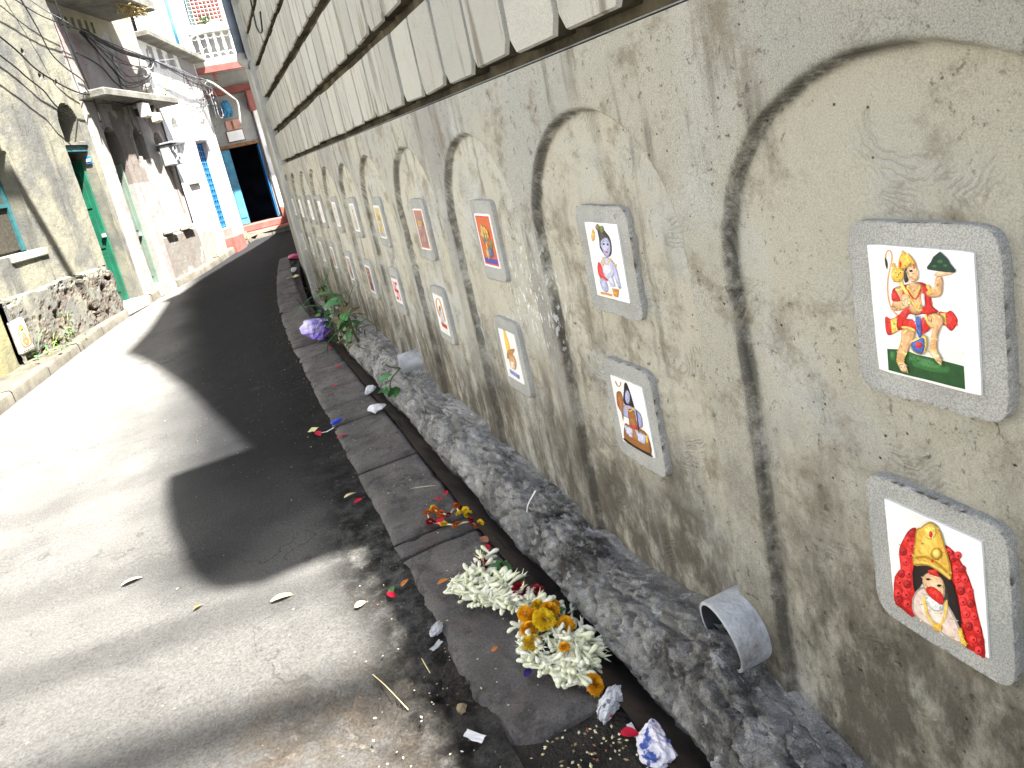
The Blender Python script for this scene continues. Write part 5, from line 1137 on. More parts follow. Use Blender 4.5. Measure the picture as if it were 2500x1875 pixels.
# --- house A: yellowed plaster, barred window, green door
hA = empty("plaster_house", FP(1.6, 0.2), "stained yellow grey plaster house with deep green door and eroded brick plinth", "house")
def fA(U, Z):
    tint = np.zeros(U.shape + (3,)); tf_ = np.zeros(U.shape)
    d = np.zeros(U.shape)
    er = fbm(U * 7, Z * 7, 321, 5, 0.65)
    pl = (Z < 0.90 + 0.05 * fbm(U * 3, U * 0, 322, 3)).astype(float) * (U < 2.40)
    d += pl * (0.075 + 0.10 * np.minimum(er, 0.05) - 0.07 * (er < -0.13))
    low = pl * (Z < 0.80) * (er < 0.04)
    setc(tint, tf_, low, (0.085, 0.07, 0.056), 0.85); setc(tint, tf_, low * (er < -0.05), (0.085, 0.06, 0.05), 0.6); setc(tint, tf_, low * (er < -0.14), (0.03, 0.028, 0.025), 1)
    w = rect(U, Z, 0.10, 1.16, 1.36, 2.58); d -= 0.26 * w
    g = rect(U, Z, 2.43, 3.00, 0.2, 2.64) ; d = np.where(g > 0, -0.9, d)
    t = arch(U, Z, 2.47, 2.96, 2.70, 3.24); d = np.where(t > 0, -0.42, d)
    # peeled holes high on the wall
    for (a, b) in ((2.40, 3.60), (2.49, 3.58), (2.74, 3.54), (2.2, 3.9)):
        d = np.where(np.hypot(U - a, (Z - b) * 0.8) < 0.03, -0.12, d)
    d += 0.02 * rect(U, Z, 1.26, 2.36, 0, 6) * 0 + 0.045 * rect(U, Z, -0.05, 0.07, 0, 6)
    return d, tint, tf_
facade("facade", 0.0, 3.16, 0.05, 5.6, fA, M['plA'], hA, 0.02)
fbox("body", 0.0, 3.16, 0.0, 5.6, -4.0, -1.0, M['plA0'], hA); fbox("roof", 0.0, 3.16, 5.601, 5.75, -4.0, 0.10, M['conc'], hA)
dr = fbox("door", 2.945, 2.985, 0.27, 2.45, -0.62, -0.15, M['green'], hA, 0.004)
for z0, z1 in ((0.42, 1.0), (1.12, 1.62), (1.74, 2.30)): fbox("door_panel", 2.936, 2.944, z0, z1, -0.55, -0.22, M['green'], dr, 0.002)
fbox("hasp", 2.90, 2.943, 1.28, 1.34, -0.20, -0.15, M['metal'], dr)
fbox("door_frame", 2.43, 2.47, 0.25, 2.64, -0.20, -0.06, M['green'], hA); fbox("lintel", 2.42, 3.02, 2.56, 2.68, -0.20, -0.03, M['teal'], hA)
fbox("doorstep", 2.35, 3.05, 0.10, 0.27, -0.5, 0.12, M['palec'], hA, 0.02)
wA = fbox("window", 0.10, 1.16, 1.40, 2.56, -0.24, -0.215, M['mesh'], hA)
for u in (0.12, 0.62, 1.12): fbox("window_frame", u - 0.025, u + 0.025, 1.38, 2.57, -0.214, -0.18, M['teal'], wA)
fbox("window_frame", 0.10, 1.14, 1.93, 1.98, -0.212, -0.182, M['teal'], wA)
fbox("window_sill", 0.55, 1.24, 1.26, 1.36, -0.25, 0.03, M['palec'], hA, 0.015)
fbox("drain_spout", 0.24, 0.36, 4.89, 5.01, 0.0, 1.94, M['conc'], hA, 0.01)  # unseen rod added to throw the diagonal shadow down the facade
np_ = empty("house_number_plate", FP(2.85, 2.43, -0.08), "small blue and white plate on the jamb of the green door", "sign")
box("plate", FP(2.985, 2.43, -0.06), (0.012, 0.09, 0.11), M['blue'], np_, 0.002, FROT); box("white_strip", FP(2.977, 2.43, -0.06), (0.006, 0.07, 0.04), M['white'], np_, 0, FROT)

# --- lime yellow house, mostly outside the picture on the left
h0 = empty("lime_house", FP(-0.4, 0.2), "dull lime yellow plaster pier at the left edge of the picture", "house")
def f0(U, Z):
    d = np.zeros(U.shape) + 0.10; return d, np.zeros(U.shape + (3,)), np.zeros(U.shape)
facade("facade", -0.9, -0.001, 0.0, 5.2, f0, M['plA0'], h0, 0.05)
fbox("body", -0.9, -0.01, 0.0, 5.2, -4.0, -0.05, M['plA0'], h0); fbox("roof", -0.9, -0.005, 5.21, 5.35, -4.0, 0.2, M['conc'], h0)
M['plW'] = plaster("fresh_whitewash", (0.78, 0.77, 0.73), (0.70, 0.69, 0.65), (0.35, 0.32, 0.28), 0.5)  # unseen house, made white to bounce sunlight onto the long wall
h9 = empty("whitewashed_house", FP(-7, 0.2), "whitewashed house opposite the near part of the long wall, outside the picture", "house")
facade("facade", -17.0, -0.91, 0.0, 5.6, f0, M['plW'], h9, 0.12)
fbox("body", -17.0, -0.91, 0.0, 5.6, -4.0, -0.05, M['plW'], h9); fbox("roof", -17.0, -0.91, 5.61, 5.75, -4.0, 0.15, M['conc'], h9)
for k in range(4): fbox("window", -3.2 - 2.6 * k, -2.4 - 2.6 * k, 1.4, 2.6, 0.08, 0.13, M['green'], h9, 0.01)
tp_ = empty("tile_plaque", FP(0.12, 0.46, 0.10), "small arched picture tile low on the plinth at the left edge", "plaque")
fbox("cement_frame", 0.0, 0.235, 0.27, 0.67, 0.08, 0.14, M['palec'], tp_, 0.02); pt_ = fbox("tile", 0.03, 0.205, 0.31, 0.63, 0.139, 0.146, M['tile'], tp_, 0.002)
me = print_mesh([((0.45, 0.22, 0.06), 1, [(0.15, 0.08), (0.85, 0.08), (0.85, 0.6), (0.7, 0.85), (0.5, 0.95), (0.3, 0.85), (0.15, 0.6)]), ((0.55, 0.5, 0.42), 1, [(0.24, 0.12), (0.76, 0.12), (0.76, 0.6), (0.5, 0.85), (0.24, 0.6)])] + figure_print((0.45, 0.16, 0.08), 77))
me.transform(Matrix.Translation(FP(0.118, 0.47, 0.147)) @ Matrix.Rotation(FROT + math.pi / 2, 4, 'Z') @ Matrix.Scale(1.45, 4) )
link("print", me, None, pt_)

# --- house B: pink plaster with ledge, arched doorway and niches
hB = empty("pink_house", FP(4.4, 0.2), "peeling pink plaster house with a long concrete ledge and arched doorway", "house")
def fB(U, Z):
    tint = np.zeros(U.shape + (3,)); tf_ = np.zeros(U.shape); d = np.zeros(U.shape) - 0.02
    d += 0.05 * rect(U, Z, 3.20, 3.50, 0, 3.3) + 0.04 * rect(U, Z, 4.06, 4.32, 0, 3.2)
    d += 0.05 * rect(U, Z, 4.42, 4.76, 1.10, 2.45) + 0.06 * rect(U, Z, 5.12, 5.50, 1.08, 2.5) + 0.05 * rect(U, Z, 5.40, 5.72, 3.3, 7)
    d += 0.05 * (Z < 1.02) * (U > 4.35)
    g = arch(U, Z, 3.55, 3.98, 0.2, 2.92); d = np.where(g > 0, -0.8, d)
    for (a, b, c, e) in ((4.50, 4.84, 2.38, 2.92), (5.24, 5.54, 2.40, 2.86)):
        d = np.where(arch(U, Z, a, b, c, e) > 0, -0.45, d)
    for k in range(6):
        a = 3.40 + 0.187 * k; d = np.where(rect(U, Z, a - 0.035, a + 0.035, 4.42 + 0.01 * k, 4.58 + 0.01 * k) > 0, -0.25, d)
    for k in range(4):
        a = 4.94 + 0.18 * k; d = np.where(rect(U, Z, a - 0.03, a + 0.03, 4.86, 4.98) > 0, -0.25, d)
    st = (fbm(U * 3, Z * 1.2, 331, 4) > 0.05) & (Z > 2.0) & (Z < 3.35) & (U > 3.9)
    setc(tint, tf_, st.astype(float), (0.10, 0.078, 0.062), 0.6)
    st = (fbm(U * 2, Z * 0.8, 333, 4) > 0.08) & (Z > 3.5) & (Z < 4.4)
    setc(tint, tf_, st.astype(float), (0.30, 0.215, 0.205), 0.6)
    st = (Z > 4.36) & (Z < 5.2) & (fbm(U * 3, Z * 3, 334, 4) > -0.08)
    setc(tint, tf_, st.astype(float), (0.30, 0.28, 0.19), 0.7)
    st = (Z < 1.0) & (U > 4.3) & (fbm(U * 4, Z * 4, 335, 4) > -0.12)
    setc(tint, tf_, st.astype(float), (0.14, 0.13, 0.112), 0.75)
    return d, tint, tf_
facade("facade", 3.17, 5.74, 0.05, 7.0, fB, M['plB'], hB, 0.02)
fbox("body", 3.17, 5.74, 0.0, 7.0, -4.0, -0.95, M['plB'], hB); fbox("roof", 3.17, 5.74, 7.01, 7.15, -4.0, 0.1, M['conc'], hB)
fbox("ledge", 3.20, 5.80, 3.30, 3.43, -0.05, 0.40, M['conc'], hB, 0.02)
fbox("balcony_slab", 3.17, 5.0, 4.74, 4.92, -0.05, 0.80, M['conc'], hB, 0.02)
dr = fbox("door", 3.93, 3.965, 0.33, 2.34, -0.5, -0.09, M['palegreen'], hB, 0.004)
fbox("door_panel", 3.922, 3.929, 0.45, 1.05, -0.42, -0.15, M['palegreen'], dr, 0.002); fbox("door_panel", 3.922, 3.929, 1.25, 2.15, -0.42, -0.15, M['palegreen'], dr, 0.002)
fbox("knob", 3.88, 3.928, 1.15, 1.20, -0.16, -0.12, M['metal'], dr)
fbox("doorstep", 3.50, 4.10, 0.12, 0.33, -0.4, 0.10, M['palec'], hB, 0.02)
for (a, b, z) in ((4.40, 4.78, 1.06), (5.10, 5.52, 1.04)): fbox("ledge_block", a, b, z, z + 0.07, 0.0, 0.11, M['palec'], hB, 0.01)
# nest of straw under the balcony
# --- house C: whitewashed
hC = empty("white_house", FP(7.0, 0.3), "whitewashed house with blue lattice door and bluish upper floor", "house")
def fC(U, Z):
    tint = np.zeros(U.shape + (3,)); tf_ = np.zeros(U.shape); d = np.zeros(U.shape)
    d = np.where(arch(U, Z, 6.14, 6.44, 2.80, 3.16) > 0, -0.16, d)
    d = np.where(rect(U, Z, 6.10, 6.50, 1.90, 2.68) > 0, -0.10, d)
    d = np.where(rect(U, Z, 7.03, 7.56, 0.80, 2.68) > 0, -0.14, d)
    up = (Z > 4.62 - 0.075 * (U - 5.72)); d += 0.08 * up
    setc(tint, tf_, up.astype(float), (0.60, 0.66, 0.70), 0.85)
    st = (Z < 0.85 + 0.25 * fbm(U * 2, U * 0, 341, 3) - 0.3 * (U > 6.6)) & (U < 7.0) & (fbm(U * 4, Z * 4, 342, 4) > -0.2)
    setc(tint, tf_, st.astype(float), (0.17, 0.16, 0.14), 0.8)
    st = (fbm(U * 3, Z * 0.9, 343, 4) > 0.06) & (Z > 2.3) & (Z < 4.4) & (U > 6.6)
    setc(tint, tf_, st.astype(float), (0.30, 0.24, 0.24), 0.6)
    st = (fbm(U * 5, Z * 0.6, 344, 4) > -0.03) & (Z > 4.1) & (Z < 4.5)
    setc(tint, tf_, st.astype(float), (0.09, 0.08, 0.085), 0.75)
    st = (Z < 0.8) & (U > 7.02) & (U < 7.6)
    setc(tint, tf_, st.astype(float), (0.30, 0.11, 0.09), 0.85)
    return d, tint, tf_
facade("facade", 5.745, 8.20, 0.1, 7.4, fC, M['plC'], hC)
fbox("body", 5.745, 8.20, 0.0, 7.4, -4.0, -0.3, M['plC'], hC); fbox("roof", 5.745, 8.22, 7.41, 7.55, -4.0, 0.2, M['palec'], hC)
cor = fbox("cornice", 5.72, 8.28, 4.47, 4.59, -0.05, 0.26, M['conc'], hC, 0.02)
for v in cor.data.vertices:
    uu = (v.co.x - FO[0]) * FE[0] + (v.co.y - FO[1]) * FE[1]; v.co.z += 0.10 - 0.075 * (uu - 5.72)
fbox("end_wall", 8.205, 8.23, 0.1, 7.4, -4.0, 0.01, M['plC'], hC)
dC = fbox("door", 7.04, 7.55, 0.80, 2.67, -0.135, -0.115, M['dark'], hC)
for k in range(5): fbox("door_bar", 7.05 + 0.118 * k, 7.075 + 0.118 * k, 0.81, 2.66, -0.114, -0.085, M['blue'], dC)
for k in range(16): fbox("lattice_bar", 7.045, 7.55, 0.84 + 0.117 * k, 0.862 + 0.117 * k, -0.113, -0.088, M['blue'], dC)
fbox("lintel", 6.98, 7.62, 2.69, 2.77, -0.1, 0.10, M['white'], hC, 0.008)
fbox("doorstep", 6.99, 7.60, 0.25, 0.62, -0.1, 0.22, M['red'], hC, 0.02)
fbox("window_sill", 6.06, 6.54, 1.83, 1.90, -0.05, 0.06, M['palec'], hC, 0.01)
tube("downpipe", [FP(7.30, 7.3, 0.16), FP(7.28, 5.6, 0.16), FP(7.26, 4.60, 0.16)], 0.035, M['skyblue'], hC, 8, 2)

# --- house D closing the view
hD = empty("blue_door_house", (1.2, 17.6, 0.4), "grey house across the lane end with open blue doors, red steps and ornate white balcony", "house")
DY = 17.6
def dbox(name, u0, u1, z0, z1, d0, d1, mat, parent=hD, bevel=0.0):
    return box(name, (0.4 + (u0 + u1) / 2, DY - (d0 + d1) / 2, (z0 + z1) / 2), (u1 - u0, d1 - d0, z1 - z0), mat, parent, bevel)
dbox("wall", -1.2, 0.07, 0.2, 8.0, -0.3, 0.0, M['plD']); dbox("wall", 1.0, 5.0, 0.2, 8.0, -0.3, 0.0, M['plD']); dbox("wall", 0.071, 0.999, 2.56, 5.36, -0.3, 0.0, M['plD'])
dbox("wall", 0.071, 0.25, 5.361, 8.0, -0.3, 0.0, M['plD']); dbox("wall", 0.251, 0.999, 6.6, 8.0, -0.3, 0.0, M['plD'])
# dark room behind the door
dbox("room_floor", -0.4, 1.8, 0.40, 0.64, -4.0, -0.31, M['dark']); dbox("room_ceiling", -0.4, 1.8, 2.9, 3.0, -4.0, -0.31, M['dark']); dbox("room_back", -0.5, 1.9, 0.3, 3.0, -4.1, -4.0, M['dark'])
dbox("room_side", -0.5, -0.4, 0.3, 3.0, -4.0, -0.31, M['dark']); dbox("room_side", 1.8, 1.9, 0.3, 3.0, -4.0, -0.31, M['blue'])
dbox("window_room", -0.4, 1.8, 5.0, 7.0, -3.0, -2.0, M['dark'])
dl = dbox("door", 0.072, 0.275, 0.69, 2.53, -0.05, 0.0, M['skyblue'], hD, 0.005); dbox("door_panel", 0.10, 0.245, 0.85, 1.5, 0.001, 0.012, M['skyblue'], dl, 0.002); dbox("door_panel", 0.10, 0.245, 1.65, 2.4, 0.001, 0.012, M['skyblue'], dl, 0.002)
d2 = dbox("door", 0.955, 0.99, 0.69, 2.53, -0.55, 0.05, M['blue'], hD, 0.005)
dbox("door_frame", 0.0, 1.06, 2.54, 2.62, -0.05, 0.07, M['wood'], hD, 0.005)
dbox("step", -0.1, 1.7, 0.22, 0.50, 0.0, 0.62, M['red'], hD, 0.02); dbox("step", -0.05, 1.05, 0.501, 0.67, -0.3, 0.30, M['red'], hD, 0.02)
dbox("pilaster", 1.06, 1.45, 0.90, 3.4, 0.001, 0.07, M['white'], hD, 0.01); dbox("plinth", 1.06, 1.9, 0.502, 0.89, 0.001, 0.09, M['red'], hD, 0.01)
tube("drainpipe", [(0.4 + 1.03, DY - 0.09, 3.6), (0.4 + 1.03, DY - 0.09, 2.0), (0.4 + 1.04, DY - 0.09, 0.5)], 0.022, M['darkmetal'], hD, 6, 2)
dbox("meter_box", 1.16, 1.30, 2.18, 2.42, 0.071, 0.15, M['palec'], hD, 0.01)
# balcony: slab, red beam, rail, ornate balusters
bal = dbox("balcony_slab", 0.04, 2.4, 4.28, 4.45, 0.0, 1.20, M['palec'], hD, 0.01)
dbox("beam", 0.04, 2.4, 4.15, 4.279, 1.08, 1.20, M['redpaint'], bal, 0.005); dbox("beam", 0.0, 2.4, 3.78, 3.95, 0.001, 0.12, M['redpaint'], bal, 0.005)
dbox("bracket", 0.98, 1.16, 3.30, 3.75, 0.001, 0.5, M['redpaint'], bal, 0.02); dbox("bracket", 0.36, 0.42, 4.0, 4.149, 0.9, 1.1, M['redpaint'], bal)
rail = dbox("balustrade", 0.02, 2.4, 4.97, 5.09, 1.06, 1.22, M['palec'], hD, 0.01)
for k in range(12):
    u = 0.10 + 0.17 * k
    bm_v, bm_f = [], []
    prf = [(0.030, 4.452), (0.032, 4.50), (0.018, 4.54), (0.034, 4.62), (0.040, 4.68), (0.022, 4.78), (0.030, 4.86), (0.020, 4.92), (0.032, 4.969)]
    n = 8
    for (r_, z_) in prf: bm_v += [(0.4 + u + r_ * math.cos(2 * math.pi * j / n), DY - 1.14 + r_ * math.sin(2 * math.pi * j / n), z_) for j in range(n)]
    for s in range(len(prf) - 1): bm_f += [(s * n + j, s * n + (j + 1) % n, (s + 1) * n + (j + 1) % n, (s + 1) * n + j) for j in range(n)]
    mobj("baluster", bm_v, bm_f, M['white'], rail, True)
    # fan scrolls at foot and head between balusters
    for zc, up in ((4.47, 1), (4.955, -1)):
        pts = [(0.4 + u + 0.085 + 0.075 * math.cos(t), DY - 1.14, zc + up * 0.085 * math.sin(t)) for t in np.linspace(0, math.pi, 7)]
        v, f = tube_vf(pts, 0.013, 5); mobj("scroll", v, f, M['white'], rail, True)
# upper window: frame, grille, sill with plants
dbox("window_sill", 0.10, 1.30, 5.28, 5.37, 0.001, 0.30, M['palec'], hD, 0.01)
gr = dbox("window", 0.26, 0.99, 5.38, 6.59, -0.12, -0.06, M['redpaint'], hD)
for k in range(9): dbox("grille_bar", 0.27 + 0.088 * k, 0.278 + 0.088 * k, 5.375, 6.59, 0.02, 0.03, M['white'], gr)
for k in range(14): dbox("grille_bar", 0.25, 1.0, 5.40 + 0.088 * k, 5.408 + 0.088 * k, 0.031, 0.04, M['white'], gr)
dbox("shutter", 0.24, 0.33, 5.38, 6.59, -0.05, 0.0, M['teal'], gr)
# boards and blue bundle over the door
sg = empty("sign_board", (0.95, 17.5, 2.7), "white and pink notice boards above the open blue door", "sign")
dbox("board", 0.33, 0.70, 2.69, 2.93, 0.02, 0.05, M['white'], sg, 0.005); dbox("board_frame", 0.31, 0.72, 2.67, 2.95, 0.005, 0.019, M['wood'], sg)
dbox("pink_board", 0.36, 0.70, 2.955, 3.19, 0.01, 0.04, M['sign_pink'], sg, 0.005); dbox("stripe", 0.49, 0.54, 2.97, 3.17, 0.041, 0.05, M['wood'], sg)
# number plate on the far right pilaster is the meter box above
# ------------------------------------------------------------------ street furniture on the houses
tb = empty("tarpaulin_bundle", (0.88, 17.35, 3.3), "crumpled blue tarpaulin bundle hanging under the balcony", "bundle")
def crumple(name, c, size, mat, parent=None, seed=0, sub=3, amp=0.35, flat=0.0):
    bm = bmesh.new(); bmesh.ops.create_icosphere(bm, subdivisions=sub, radius=1.0)
    r = np.random.default_rng(seed)
    dirs = r.normal(size=(14, 3)); dirs /= np.linalg.norm(dirs, axis=1)[:, None]; offs = r.uniform(0.55, 0.95, 14)
    ph = r.uniform(0, 6, 6); fr = r.normal(size=(6, 3)) * 4.5
    for v in bm.verts:
        p = np.array(v.co); k = 1.0
        for d, o in zip(dirs, offs):
            q = p @ d
            if q > o: k = min(k, o / q)                      # planar facets, like folded paper or foil
        w = sum(abs(math.sin(p @ fr[j] + ph[j])) for j in range(6)) / 6
        k *= 1 - amp * (w - 0.45)
        q = p * k
        if q[2] < -flat_z(flat): q[2] = -flat_z(flat) + 0.08 * (q[2] + flat_z(flat))
        v.co = Vector((q[0] * size[0], q[1] * size[1], q[2] * size[2]))
    me = bpy.data.meshes.new("mesh"); bm.to_mesh(me); bm.free()
    lo = min(v.co.z for v in me.vertices)
    me.transform(Matrix.Translation((c[0], c[1], c[2] - lo)) @ Matrix.Rotation(r.uniform(0, 6), 4, 'Z'))
    return link(name, me, mat, parent)
def flat_z(f): return 0.62 - f * 0.3
crumple("cloth", (0.88, 17.38, 3.24), (0.17, 0.15, 0.25), M['tarp'], tb, 5, 4, 0.45)
mb = empty("meter_box", FP(5.3, 2.2, 0.06), "grey metal meter box with two round dials on the white house corner", "meter box")
fbox("case", 5.14, 5.58, 2.22, 2.58, 0.06, 0.24, M['metal'], mb, 0.012)
for (u, z, r) in ((5.26, 2.49, 0.075), (5.34, 2.31, 0.055)):
    ring = [(u + r * math.cos(t), z + r * math.sin(t)) for t in np.linspace(0, 2 * math.pi, 20, endpoint=False)]
    vs = [FP(a, b, 0.235) for a, b in ring] + [FP(a, b, 0.29) for a, b in ring] + [FP(u + (a - u) * 0.8, z + (b - z) * 0.8, 0.29) for a, b in ring] + [FP(u + (a - u) * 0.8, z + (b - z) * 0.8, 0.262) for a, b in ring]
    n = 20
    fs = [(s * n + k, s * n + (k + 1) % n, (s + 1) * n + (k + 1) % n, (s + 1) * n + k) for s in range(3) for k in range(n)] + [tuple(3 * n + k for k in range(n))]
    mobj("dial", vs, fs, M['metal'], mb)
fbox("hood", 5.12, 5.68, 2.60, 2.63, 0.02, 0.32, M['metal'], mb, 0.004)
for (u0, u1, z0, z1, mt, lb, nm) in ((4.36, 4.60, 3.03, 3.27, 'white', "white fuse box hanging under the concrete ledge, left of the cream one", "case"), (4.74, 4.94, 2.96, 3.12, 'yellowbox', "cream fuse box under the ledge, right of the white one", "case")):
    fb_ = empty("fuse_box", FP(u0, z0, 0.3), lb, "fuse box", "fuse boxes under the ledge")
    fbox("case", u0, u1, z0, z1, 0.26, 0.36, M[mt], fb_, 0.01); fbox("lid", u0 + 0.02, u1 - 0.02, z0 + 0.02, z1 - 0.02, 0.361, 0.372, M[mt], fb_, 0.004); fbox("bracket", u0 + 0.06, u0 + 0.12, z1 + 0.001, z1 + 0.13, 0.0, 0.34, M['darkmetal'], fb_)
lamp = empty("street_lamp", (0.42, 15.4, 4.72), "white street lamp on a short arm in front of the ornate balcony", "street lamp")
tube("arm", [(0.28, 15.75, 4.62), (0.50, 15.55, 4.74), (0.75, 15.5, 4.84)], 0.022, M['white'], lamp, 8, 4)
hv = []
hp = [(0.66, 0.045, 0.04), (0.74, 0.075, 0.055), (0.9, 0.10, 0.07), (1.05, 0.095, 0.06), (1.14, 0.05, 0.03)]
n = 10; vs = []; fs = []
for (x, w, h) in hp: vs += [(x, 15.5 + w * math.cos(2 * math.pi * k / n), 4.80 + (x - 0.66) * 0.42 + h * math.sin(2 * math.pi * k / n)) for k in range(n)]
for s in range(len(hp) - 1): fs += [(s * n + k, s * n + (k + 1) % n, (s + 1) * n + (k + 1) % n, (s + 1) * n + k) for k in range(n)]
fs += [tuple(range(n))[::-1], tuple((len(hp) - 1) * n + k for k in range(n))]
mobj("lamp_head", vs, fs, M['white'], lamp, True)
pole = empty("bent_pipe", (0.68, 16.5, 3.9), "white bent pipe arm with a hanging end below the balcony", "pipe")
tube("arm", [(0.42, 16.3, 4.02), (0.68, 16.4, 3.93), (1.09, 16.5, 3.48)], 0.028, M['palec'], pole, 8, 4); tube("drop", [(1.09, 16.5, 3.48), (1.10, 16.5, 3.35), (1.03, 16.5, 2.92)], 0.022, M['palec'], pole, 8, 4)
dp = empty("downpipe", (WX - 0.07, 8.62, 3.0), "blue grey downpipe with a white elbow at the far end of the long wall", "pipe")
tube("pipe", [(WX - 0.085, 8.60, 6.5), (WX - 0.085, 8.60, 4.5), (WX - 0.085, 8.60, 3.0)], 0.05, M['bluegrey'], dp, 12, 2)
tube("elbow", [(WX - 0.085, 8.60, 3.02), (WX - 0.09, 8.56, 2.94), (WX - 0.02, 8.50, 2.88)], 0.056, M['palec'], dp, 10, 4)
wc = mobj("loose_wire", *tube_vf(spline([(WX - 0.02, 6.9, 3.9), (WX - 0.03, 6.75, 3.3), (WX - 0.03, 6.9, 2.95), (WX - 0.03, 6.6, 2.84), (WX - 0.03, 6.35, 2.95)], 8), 0.008, 5), M['black'], None, True)
tag(wc, "thin black wire dangling in a hook shape on the upper wall panels", "wire")

# ------------------------------------------------------------------ cables
CN = {"n": 0}
def cable(pts, r, label, mat='black', group="cables strung along the left houses", jit=0.0):
    P = [FP(*p) if len(p) == 3 else p for p in pts]
    v, f = tube_vf(spline(P, 7), r, 5)
    o = mobj("cable", v, f, M[mat], None, True)
    return tag(o, label, "cable", group)
off = 0.16
single = [
 ([(0.2, 4.6), (0.9, 4.3), (1.74, 3.87), (2.11, 3.61), (2.63, 3.43), (3.03, 3.36), (3.31, 3.37), (3.61, 3.28), (4.05, 3.24), (4.45, 3.29)], 0.011, 'black', "cable sagging from the upper left corner to the white fuse box"),
 ([(1.8, 5.4), (2.27, 4.57), (2.44, 4.21), (2.55, 3.9), (2.79, 3.72), (3.15, 3.56), (3.2, 3.41), (3.8, 3.30), (4.35, 3.26)], 0.009, 'black', "cable bending round the house corner to the concrete ledge"),
 ([(3.10, 4.9), (3.13, 4.46), (3.15, 4.01), (3.24, 3.49), (3.28, 3.21), (3.26, 2.95)], 0.014, 'black', "thick black cable running down the corner of the yellow house"),
 ([(0.5, 4.95), (2.1, 4.53), (2.68, 4.39), (3.61, 4.34)], 0.008, 'black', "upper cable from the left edge to the first wire knot"),
 ([(0.9, 5.3), (2.44, 4.6), (3.14, 4.43), (3.61, 4.34)], 0.007, 'greycable', "thin grey cable just above the first wire knot"),
 ([(3.2, 3.98), (3.56, 3.91), (3.86, 3.81), (4.06, 3.64), (4.37, 3.49)], 0.012, 'black', "black cable crossing the pink wall down to the ledge"),
 ([(5.26, 4.18), (5.17, 3.91), (5.15, 3.59), (4.94, 3.17)], 0.008, 'greycable', "grey cable hanging straight from the bundle to the cream fuse box"),
 ([(0.3, 4.3), (1.0, 3.95), (1.62, 3.63), (1.83, 3.49), (2.09, 3.34), (2.22, 3.18), (2.45, 3.01)], 0.010, 'black', "low cable on the yellow house ending at the arch over the green door"),
 ([(4.40, 3.35), (4.27, 3.1), (4.36, 2.82), (4.42, 2.80)], 0.009, 'greycable', "short grey cable hooking below the white fuse box"),
 ([(5.99, 4.17), (6.78, 4.29), (8.28, 4.59), (8.9, 4.8)], 0.006, 'greycable', "thin wire rising past the cornice of the white house"),
 ([(8.38, 3.87), (8.60, 3.66), (8.66, 3.25), (8.39, 3.2), (8.40, 3.53)], 0.009, 'greycable', "loop of grey cable hanging at the corner of the white house"),
]
for pts, r, mt, lb in single: cable([(u, z, off) for u, z in pts], r, lb, mt)
rr = random.Random(4)
N1, N2, N3 = (3.61, 4.34), (5.82, 4.16), (8.45, 4.05)
for k in range(9):
    sg_ = rr.uniform(0.02, 0.10); d_ = off + rr.uniform(-0.05, 0.06)
    cable([(N1[0], N1[1] + rr.uniform(-.04, .04), d_), ((N1[0] + N2[0]) / 2 + rr.uniform(-.2, .2), (N1[1] + N2[1]) / 2 - sg_, d_), (N2[0], N2[1] + rr.uniform(-.05, .05), d_)], rr.uniform(0.006, 0.013), "one of the taut cables in the bundle above the pink house ledge", 'black', "taut cable bundle over the ledge")
for k in range(11):
    dp_ = rr.uniform(0.25, 0.72); m = rr.uniform(0.35, 0.7); d_ = off + rr.uniform(-0.06, 0.05)
    cable([(N1[0], N1[1], d_), (N1[0] + 0.30 * (N2[0] - N1[0]) + rr.uniform(-.1, .1), N1[1] - 0.75 * dp_, d_), (N1[0] + m * (N2[0] - N1[0]), N1[1] - dp_ - 0.06, d_), (N1[0] + 0.86 * (N2[0] - N1[0]), N2[1] - 0.5 * dp_, d_), (N2[0], N2[1], d_)], rr.uniform(0.004, 0.009), "one of the slack cables sagging between the two wire knots", rr.choice(['black', 'black', 'greycable']), "slack cables under the bundle")
for k in range(8):
    sg_ = rr.uniform(0.03, 0.22)
    cable([(N2[0], N2[1], off), ((N2[0] + N3[0]) / 2, (N2[1] + N3[1]) / 2 - sg_, off + 0.04), (N3[0] - rr.uniform(0, .3), N3[1] - rr.uniform(0, .25), off)], rr.uniform(0.005, 0.010), "one of the cables running along the white house to its far corner", rr.choice(['black', 'greycable']), "cables along the white house")
for k in range(13):   # tangled coils near the far corner
    cu, cz = rr.uniform(6.9, 8.2), rr.uniform(3.5, 3.95); ra, rb = rr.uniform(0.12, 0.3), rr.uniform(0.06, 0.17); ph = rr.uniform(0, 6); t1 = rr.uniform(4, 9)
    cable([(cu + ra * math.cos(ph + t) + 0.03 * t, cz + rb * math.sin(ph + t) - 0.01 * t, off + 0.02 * math.sin(2 * t)) for t in np.linspace(0, t1, 12)], rr.uniform(0.004, 0.007), "one of the tangled wire loops at the far corner of the white house", rr.choice(['greycable', 'greycable', 'black']), "tangled wire loops")
for k in range(6):    # loose ends hanging down
    cu = rr.uniform(7.6, 8.25); L_ = rr.uniform(0.3, 0.8)
    cable([(cu, 3.7, off), (cu + 0.03, 3.7 - L_ / 2, off), (cu + rr.uniform(-.05, .08), 3.7 - L_, off - 0.02)], 0.005, "one of the loose wire ends hanging at the white house corner", rr.choice(['black', 'greycable']), "loose wire ends")
for (zz, rr_, lb) in ((4.15, 0.014, "cable crossing below the balcony to the long wall, upper"), (3.98, 0.012, "cable crossing below the balcony to the long wall, middle"), (3.72, 0.008, "cable crossing below the balcony to the long wall, lower")):
    a = FP(8.25, 4.02, 0.16); cable([a, (0.75, 13.4, zz - 0.22), (0.93, 9.2, zz - 0.1)], rr_, lb, 'black', "cables crossing to the long wall")
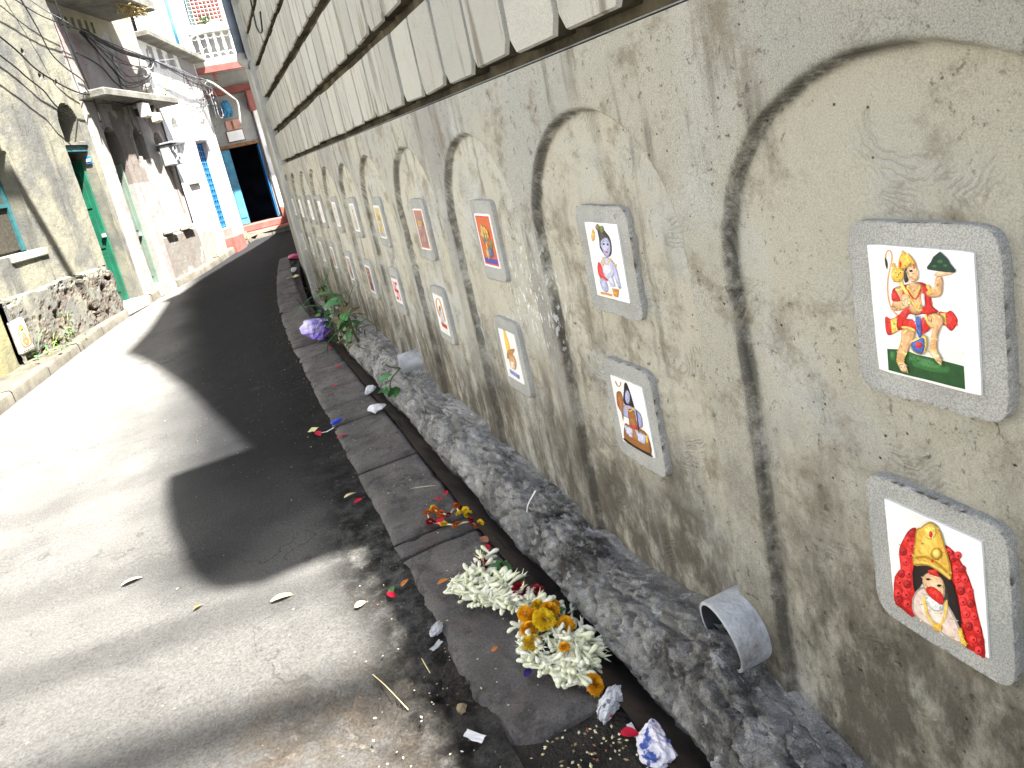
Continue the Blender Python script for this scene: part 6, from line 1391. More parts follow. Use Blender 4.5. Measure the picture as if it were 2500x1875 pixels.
# thin overhead lines above the lane; two thicker unseen rods added for soft shadow bands
for (ya, yb2, h, r_, sag) in ((-1.9, 0.3, 9.2, 0.022, 0.1), (0.1, 0.4, 9.2, 0.016, 0.2), (-2.2, -0.7, 8.0, 0.075, 0.1), (-1.5, -0.3, 8.0, 0.035, 0.1)):
    o = mobj("overhead_cable", *tube_vf(spline([(4.2, ya, h), (1.5, (ya + yb2) / 2 - 0.1, h - sag), (-3.4, yb2, h)], 10), r_, 7), M['black'], None, True)
    tag(o, {0.022: "thin overhead line whose faint shadow crosses the middle of the sunny road", 0.016: "thin overhead line shadowing the road beside the shadow notch", 0.075: "thick overhead line casting the broad soft shadow at the bottom left", 0.035: "overhead line casting the faint shadow just above the broad one"}[r_], "cable", "overhead lines across the lane")
# straw nest under the balcony of the pink house
M['straw'] = simple("straw", (0.42, 0.33, 0.16), 0.9, 0.3, 20)
sv, sf = [], []
for k in range(140):
    a = rr.uniform(0, 6.28); u0 = 4.45 + rr.gauss(0, .16); z0 = 4.72 + rr.gauss(0, .04)
    p = [FP(u0, z0, 0.62 + rr.gauss(0, .08)), FP(u0 + rr.uniform(-.15, .15), z0 - rr.uniform(0.0, .12), 0.66 + rr.gauss(0, .08))]
    v, f = tube_vf([p[0], tuple((np.array(p[0]) + np.array(p[1])) / 2 + [0, 0, .01]), p[1]], 0.006, 3); sf += [tuple(i + len(sv) for i in q) for q in f]; sv += v
ns = mobj("straw_nest", sv, sf, M['straw']); tag(ns, "tuft of straw nest under the dark balcony at the top left", "nest")

# ------------------------------------------------------------------ plants
M['leaf'] = simple("green_leaf", (0.035, 0.13, 0.03), 0.55, 0.35, 25, 0.4)
M['leaf2'] = simple("bright_leaf", (0.06, 0.20, 0.06), 0.5, 0.3, 20, 0.4)
M['deadleaf'] = simple("dry_weed", (0.13, 0.10, 0.055), 0.9, 0.4, 25)
M['stem'] = simple("stem_green", (0.10, 0.12, 0.04), 0.7, 0.3)
M['lime'] = simple("lime_leaf", (0.16, 0.24, 0.04), 0.6, 0.3)
def leaf_mesh(L, W, curl=0.25, n=5, tip=1.0):
    vs, fs = [], []
    for i in range(n + 1):
        t = i / n; w = W * (math.sin(math.pi * min(t * 0.92 + 0.06, 1)) ** 0.8) * (1 - 0.25 * t * tip)
        z = -curl * L * t * t
        vs += [(L * t, -w / 2, z + 0.12 * w), (L * t, 0, z), (L * t, w / 2, z + 0.12 * w)]
    for i in range(n):
        b = i * 3
        fs += [(b, b + 1, b + 4, b + 3), (b + 1, b + 2, b + 5, b + 4)]
    return mesh(vs, fs, True)
LEAF = {k: leaf_mesh(*v) for k, v in {'big': (0.15, 0.13, 0.2), 'mid': (0.09, 0.05, 0.3), 'small': (0.045, 0.03, 0.2), 'blade': (0.30, 0.009, 0.5, 6), 'slim': (0.13, 0.017, 0.02, 6)}.items()}
def put_leaf(kind, p, az, el, s, mat, parent, name="leaf", roll=0.0):
    key = (kind, mat)
    if key not in LEAF:
        m2 = LEAF[kind].copy(); m2.materials.clear(); m2.materials.append(M[mat]); LEAF[key] = m2
    o = bpy.data.objects.new(name, LEAF[key]); COL.objects.link(o)
    o.matrix_world = Matrix.Translation(p) @ Matrix.Rotation(az, 4, 'Z') @ Matrix.Rotation(-el, 4, 'Y') @ Matrix.Rotation(roll, 4, 'X') @ Matrix.Scale(s, 4)
    o.parent = parent; o.matrix_parent_inverse = Matrix.Translation(parent.location).inverted()
    return o
def plant(name, base, label, spec, stems, cat="plant", grp=None):
    root = empty(name, base, label, cat, grp)
    for st in stems:
        v, f = tube_vf(spline([tuple(np.array(base) + np.array(q)) for q in st], 4), 0.004, 5); mobj("stem", v, f, M['stem'], root, True)
    for (k, q, az, el, s, mt) in spec: put_leaf(k, tuple(np.array(base) + np.array(q)), az, el, s, mt, root, roll=rr.uniform(-0.5, 0.5))
    return root
# tall weed with big leaves by the wall foot
b0 = (0.72, 5.10, 0.16)
plant("leafy_weed", b0, "weed with large bright green leaves growing at the wall foot beyond the far pipe", 
      [('big', (-0.06, -0.02, 0.42), 3.6, 0.5, 1.25, 'leaf2'), ('big', (-0.05, 0.02, 0.36), 2.6, 0.1, 1.0, 'leaf2'), ('big', (-0.04, -0.05, 0.30), 4.4, -0.2, 0.9, 'leaf2'), ('mid', (-0.05, 0.0, 0.25), 3.4, -0.5, 1.3, 'leaf'), ('mid', (-0.04, 0.03, 0.2), 2.2, -0.4, 1.2, 'leaf'),
       ('mid', (-0.05, -0.04, 0.15), 4.2, -0.5, 1.2, 'leaf'), ('mid', (-0.03, 0, 0.1), 3.0, -0.6, 1.2, 'leaf'), ('big', (-0.02, -0.08, 0.22), 4.9, 0.0, 0.8, 'leaf')],
      [[(0, 0, 0), (-0.02, 0, 0.2), (-0.06, -0.02, 0.42)], [(0, 0, 0), (-0.03, -0.04, 0.15), (-0.02, -0.08, 0.22)]])
# plant in the mouth of the far pipe
b1 = (0.70, 3.90, 0.25)
spec = []
for k in range(16): spec.append((rr.choice(['mid', 'small']), (rr.uniform(-0.07, 0.02), rr.uniform(-0.07, 0.05), rr.uniform(-0.16, 0.07)), rr.uniform(2, 5), rr.uniform(-0.8, 0.5), rr.uniform(0.7, 1.15), rr.choice(['leaf', 'leaf2'])))
plant("pipe_plant", b1, "small bright green plant sprouting from the far pipe", spec, [[(0.06, 0, 0), (0, -0.01, 0.03), (-0.03, -0.02, 0.06)], [(0.05, 0, 0), (-0.02, 0, -0.05), (-0.05, -0.02, -0.13)]])
# weeds at the far wall foot
for j, (yb_, lb) in enumerate(((5.35, "dry brown and green weed tuft on the rubble beyond the large leaves"), (6.05, "taller grassy weed tuft farther along the wall foot, behind the dry one"))):
    spec = []
    for k in range(90):
        mt = 'deadleaf' if rr.random() < (0.65 if j == 0 else 0.35) else 'leaf'
        kd = rr.choice(['blade', 'mid', 'small', 'blade'])
        spec.append((kd, (rr.uniform(-0.14, 0.04), rr.uniform(-0.34, 0.34), rr.uniform(0.0, 0.36)), rr.uniform(0, 6.28), rr.uniform(-0.4, 1.3), rr.uniform(0.8, 1.5), mt))
    plant("weed_tuft", (0.73, yb_, 0.14), lb, spec, [[(0, 0, 0), (0, 0.02, 0.15), (-0.03, 0.05, 0.3)]], "weeds", "weed tufts at the wall foot")
for j, (u_, z_, d_, n_, lb) in enumerate(((0.35, 0.18, 0.35, 40, "green grass and weeds on the pavement at the left edge"), (0.95, 0.25, 0.12, 22, "small weed growing from the eroded plinth of the yellow house"))):
    b = FP(u_, z_, d_); spec = []
    for k in range(n_): spec.append((rr.choice(['small', 'blade', 'small', 'mid']), (rr.uniform(-0.25, 0.25) * (1 if j == 0 else .4), rr.uniform(-0.5, 0.5) * (1 if j == 0 else .3), rr.uniform(0, 0.10 if j == 0 else 0.3)), rr.uniform(0, 6.28), rr.uniform(-0.2, 1.2), rr.uniform(0.5, 1.1), rr.choice(['leaf', 'lime', 'leaf2'])))
    plant("weed_tuft", b, lb, spec, [[(0, 0, 0), (0, 0.02, 0.08), (0.02, 0, 0.2 if j else 0.1)]], "weeds")
plant("ledge_weed", FP(5.55, 3.43, 0.25), "yellow green weed growing on the end of the concrete ledge", [('mid', (rr.uniform(-.1, .1), rr.uniform(-.12, .12), rr.uniform(0, .1)), rr.uniform(0, 6.2), rr.uniform(0, 1), 1.2, 'lime') for k in range(10)], [[(0, 0, 0), (0, 0, 0.05), (0.02, 0, 0.1)]], "weeds")
plant("sill_plant", (1.05, 17.38, 5.38), "blue green plant on the upper window sill", [('mid', (rr.uniform(-.22, .05), rr.uniform(-.05, .05), rr.uniform(0, .14)), rr.uniform(0, 6.2), rr.uniform(-.2, 1), 1.3, 'leaf2') for k in range(18)], [[(0, 0, 0), (0, 0, 0.05), (0.02, 0, 0.1)]])
plant("corner_weed", FP(7.95, 0.42, 0.12), "small weed at the foot of the white house by the red steps", [('mid', (rr.uniform(-.06, .06), rr.uniform(-.06, .06), rr.uniform(0, .16)), rr.uniform(0, 6.2), rr.uniform(0, 1.2), 0.9, 'lime') for k in range(10)], [[(0, 0, 0), (0, 0, 0.08), (0.02, 0, 0.15)]], "weeds")
# ------------------------------------------------------------------ flowers on the kerb
def gz(x, y):
    return float(zr(y)) + (0.020 if 0.28 < x < 0.60 and y > 1.37 else (0.002 if x < 0.28 else -0.01))
M['bud'] = None
def bud_mat():
    m = NM("tuberose_bud")
    c = m.mix((0.70, 0.72, 0.46), (0.84, 0.83, 0.68), m.rnd())
    return m.done(c, 0.5, None, 0.3, Subsurface_Weight=0.0)
M['bud'] = bud_mat()
M['marigold'] = simple("marigold_petal", (0.78, 0.38, 0.012), 0.7, 0.25, 60, 0.15)
M['marigold2'] = simple("yellow_marigold_petal", (0.80, 0.55, 0.02), 0.7, 0.2, 60, 0.15)
M['orangefl'] = simple("orange_petal", (0.60, 0.13, 0.01), 0.7, 0.3, 60, 0.15)
M['rose'] = simple("red_rose_petal", (0.26, 0.005, 0.012), 0.6, 0.35, 50, 0.2)
M['redpetal'] = simple("crimson_petal", (0.50, 0.01, 0.035), 0.6, 0.25, 40, 0.2)
M['sepal'] = simple("sepal_green", (0.05, 0.12, 0.03), 0.6, 0.3, 30)
M['cream'] = simple("cream_stem", (0.62, 0.58, 0.36), 0.6, 0.15, 40)
def bud_mesh(seed):
    r = random.Random(seed); L = r.uniform(0.036, 0.047); n = 6
    prf = [(0, 0.0026), (0.3, 0.0038), (0.55, 0.0048), (0.74, 0.0066), (0.92, 0.0052), (1.0, 0.0016)]
    vs, fs = [], []
    cv = r.uniform(-0.010, 0.010)
    for t, ra in prf: vs += [(L * t, ra * math.cos(2 * math.pi * k / n), ra * math.sin(2 * math.pi * k / n) + cv * t * t) for k in range(n)]
    for s in range(len(prf) - 1): fs += [(s * n + k, s * n + (k + 1) % n, (s + 1) * n + (k + 1) % n, (s + 1) * n + k) for k in range(n)]
    fs.append(tuple((len(prf) - 1) * n + k for k in range(n)))
    if r.random() < 0.15:      # opened flower: a few spread petals
        for k in range(5):
            a = 2 * math.pi * k / 5; b = len(vs)
            vs += [(L * .93, 0.0045 * math.cos(a + .6), 0.0045 * math.sin(a + .6) + cv), (L + 0.010, 0.012 * math.cos(a), 0.012 * math.sin(a) + cv), (L * .93, 0.0045 * math.cos(a - .6), 0.0045 * math.sin(a - .6) + cv)]
            fs.append((b, b + 1, b + 2))
    me = mesh(vs, fs, True); me.materials.append(M['bud']); return me
def pompon_mesh(r0, n, mat, seed, flat=0.75, pw=0.17):
    r = random.Random(seed); vs, fs = [], []
    for k in range(n):
        t = (k + 0.5) / n; ph = math.acos(1 - 1.35 * t); a = k * 2.39996
        d = Vector((math.sin(ph) * math.cos(a), math.sin(ph) * math.sin(a), math.cos(ph) * flat))
        s = d.cross(Vector((0.1, 0.2, 1))).normalized() if abs(d.z) < 0.95 else Vector((1, 0, 0))
        u = d.cross(s).normalized()
        ra = r0 * r.uniform(0.82, 1.08); w = r0 * pw; b = len(vs)
        vs += [tuple(d * ra * 0.35), tuple(d * ra * 0.9 + s * w), tuple(d * ra * 1.06 + u * w * 0.5), tuple(d * ra * 0.9 - s * w)]
        fs.append((b, b + 1, b + 2, b + 3))
    me = mesh(vs, fs, False); me.materials.append(mat); return me
BUD = [bud_mesh(k) for k in range(8)]
MG = [pompon_mesh(0.026, 210, M['marigold'], 1), pompon_mesh(0.025, 200, M['marigold2'], 2), pompon_mesh(0.023, 190, M['marigold'], 3)]
RS = pompon_mesh(0.030, 120, M['rose'], 5, 0.8, 0.24)
def place(name, me, loc, rot, s, parent):
    o = bpy.data.objects.new(name, me); COL.objects.link(o)
    o.matrix_world = Matrix.Translation(loc) @ Matrix.Rotation(rot[2], 4, 'Z') @ Matrix.Rotation(rot[1], 4, 'Y') @ Matrix.Rotation(rot[0], 4, 'X') @ Matrix.Scale(s, 4)
    if parent is not None:
        o.parent = parent; o.matrix_parent_inverse = Matrix.Translation(parent.location).inverted()
    return o
gl = empty("flower_garland", (0.50, 1.8, gz(0.5, 1.8)), "heaped garland of white tuberose buds, orange marigolds and dark red roses on the kerb", "garland")
paths = [[(.365, 2.02), (.42, 1.985), (.48, 2.02), (.545, 2.085)], [(.40, 1.965), (.455, 1.88), (.505, 1.815), (.555, 1.775), (.585, 1.73)], [(.45, 2.04), (.50, 1.965), (.53, 1.90), (.52, 1.84)],
         [(.41, 2.02), (.455, 1.95), (.48, 1.89)], [(.505, 1.665), (.475, 1.565), (.50, 1.50), (.545, 1.445)], [(.655, 1.635), (.635, 1.56), (.605, 1.50), (.555, 1.46)], [(.555, 1.61), (.555, 1.53), (.53, 1.47)], [(.60, 1.60), (.59, 1.53), (.58, 1.47)], [(.49, 1.74), (.51, 1.69), (.50, 1.64)], [(.56, 1.74), (.62, 1.715), (.64, 1.67)]]
dens = [70, 88, 58, 34, 70, 60, 52, 44, 10, 10]
cnt = 0
for P, nb in zip(paths, dens):
    nb = int(nb * 0.58)
    S = spline([(x, y, 0) for x, y in P], 10)
    for k in range(nb):
        t = (k + rr.random()) / nb * (len(S) - 1); i0 = min(int(t), len(S) - 2); p = S[i0] + (S[i0 + 1] - S[i0]) * (t - i0)
        tang = math.atan2(*(S[i0 + 1] - S[i0])[[1, 0]])
        side = rr.choice([1, -1])
        az = tang + side * rr.uniform(0.25, 1.15) + (math.pi if rr.random() < 0.12 else 0); el = rr.uniform(-0.15, 0.42)
        lay = rr.uniform(0.004, 0.034)
        place("tuberose_bud", BUD[rr.randrange(8)], (p[0] + rr.gauss(0, .006), p[1] + rr.gauss(0, .006), gz(p[0], p[1]) + 0.006 + lay), (rr.uniform(0, 6), -el, az), rr.uniform(1.08, 1.4), gl); cnt += 1
# smaller buds packed underneath, too many to pick apart
tv, tf2 = [], []
for P, nb in zip(paths, dens):
    S = spline([(x, y, 0) for x, y in P], 10)
    for k in range(int(nb * 1.1)):
        t = rr.random() * (len(S) - 1); i0 = min(int(t), len(S) - 2); p = S[i0] + (S[i0 + 1] - S[i0]) * (t - i0)
        me_ = BUD[rr.randrange(8)]
        mt_ = Matrix.Translation((p[0] + rr.gauss(0, .010), p[1] + rr.gauss(0, .010), gz(p[0], p[1]) + 0.004 + rr.uniform(0, .018))) @ Matrix.Rotation(rr.uniform(0, 6.28), 4, 'Z') @ Matrix.Rotation(-rr.uniform(-.1, .6), 4, 'Y') @ Matrix.Scale(rr.uniform(.75, 1.1), 4)
        b_0 = len(tv); tv += [tuple(mt_ @ v.co) for v in me_.vertices]; tf2 += [tuple(b_0 + i for i in q.vertices) for q in me_.polygons]
ub = mobj("under_buds", tv, tf2, M['bud'], gl, True); ub["kind"] = 'stuff'
for k, (x, y, s, h) in enumerate([(.605, 1.725, 1.05, .03), (.57, 1.735, .85, .02), (.54, 1.705, 1.0, .022), (.585, 1.685, 1.0, .03), (.55, 1.655, 1.2, .035), (.605, 1.635, 1.1, .028), (.50, 1.665, .9, .02), (.483, 1.612, 1.0, .02), (.545, 1.515, .6, .045), (.52, 1.73, .8, .02)]):
    place("marigold", MG[k % 3], (x, y, gz(x, y) + h + 0.014), (rr.uniform(-.5, .5), rr.uniform(-.5, .5), rr.uniform(0, 6)), s * 1.2, gl)
for (x, y, s, h) in [(.555, 1.83, 1.1, .035), (.595, 1.805, 0.95, .025), (.505, 2.045, .8, .032), (.625, 1.575, .4, .03)]:
    place("rose", RS, (x, y, gz(x, y) + h), (rr.uniform(-.4, .4), rr.uniform(-.4, .4), rr.uniform(0, 6)), s, gl)
for k in range(22):
    x, y = (rr.uniform(.53, .60), rr.uniform(1.92, 2.03)) if k < 13 else (rr.uniform(.53, .60), rr.uniform(1.62, 1.86))
    put_leaf('small', (x, y, gz(x, y) + rr.uniform(.005, .03)), rr.uniform(0, 6.28), rr.uniform(-.2, .5), rr.uniform(.7, 1.3), 'leaf', gl)
lm = place("loose_marigold", MG[0], (0.565, 1.405, gz(0.56, 1.4) + 0.012), (0.9, 0.3, 0.4), 1.1, None); tag(lm, "single orange marigold touching the crumpled newspaper", "flower")
# thin flower string farther up the kerb
st = empty("flower_string", (0.53, 2.45, gz(.5, 2.45)), "thin stem chain of small yellow, orange and maroon flowers on the kerb", "garland")
SP = [(0.44, 2.48), (0.45, 2.55), (0.48, 2.565), (0.495, 2.505), (0.52, 2.47), (0.57, 2.51), (0.56, 2.45), (0.60, 2.47), (0.615, 2.37), (0.58, 2.365), (0.52, 2.38), (0.48, 2.42), (0.45, 2.46), (0.44, 2.48)]
for a, b in zip(SP[:-1], SP[1:]):
    v, f = tube_vf([(a[0], a[1], gz(*a) + .005), ((a[0] + b[0]) / 2, (a[1] + b[1]) / 2, gz(*a) + .010), (b[0], b[1], gz(*b) + .005)], 0.0032, 5); mobj("stem", v, f, M['cream'], st, True)
fm = {k: pompon_mesh(0.017, 110, M[k], 8) for k in ('marigold2', 'orangefl', 'rose')}
for k, (p, c) in enumerate(zip(SP[:-1] + [(.485, 2.555), (.59, 2.455), (.60, 2.36)], ['rose', 'orangefl', 'marigold2', 'orangefl', 'rose', 'orangefl', 'marigold2', 'marigold2', 'marigold2', 'rose', 'orangefl', 'marigold2', 'rose', 'orangefl', 'marigold2', 'orangefl'])):
    place("flower", fm[c], (p[0], p[1], gz(*p) + .008), (rr.uniform(-.6, .6), rr.uniform(-.6, .6), rr.uniform(0, 6)), rr.uniform(.8, 1.2), st)

# ------------------------------------------------------------------ litter
M['bag'] = simple("violet_plastic", (0.24, 0.15, 0.62), 0.3, 0.3, 9, 0.5, 0.0, (0.70, 0.66, 0.82), 1.0)
M['paper'] = simple("white_paper", (0.68, 0.68, 0.68), 0.8, 0.08, 20, 0.2)
def news_mat():
    m = NM("newsprint")
    c = m.mix((0.62, 0.63, 0.64), (0.30, 0.31, 0.33), m.ramp(m.noise(60, 3, 0.5, (1, 1, 5)), 0.5, 0.6, 0, 0.7))
    c = m.mix(c, (0.06, 0.06, 0.07), m.ramp(m.noise(28, 2), 0.62, 0.66, 0, 0.8))
    return m.done(c, 0.8, None, 0.15)
M['news'] = news_mat()
def bluebag_mat():
    m = NM("printed_plastic")
    c = m.mix((0.62, 0.60, 0.66), (0.03, 0.07, 0.28), m.ramp(m.noise(26, 3), 0.5, 0.56))
    c = m.mix(c, (0.5, 0.12, 0.14), m.ramp(m.noise(22, 2), 0.64, 0.68, 0, 0.6))
    return m.done(c, 0.35, None, 0.5)
M['bluebag'] = bluebag_mat()
M['foil'] = simple("crushed_grey_plastic", (0.42, 0.43, 0.44), 0.45, 0.25, 40, 0.5)
M['pinkp'] = simple("pink_plastic", (0.62, 0.06, 0.20), 0.4, 0.3, 20, 0.4, 0, (0.7, 0.5, 0.55), 0.5)
M['yelp'] = simple("pale_yellow_wrapper", (0.60, 0.58, 0.28), 0.5, 0.2, 20, 0.4)
M['bluep'] = simple("blue_wrapper", (0.03, 0.07, 0.48), 0.4, 0.2, 20, 0.4)
M['dryleaf'] = simple("dry_yellow_leaf", (0.58, 0.50, 0.26), 0.7, 0.25, 30)
M['orleaf'] = simple("orange_dry_leaf", (0.48, 0.17, 0.035), 0.7, 0.3, 30)
M['brownleaf'] = simple("brown_leaf", (0.24, 0.10, 0.06), 0.8, 0.3, 30)
M['pinkleaf'] = simple("pinkish_dry_leaf", (0.60, 0.42, 0.36), 0.7, 0.2, 30)
M['paleleaf'] = simple("pale_green_leaf", (0.55, 0.58, 0.36), 0.6, 0.2, 30)
M['stone'] = simple("small_stone", (0.26, 0.20, 0.12), 0.9, 0.3, 30)
M['indigo'] = simple("indigo_petal", (0.03, 0.02, 0.16), 0.6, 0.3, 30)
for nm, x, y, sz, mt, sd, lb, ct in (
    ("plastic_bag", 0.52, 6.15, (0.19, 0.14, 0.15), 'bag', 3, "violet and white knotted plastic bag lying on the kerb", "plastic bag"),
    ("newspaper_wad", 0.575, 1.35, (0.032, 0.058, 0.040), 'news', 4, "crumpled piece of grey white newspaper at the end of the garland", "paper"),
    ("printed_wrapper", 0.60, 1.185, (0.055, 0.055, 0.05), 'bluebag', 6, "crumpled white and blue printed plastic at the bottom edge", "wrapper"),
    ("plastic_scrap", 0.265, 1.90, (0.026, 0.036, 0.016), 'foil', 7, "crushed grey plastic scrap at the edge of the kerb stone", "plastic scrap"),
    ("pink_wrapper", 1.02, 12.4, (0.12, 0.16, 0.06), 'pinkp', 8, "bright pink plastic at the far end of the kerb", "wrapper"),
    ("white_wad", 0.86, 11.0, (0.05, 0.07, 0.06), 'paper', 9, "white paper wad on the far kerb just beyond the yellow wrapper", "paper"),
    ("white_paper_scrap", 0.59, 4.26, (0.06, 0.035, 0.03), 'paper', 10, "white paper scrap by the wall foot below the far pipe", "paper"),
    ("torn_white_paper", 0.55, 3.90, (0.075, 0.05, 0.03), 'paper', 11, "larger torn white paper on the kerb, nearer than the small scrap", "paper"),
    ("blue_wrapper", 0.305, 3.93, (0.05, 0.03, 0.018), 'bluep', 12, "blue sweet wrapper on the outer edge of the kerb", "wrapper"),
    ("stone", 0.235, 1.565, (0.020, 0.018, 0.015), 'stone', 13, "yellowish brown pebble against the near kerb stone", "pebble")):
    o = crumple(nm, (x, y, gz(x, y) - 0.003), sz, M[mt], None, sd, 4 if sz[0] > 0.1 or y < 2 else 3, 0.28 if mt == 'bag' else 0.5)
    tag(o, lb, ct)
def sheet(name, x, y, a, w, l, mat, label, cat, curl=0.3, grp=None, seed=0):
    r = random.Random(seed); n = 5
    G = np.zeros((n, n, 3))
    for i in range(n):
        for j in range(n):
            u, v = i / (n - 1) - .5, j / (n - 1) - .5
            G[i, j] = (u * l * r.uniform(.9, 1.05), v * w * r.uniform(.88, 1.05), abs(u) * curl * l * .5 + r.uniform(0, .10) * w + abs(v) * curl * w * 0.4)
    me = grid_mesh(G, False); me.transform(Matrix.Translation((x, y, gz(x, y) + .003)) @ Matrix.Rotation(a, 4, 'Z'))
    return tag(link(name, me, M[mat], None), label, cat, grp)
sheet("yellow_wrapper", 0.77, 10.4, 0.4, 0.13, 0.2, 'yelp', "pale yellow green wrapper on the far kerb", "wrapper", seed=1)
sheet("yellow_scrap", 0.16, 3.97, 0.9, 0.05, 0.06, 'yelp', "pale yellow wrapper in the gutter dirt beside the blue one", "wrapper", seed=2)
sheet("white_strip", 0.23, 3.88, 0.1, 0.012, 0.09, 'paper', "thin white paper strip lying by two red petals", "paper", seed=3)
sheet("white_shard", 0.585, 1.265, 1.5, 0.016, 0.045, 'paper', "thin white plastic shard in the drain next to a red petal", "plastic scrap", seed=4)
sheet("white_plastic", 0.245, 1.83, 0.5, 0.02, 0.045, 'foil', "small bluish white plastic flake beside the grey scrap", "plastic scrap", seed=5)
sheet("white_chip", 0.23, 1.465, 2.2, 0.025, 0.06, 'paper', "white chip in the broken asphalt beside the rounded kerb end", "paper", 0.1, seed=6)
def fleaf(name, kind, x, y, az, s, mat, label, cat, el=0.12, grp=None):
    key = (kind, mat)
    if key not in LEAF:
        m2 = LEAF[kind].copy(); m2.materials.clear(); m2.materials.append(M[mat]); LEAF[key] = m2
    o = bpy.data.objects.new(name, LEAF[key]); COL.objects.link(o)
    o.matrix_world = Matrix.Translation((x, y, gz(x, y) + 0.008)) @ Matrix.Rotation(az, 4, 'Z') @ Matrix.Rotation(-el, 4, 'Y') @ Matrix.Rotation(rr.uniform(-.3, .3), 4, 'X') @ Matrix.Scale(s, 4)
    return tag(o, label, cat, grp)
fleaf("fallen_leaf", 'slim', 0.45, 2.80, -0.7, 1.0, 'paleleaf', "long pale green leaf curled on the kerb above the flower string", "leaf")
fleaf("fallen_leaf", 'mid', -0.80, 2.98, 0.3, 1.0, 'pinkleaf', "pinkish dry leaf out on the sunny road", "leaf")
fleaf("fallen_leaf", 'mid', -0.22, 2.42, 0.1, 1.0, 'dryleaf', "pale yellow leaf on the sunny road near the shadow corner", "leaf")
fleaf("fallen_leaf", 'small', 0.17, 2.99, 0.3, 1.3, 'dryleaf', "cream leaf in the shaded gutter dirt beyond the sun patch", "leaf")
fleaf("fallen_leaf", 'small', 0.23, 2.18, 0.8, 1.0, 'orleaf', "orange dry leaf at the kerb edge left of the garland", "leaf")
fleaf("fallen_leaf", 'small', 0.34, 2.08, 0.2, 1.0, 'orleaf', "orange leaf on the kerb stone left of the tuberoses", "leaf")
fleaf("fallen_leaf", 'small', 0.055, 2.18, 0.2, 0.9, 'dryleaf', "small yellow leaf on the road edge left of the orange one", "leaf")
fleaf("fallen_leaf", 'small', 0.58, 2.19, 1.8, 1.2, 'brownleaf', "brown withered flower leaf by the drain behind the garland", "leaf")
fleaf("fallen_leaf", 'small', 0.38, 1.68, 0.5, 0.6, 'orleaf', "tiny orange petal in the middle of the near kerb stone", "petal")
fleaf("fallen_leaf", 'small', -0.50, 2.58, 0.5, 0.8, 'orleaf', "small orange leaf fragment on the sunny road", "leaf")
fleaf("fallen_leaf", 'small', 0.19, 2.165, 1.5, 1.0, 'leaf', "green leaf scrap next to a red petal at the road edge", "leaf")
fleaf("fallen_leaf", 'small', 0.42, 1.54, 0.5, 0.8, 'indigo', "dark indigo flower on the near kerb stone", "flower")
for k, (x, y, s, lb) in enumerate([(.55, 5.63, 1.3, "red petal by the drain near the violet bag"), (.52, 5.02, 1.2, "red petal on the kerb between bag and far pipe"), (.43, 4.64, 1.2, "red petal in the middle of a kerb stone beyond the white papers"), (.60, 3.99, 1.4, "red petal touching the torn white paper"),
      (.18, 3.85, 1.5, "red petal in the gutter dirt by the white strip"), (.26, 3.72, 1.4, "red petal on the kerb edge nearer than the white strip"), (.24, 2.92, 1.0, "red petal at the kerb edge beside the cream leaf"), (.58, 2.66, .8, "dark red petal by the drain, upper of two above the string"), (.54, 2.61, .8, "crimson petal on the kerb, lower of two above the string"),
      (.56, 2.14, .8, "crimson petal between the garland and the brown leaf"), (.19, 2.14, .9, "pale red petal beside the green leaf scrap"), (.553, 1.365, .9, "red petal against the newspaper wad"), (.555, 1.275, 1.0, "red petal next to the white shard in the drain"), (.46, 2.43, 1.1, "large crimson petal inside the flower string")]):
    fleaf("petal", 'small', x, y, rr.uniform(0, 6), s * 1.05, 'redpetal', lb, "petal", 0.25, "fallen red petals")
tw = mobj("twig", *tube_vf(spline([(0.04, 1.84, gz(.04, 1.84) + .004), (0.065, 1.76, gz(.06, 1.76) + .012), (0.10, 1.65, gz(.1, 1.65) + .004)], 5), 0.0013, 5), M['dryleaf'], None, True); tag(tw, "long straw coloured twig on the broken asphalt", "twig")
tw = mobj("twig", *tube_vf([(0.19, 1.81, gz(.19, 1.81) + .004), (0.192, 1.775, gz(.19, 1.78) + .006), (0.195, 1.74, gz(.19, 1.74) + .004)], 0.002, 5), M['dryleaf'], None, True); tag(tw, "short twig in the gutter dirt below the grey plastic", "twig")
hr = mobj("grass_straw", *tube_vf(spline([(0.70, 2.02, 0.20), (0.705, 2.0, 0.24), (0.735, 1.98, 0.29)], 5), 0.003, 5), M['paper'], None, True); tag(hr, "pale straw stuck to the dark plinth above the kerb", "straw")
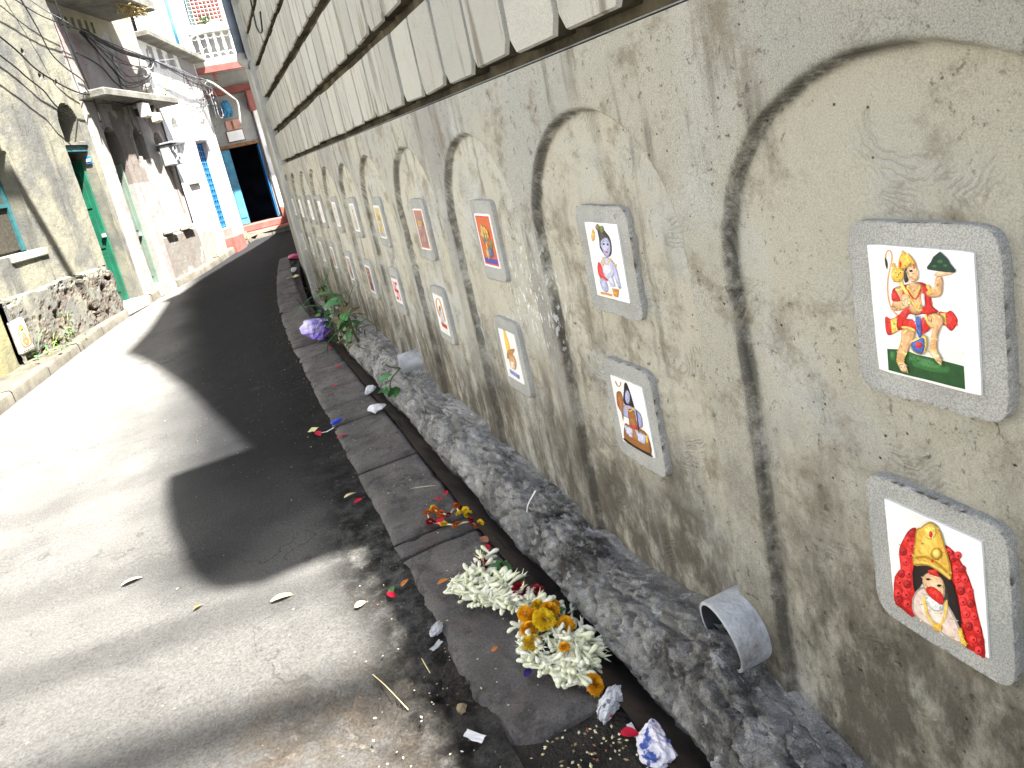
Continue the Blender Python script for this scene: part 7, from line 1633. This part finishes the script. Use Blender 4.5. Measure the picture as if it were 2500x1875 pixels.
# uncountable grit: seeds, pebbles and crumbs
def scatter(name, n, fn, mats, label, seed):
    r = random.Random(seed); vs, fs, mi = [], [], []
    base = [(1, 0, 0), (-1, 0, 0), (0, 1, 0), (0, -1, 0), (0, 0, 1), (0, 0, -1)]
    tri = [(0, 2, 4), (2, 1, 4), (1, 3, 4), (3, 0, 4), (2, 0, 5), (1, 2, 5), (3, 1, 5), (0, 3, 5)]
    for k in range(n):
        x, y, z, s, el, a = fn(r); b = len(vs); ca, sa = math.cos(a), math.sin(a)
        for p in base:
            q = (p[0] * s * el * r.uniform(.8, 1.1), p[1] * s * r.uniform(.8, 1.1), p[2] * s * 0.6)
            vs.append((x + q[0] * ca - q[1] * sa, y + q[0] * sa + q[1] * ca, z + q[2]))
        m_ = r.randrange(len(mats))
        for t in tri: fs.append(tuple(b + i for i in t)); mi.append(m_)
    me = mesh(vs, fs)
    for m_ in mats: me.materials.append(M[m_])
    me.polygons.foreach_set("material_index", mi)
    return tag(link(name, me), label, "grit", None, 'stuff')
def fn1(r):
    x, y = r.uniform(.33, .56), r.uniform(1.16, 1.36); return x, y, gz(x, y) + .008, r.uniform(.002, .0045), r.uniform(1, 2.2), r.uniform(0, 6)
scatter("seed_litter", 110, fn1, ['dryleaf', 'cream', 'brownleaf', 'paleleaf', 'stone'], "seeds and plant crumbs in the dirt at the near end of the kerb", 1)
def fn2(r):
    y = 1.3 + 6.5 * r.random() ** 2; x = 0.27 - abs(r.gauss(0, .16)); return x, y, float(zr(y)) + .003, r.uniform(.0012, .0036), r.uniform(1, 1.8), r.uniform(0, 6)
scatter("gutter_grit", 260, fn2, ['stone', 'conc', 'palec', 'cream', 'brownleaf'], "grit and pebbles along the gutter edge of the road", 2)
def fn3(r):
    y = 1.4 + 5 * r.random() ** 1.6; x = r.uniform(-1.9, 0.15); return x, y, float(zr(y)) + .004, r.uniform(.0015, .004), r.uniform(1, 2), r.uniform(0, 6)
scatter("road_grit", 180, fn3, ['stone', 'palec', 'cream', 'conc'], "loose specks and chips scattered over the road", 3)
def fn4(r):
    y = r.uniform(1.42, 4.2); x = r.uniform(.30, .58); return x, y, gz(x, y) + .004, r.uniform(.001, .003), r.uniform(1, 2.4), r.uniform(0, 6)
scatter("kerb_crumbs", 90, fn4, ['cream', 'paleleaf', 'stone', 'dryleaf'], "fine crumbs and petals specks on the kerb stones", 4)
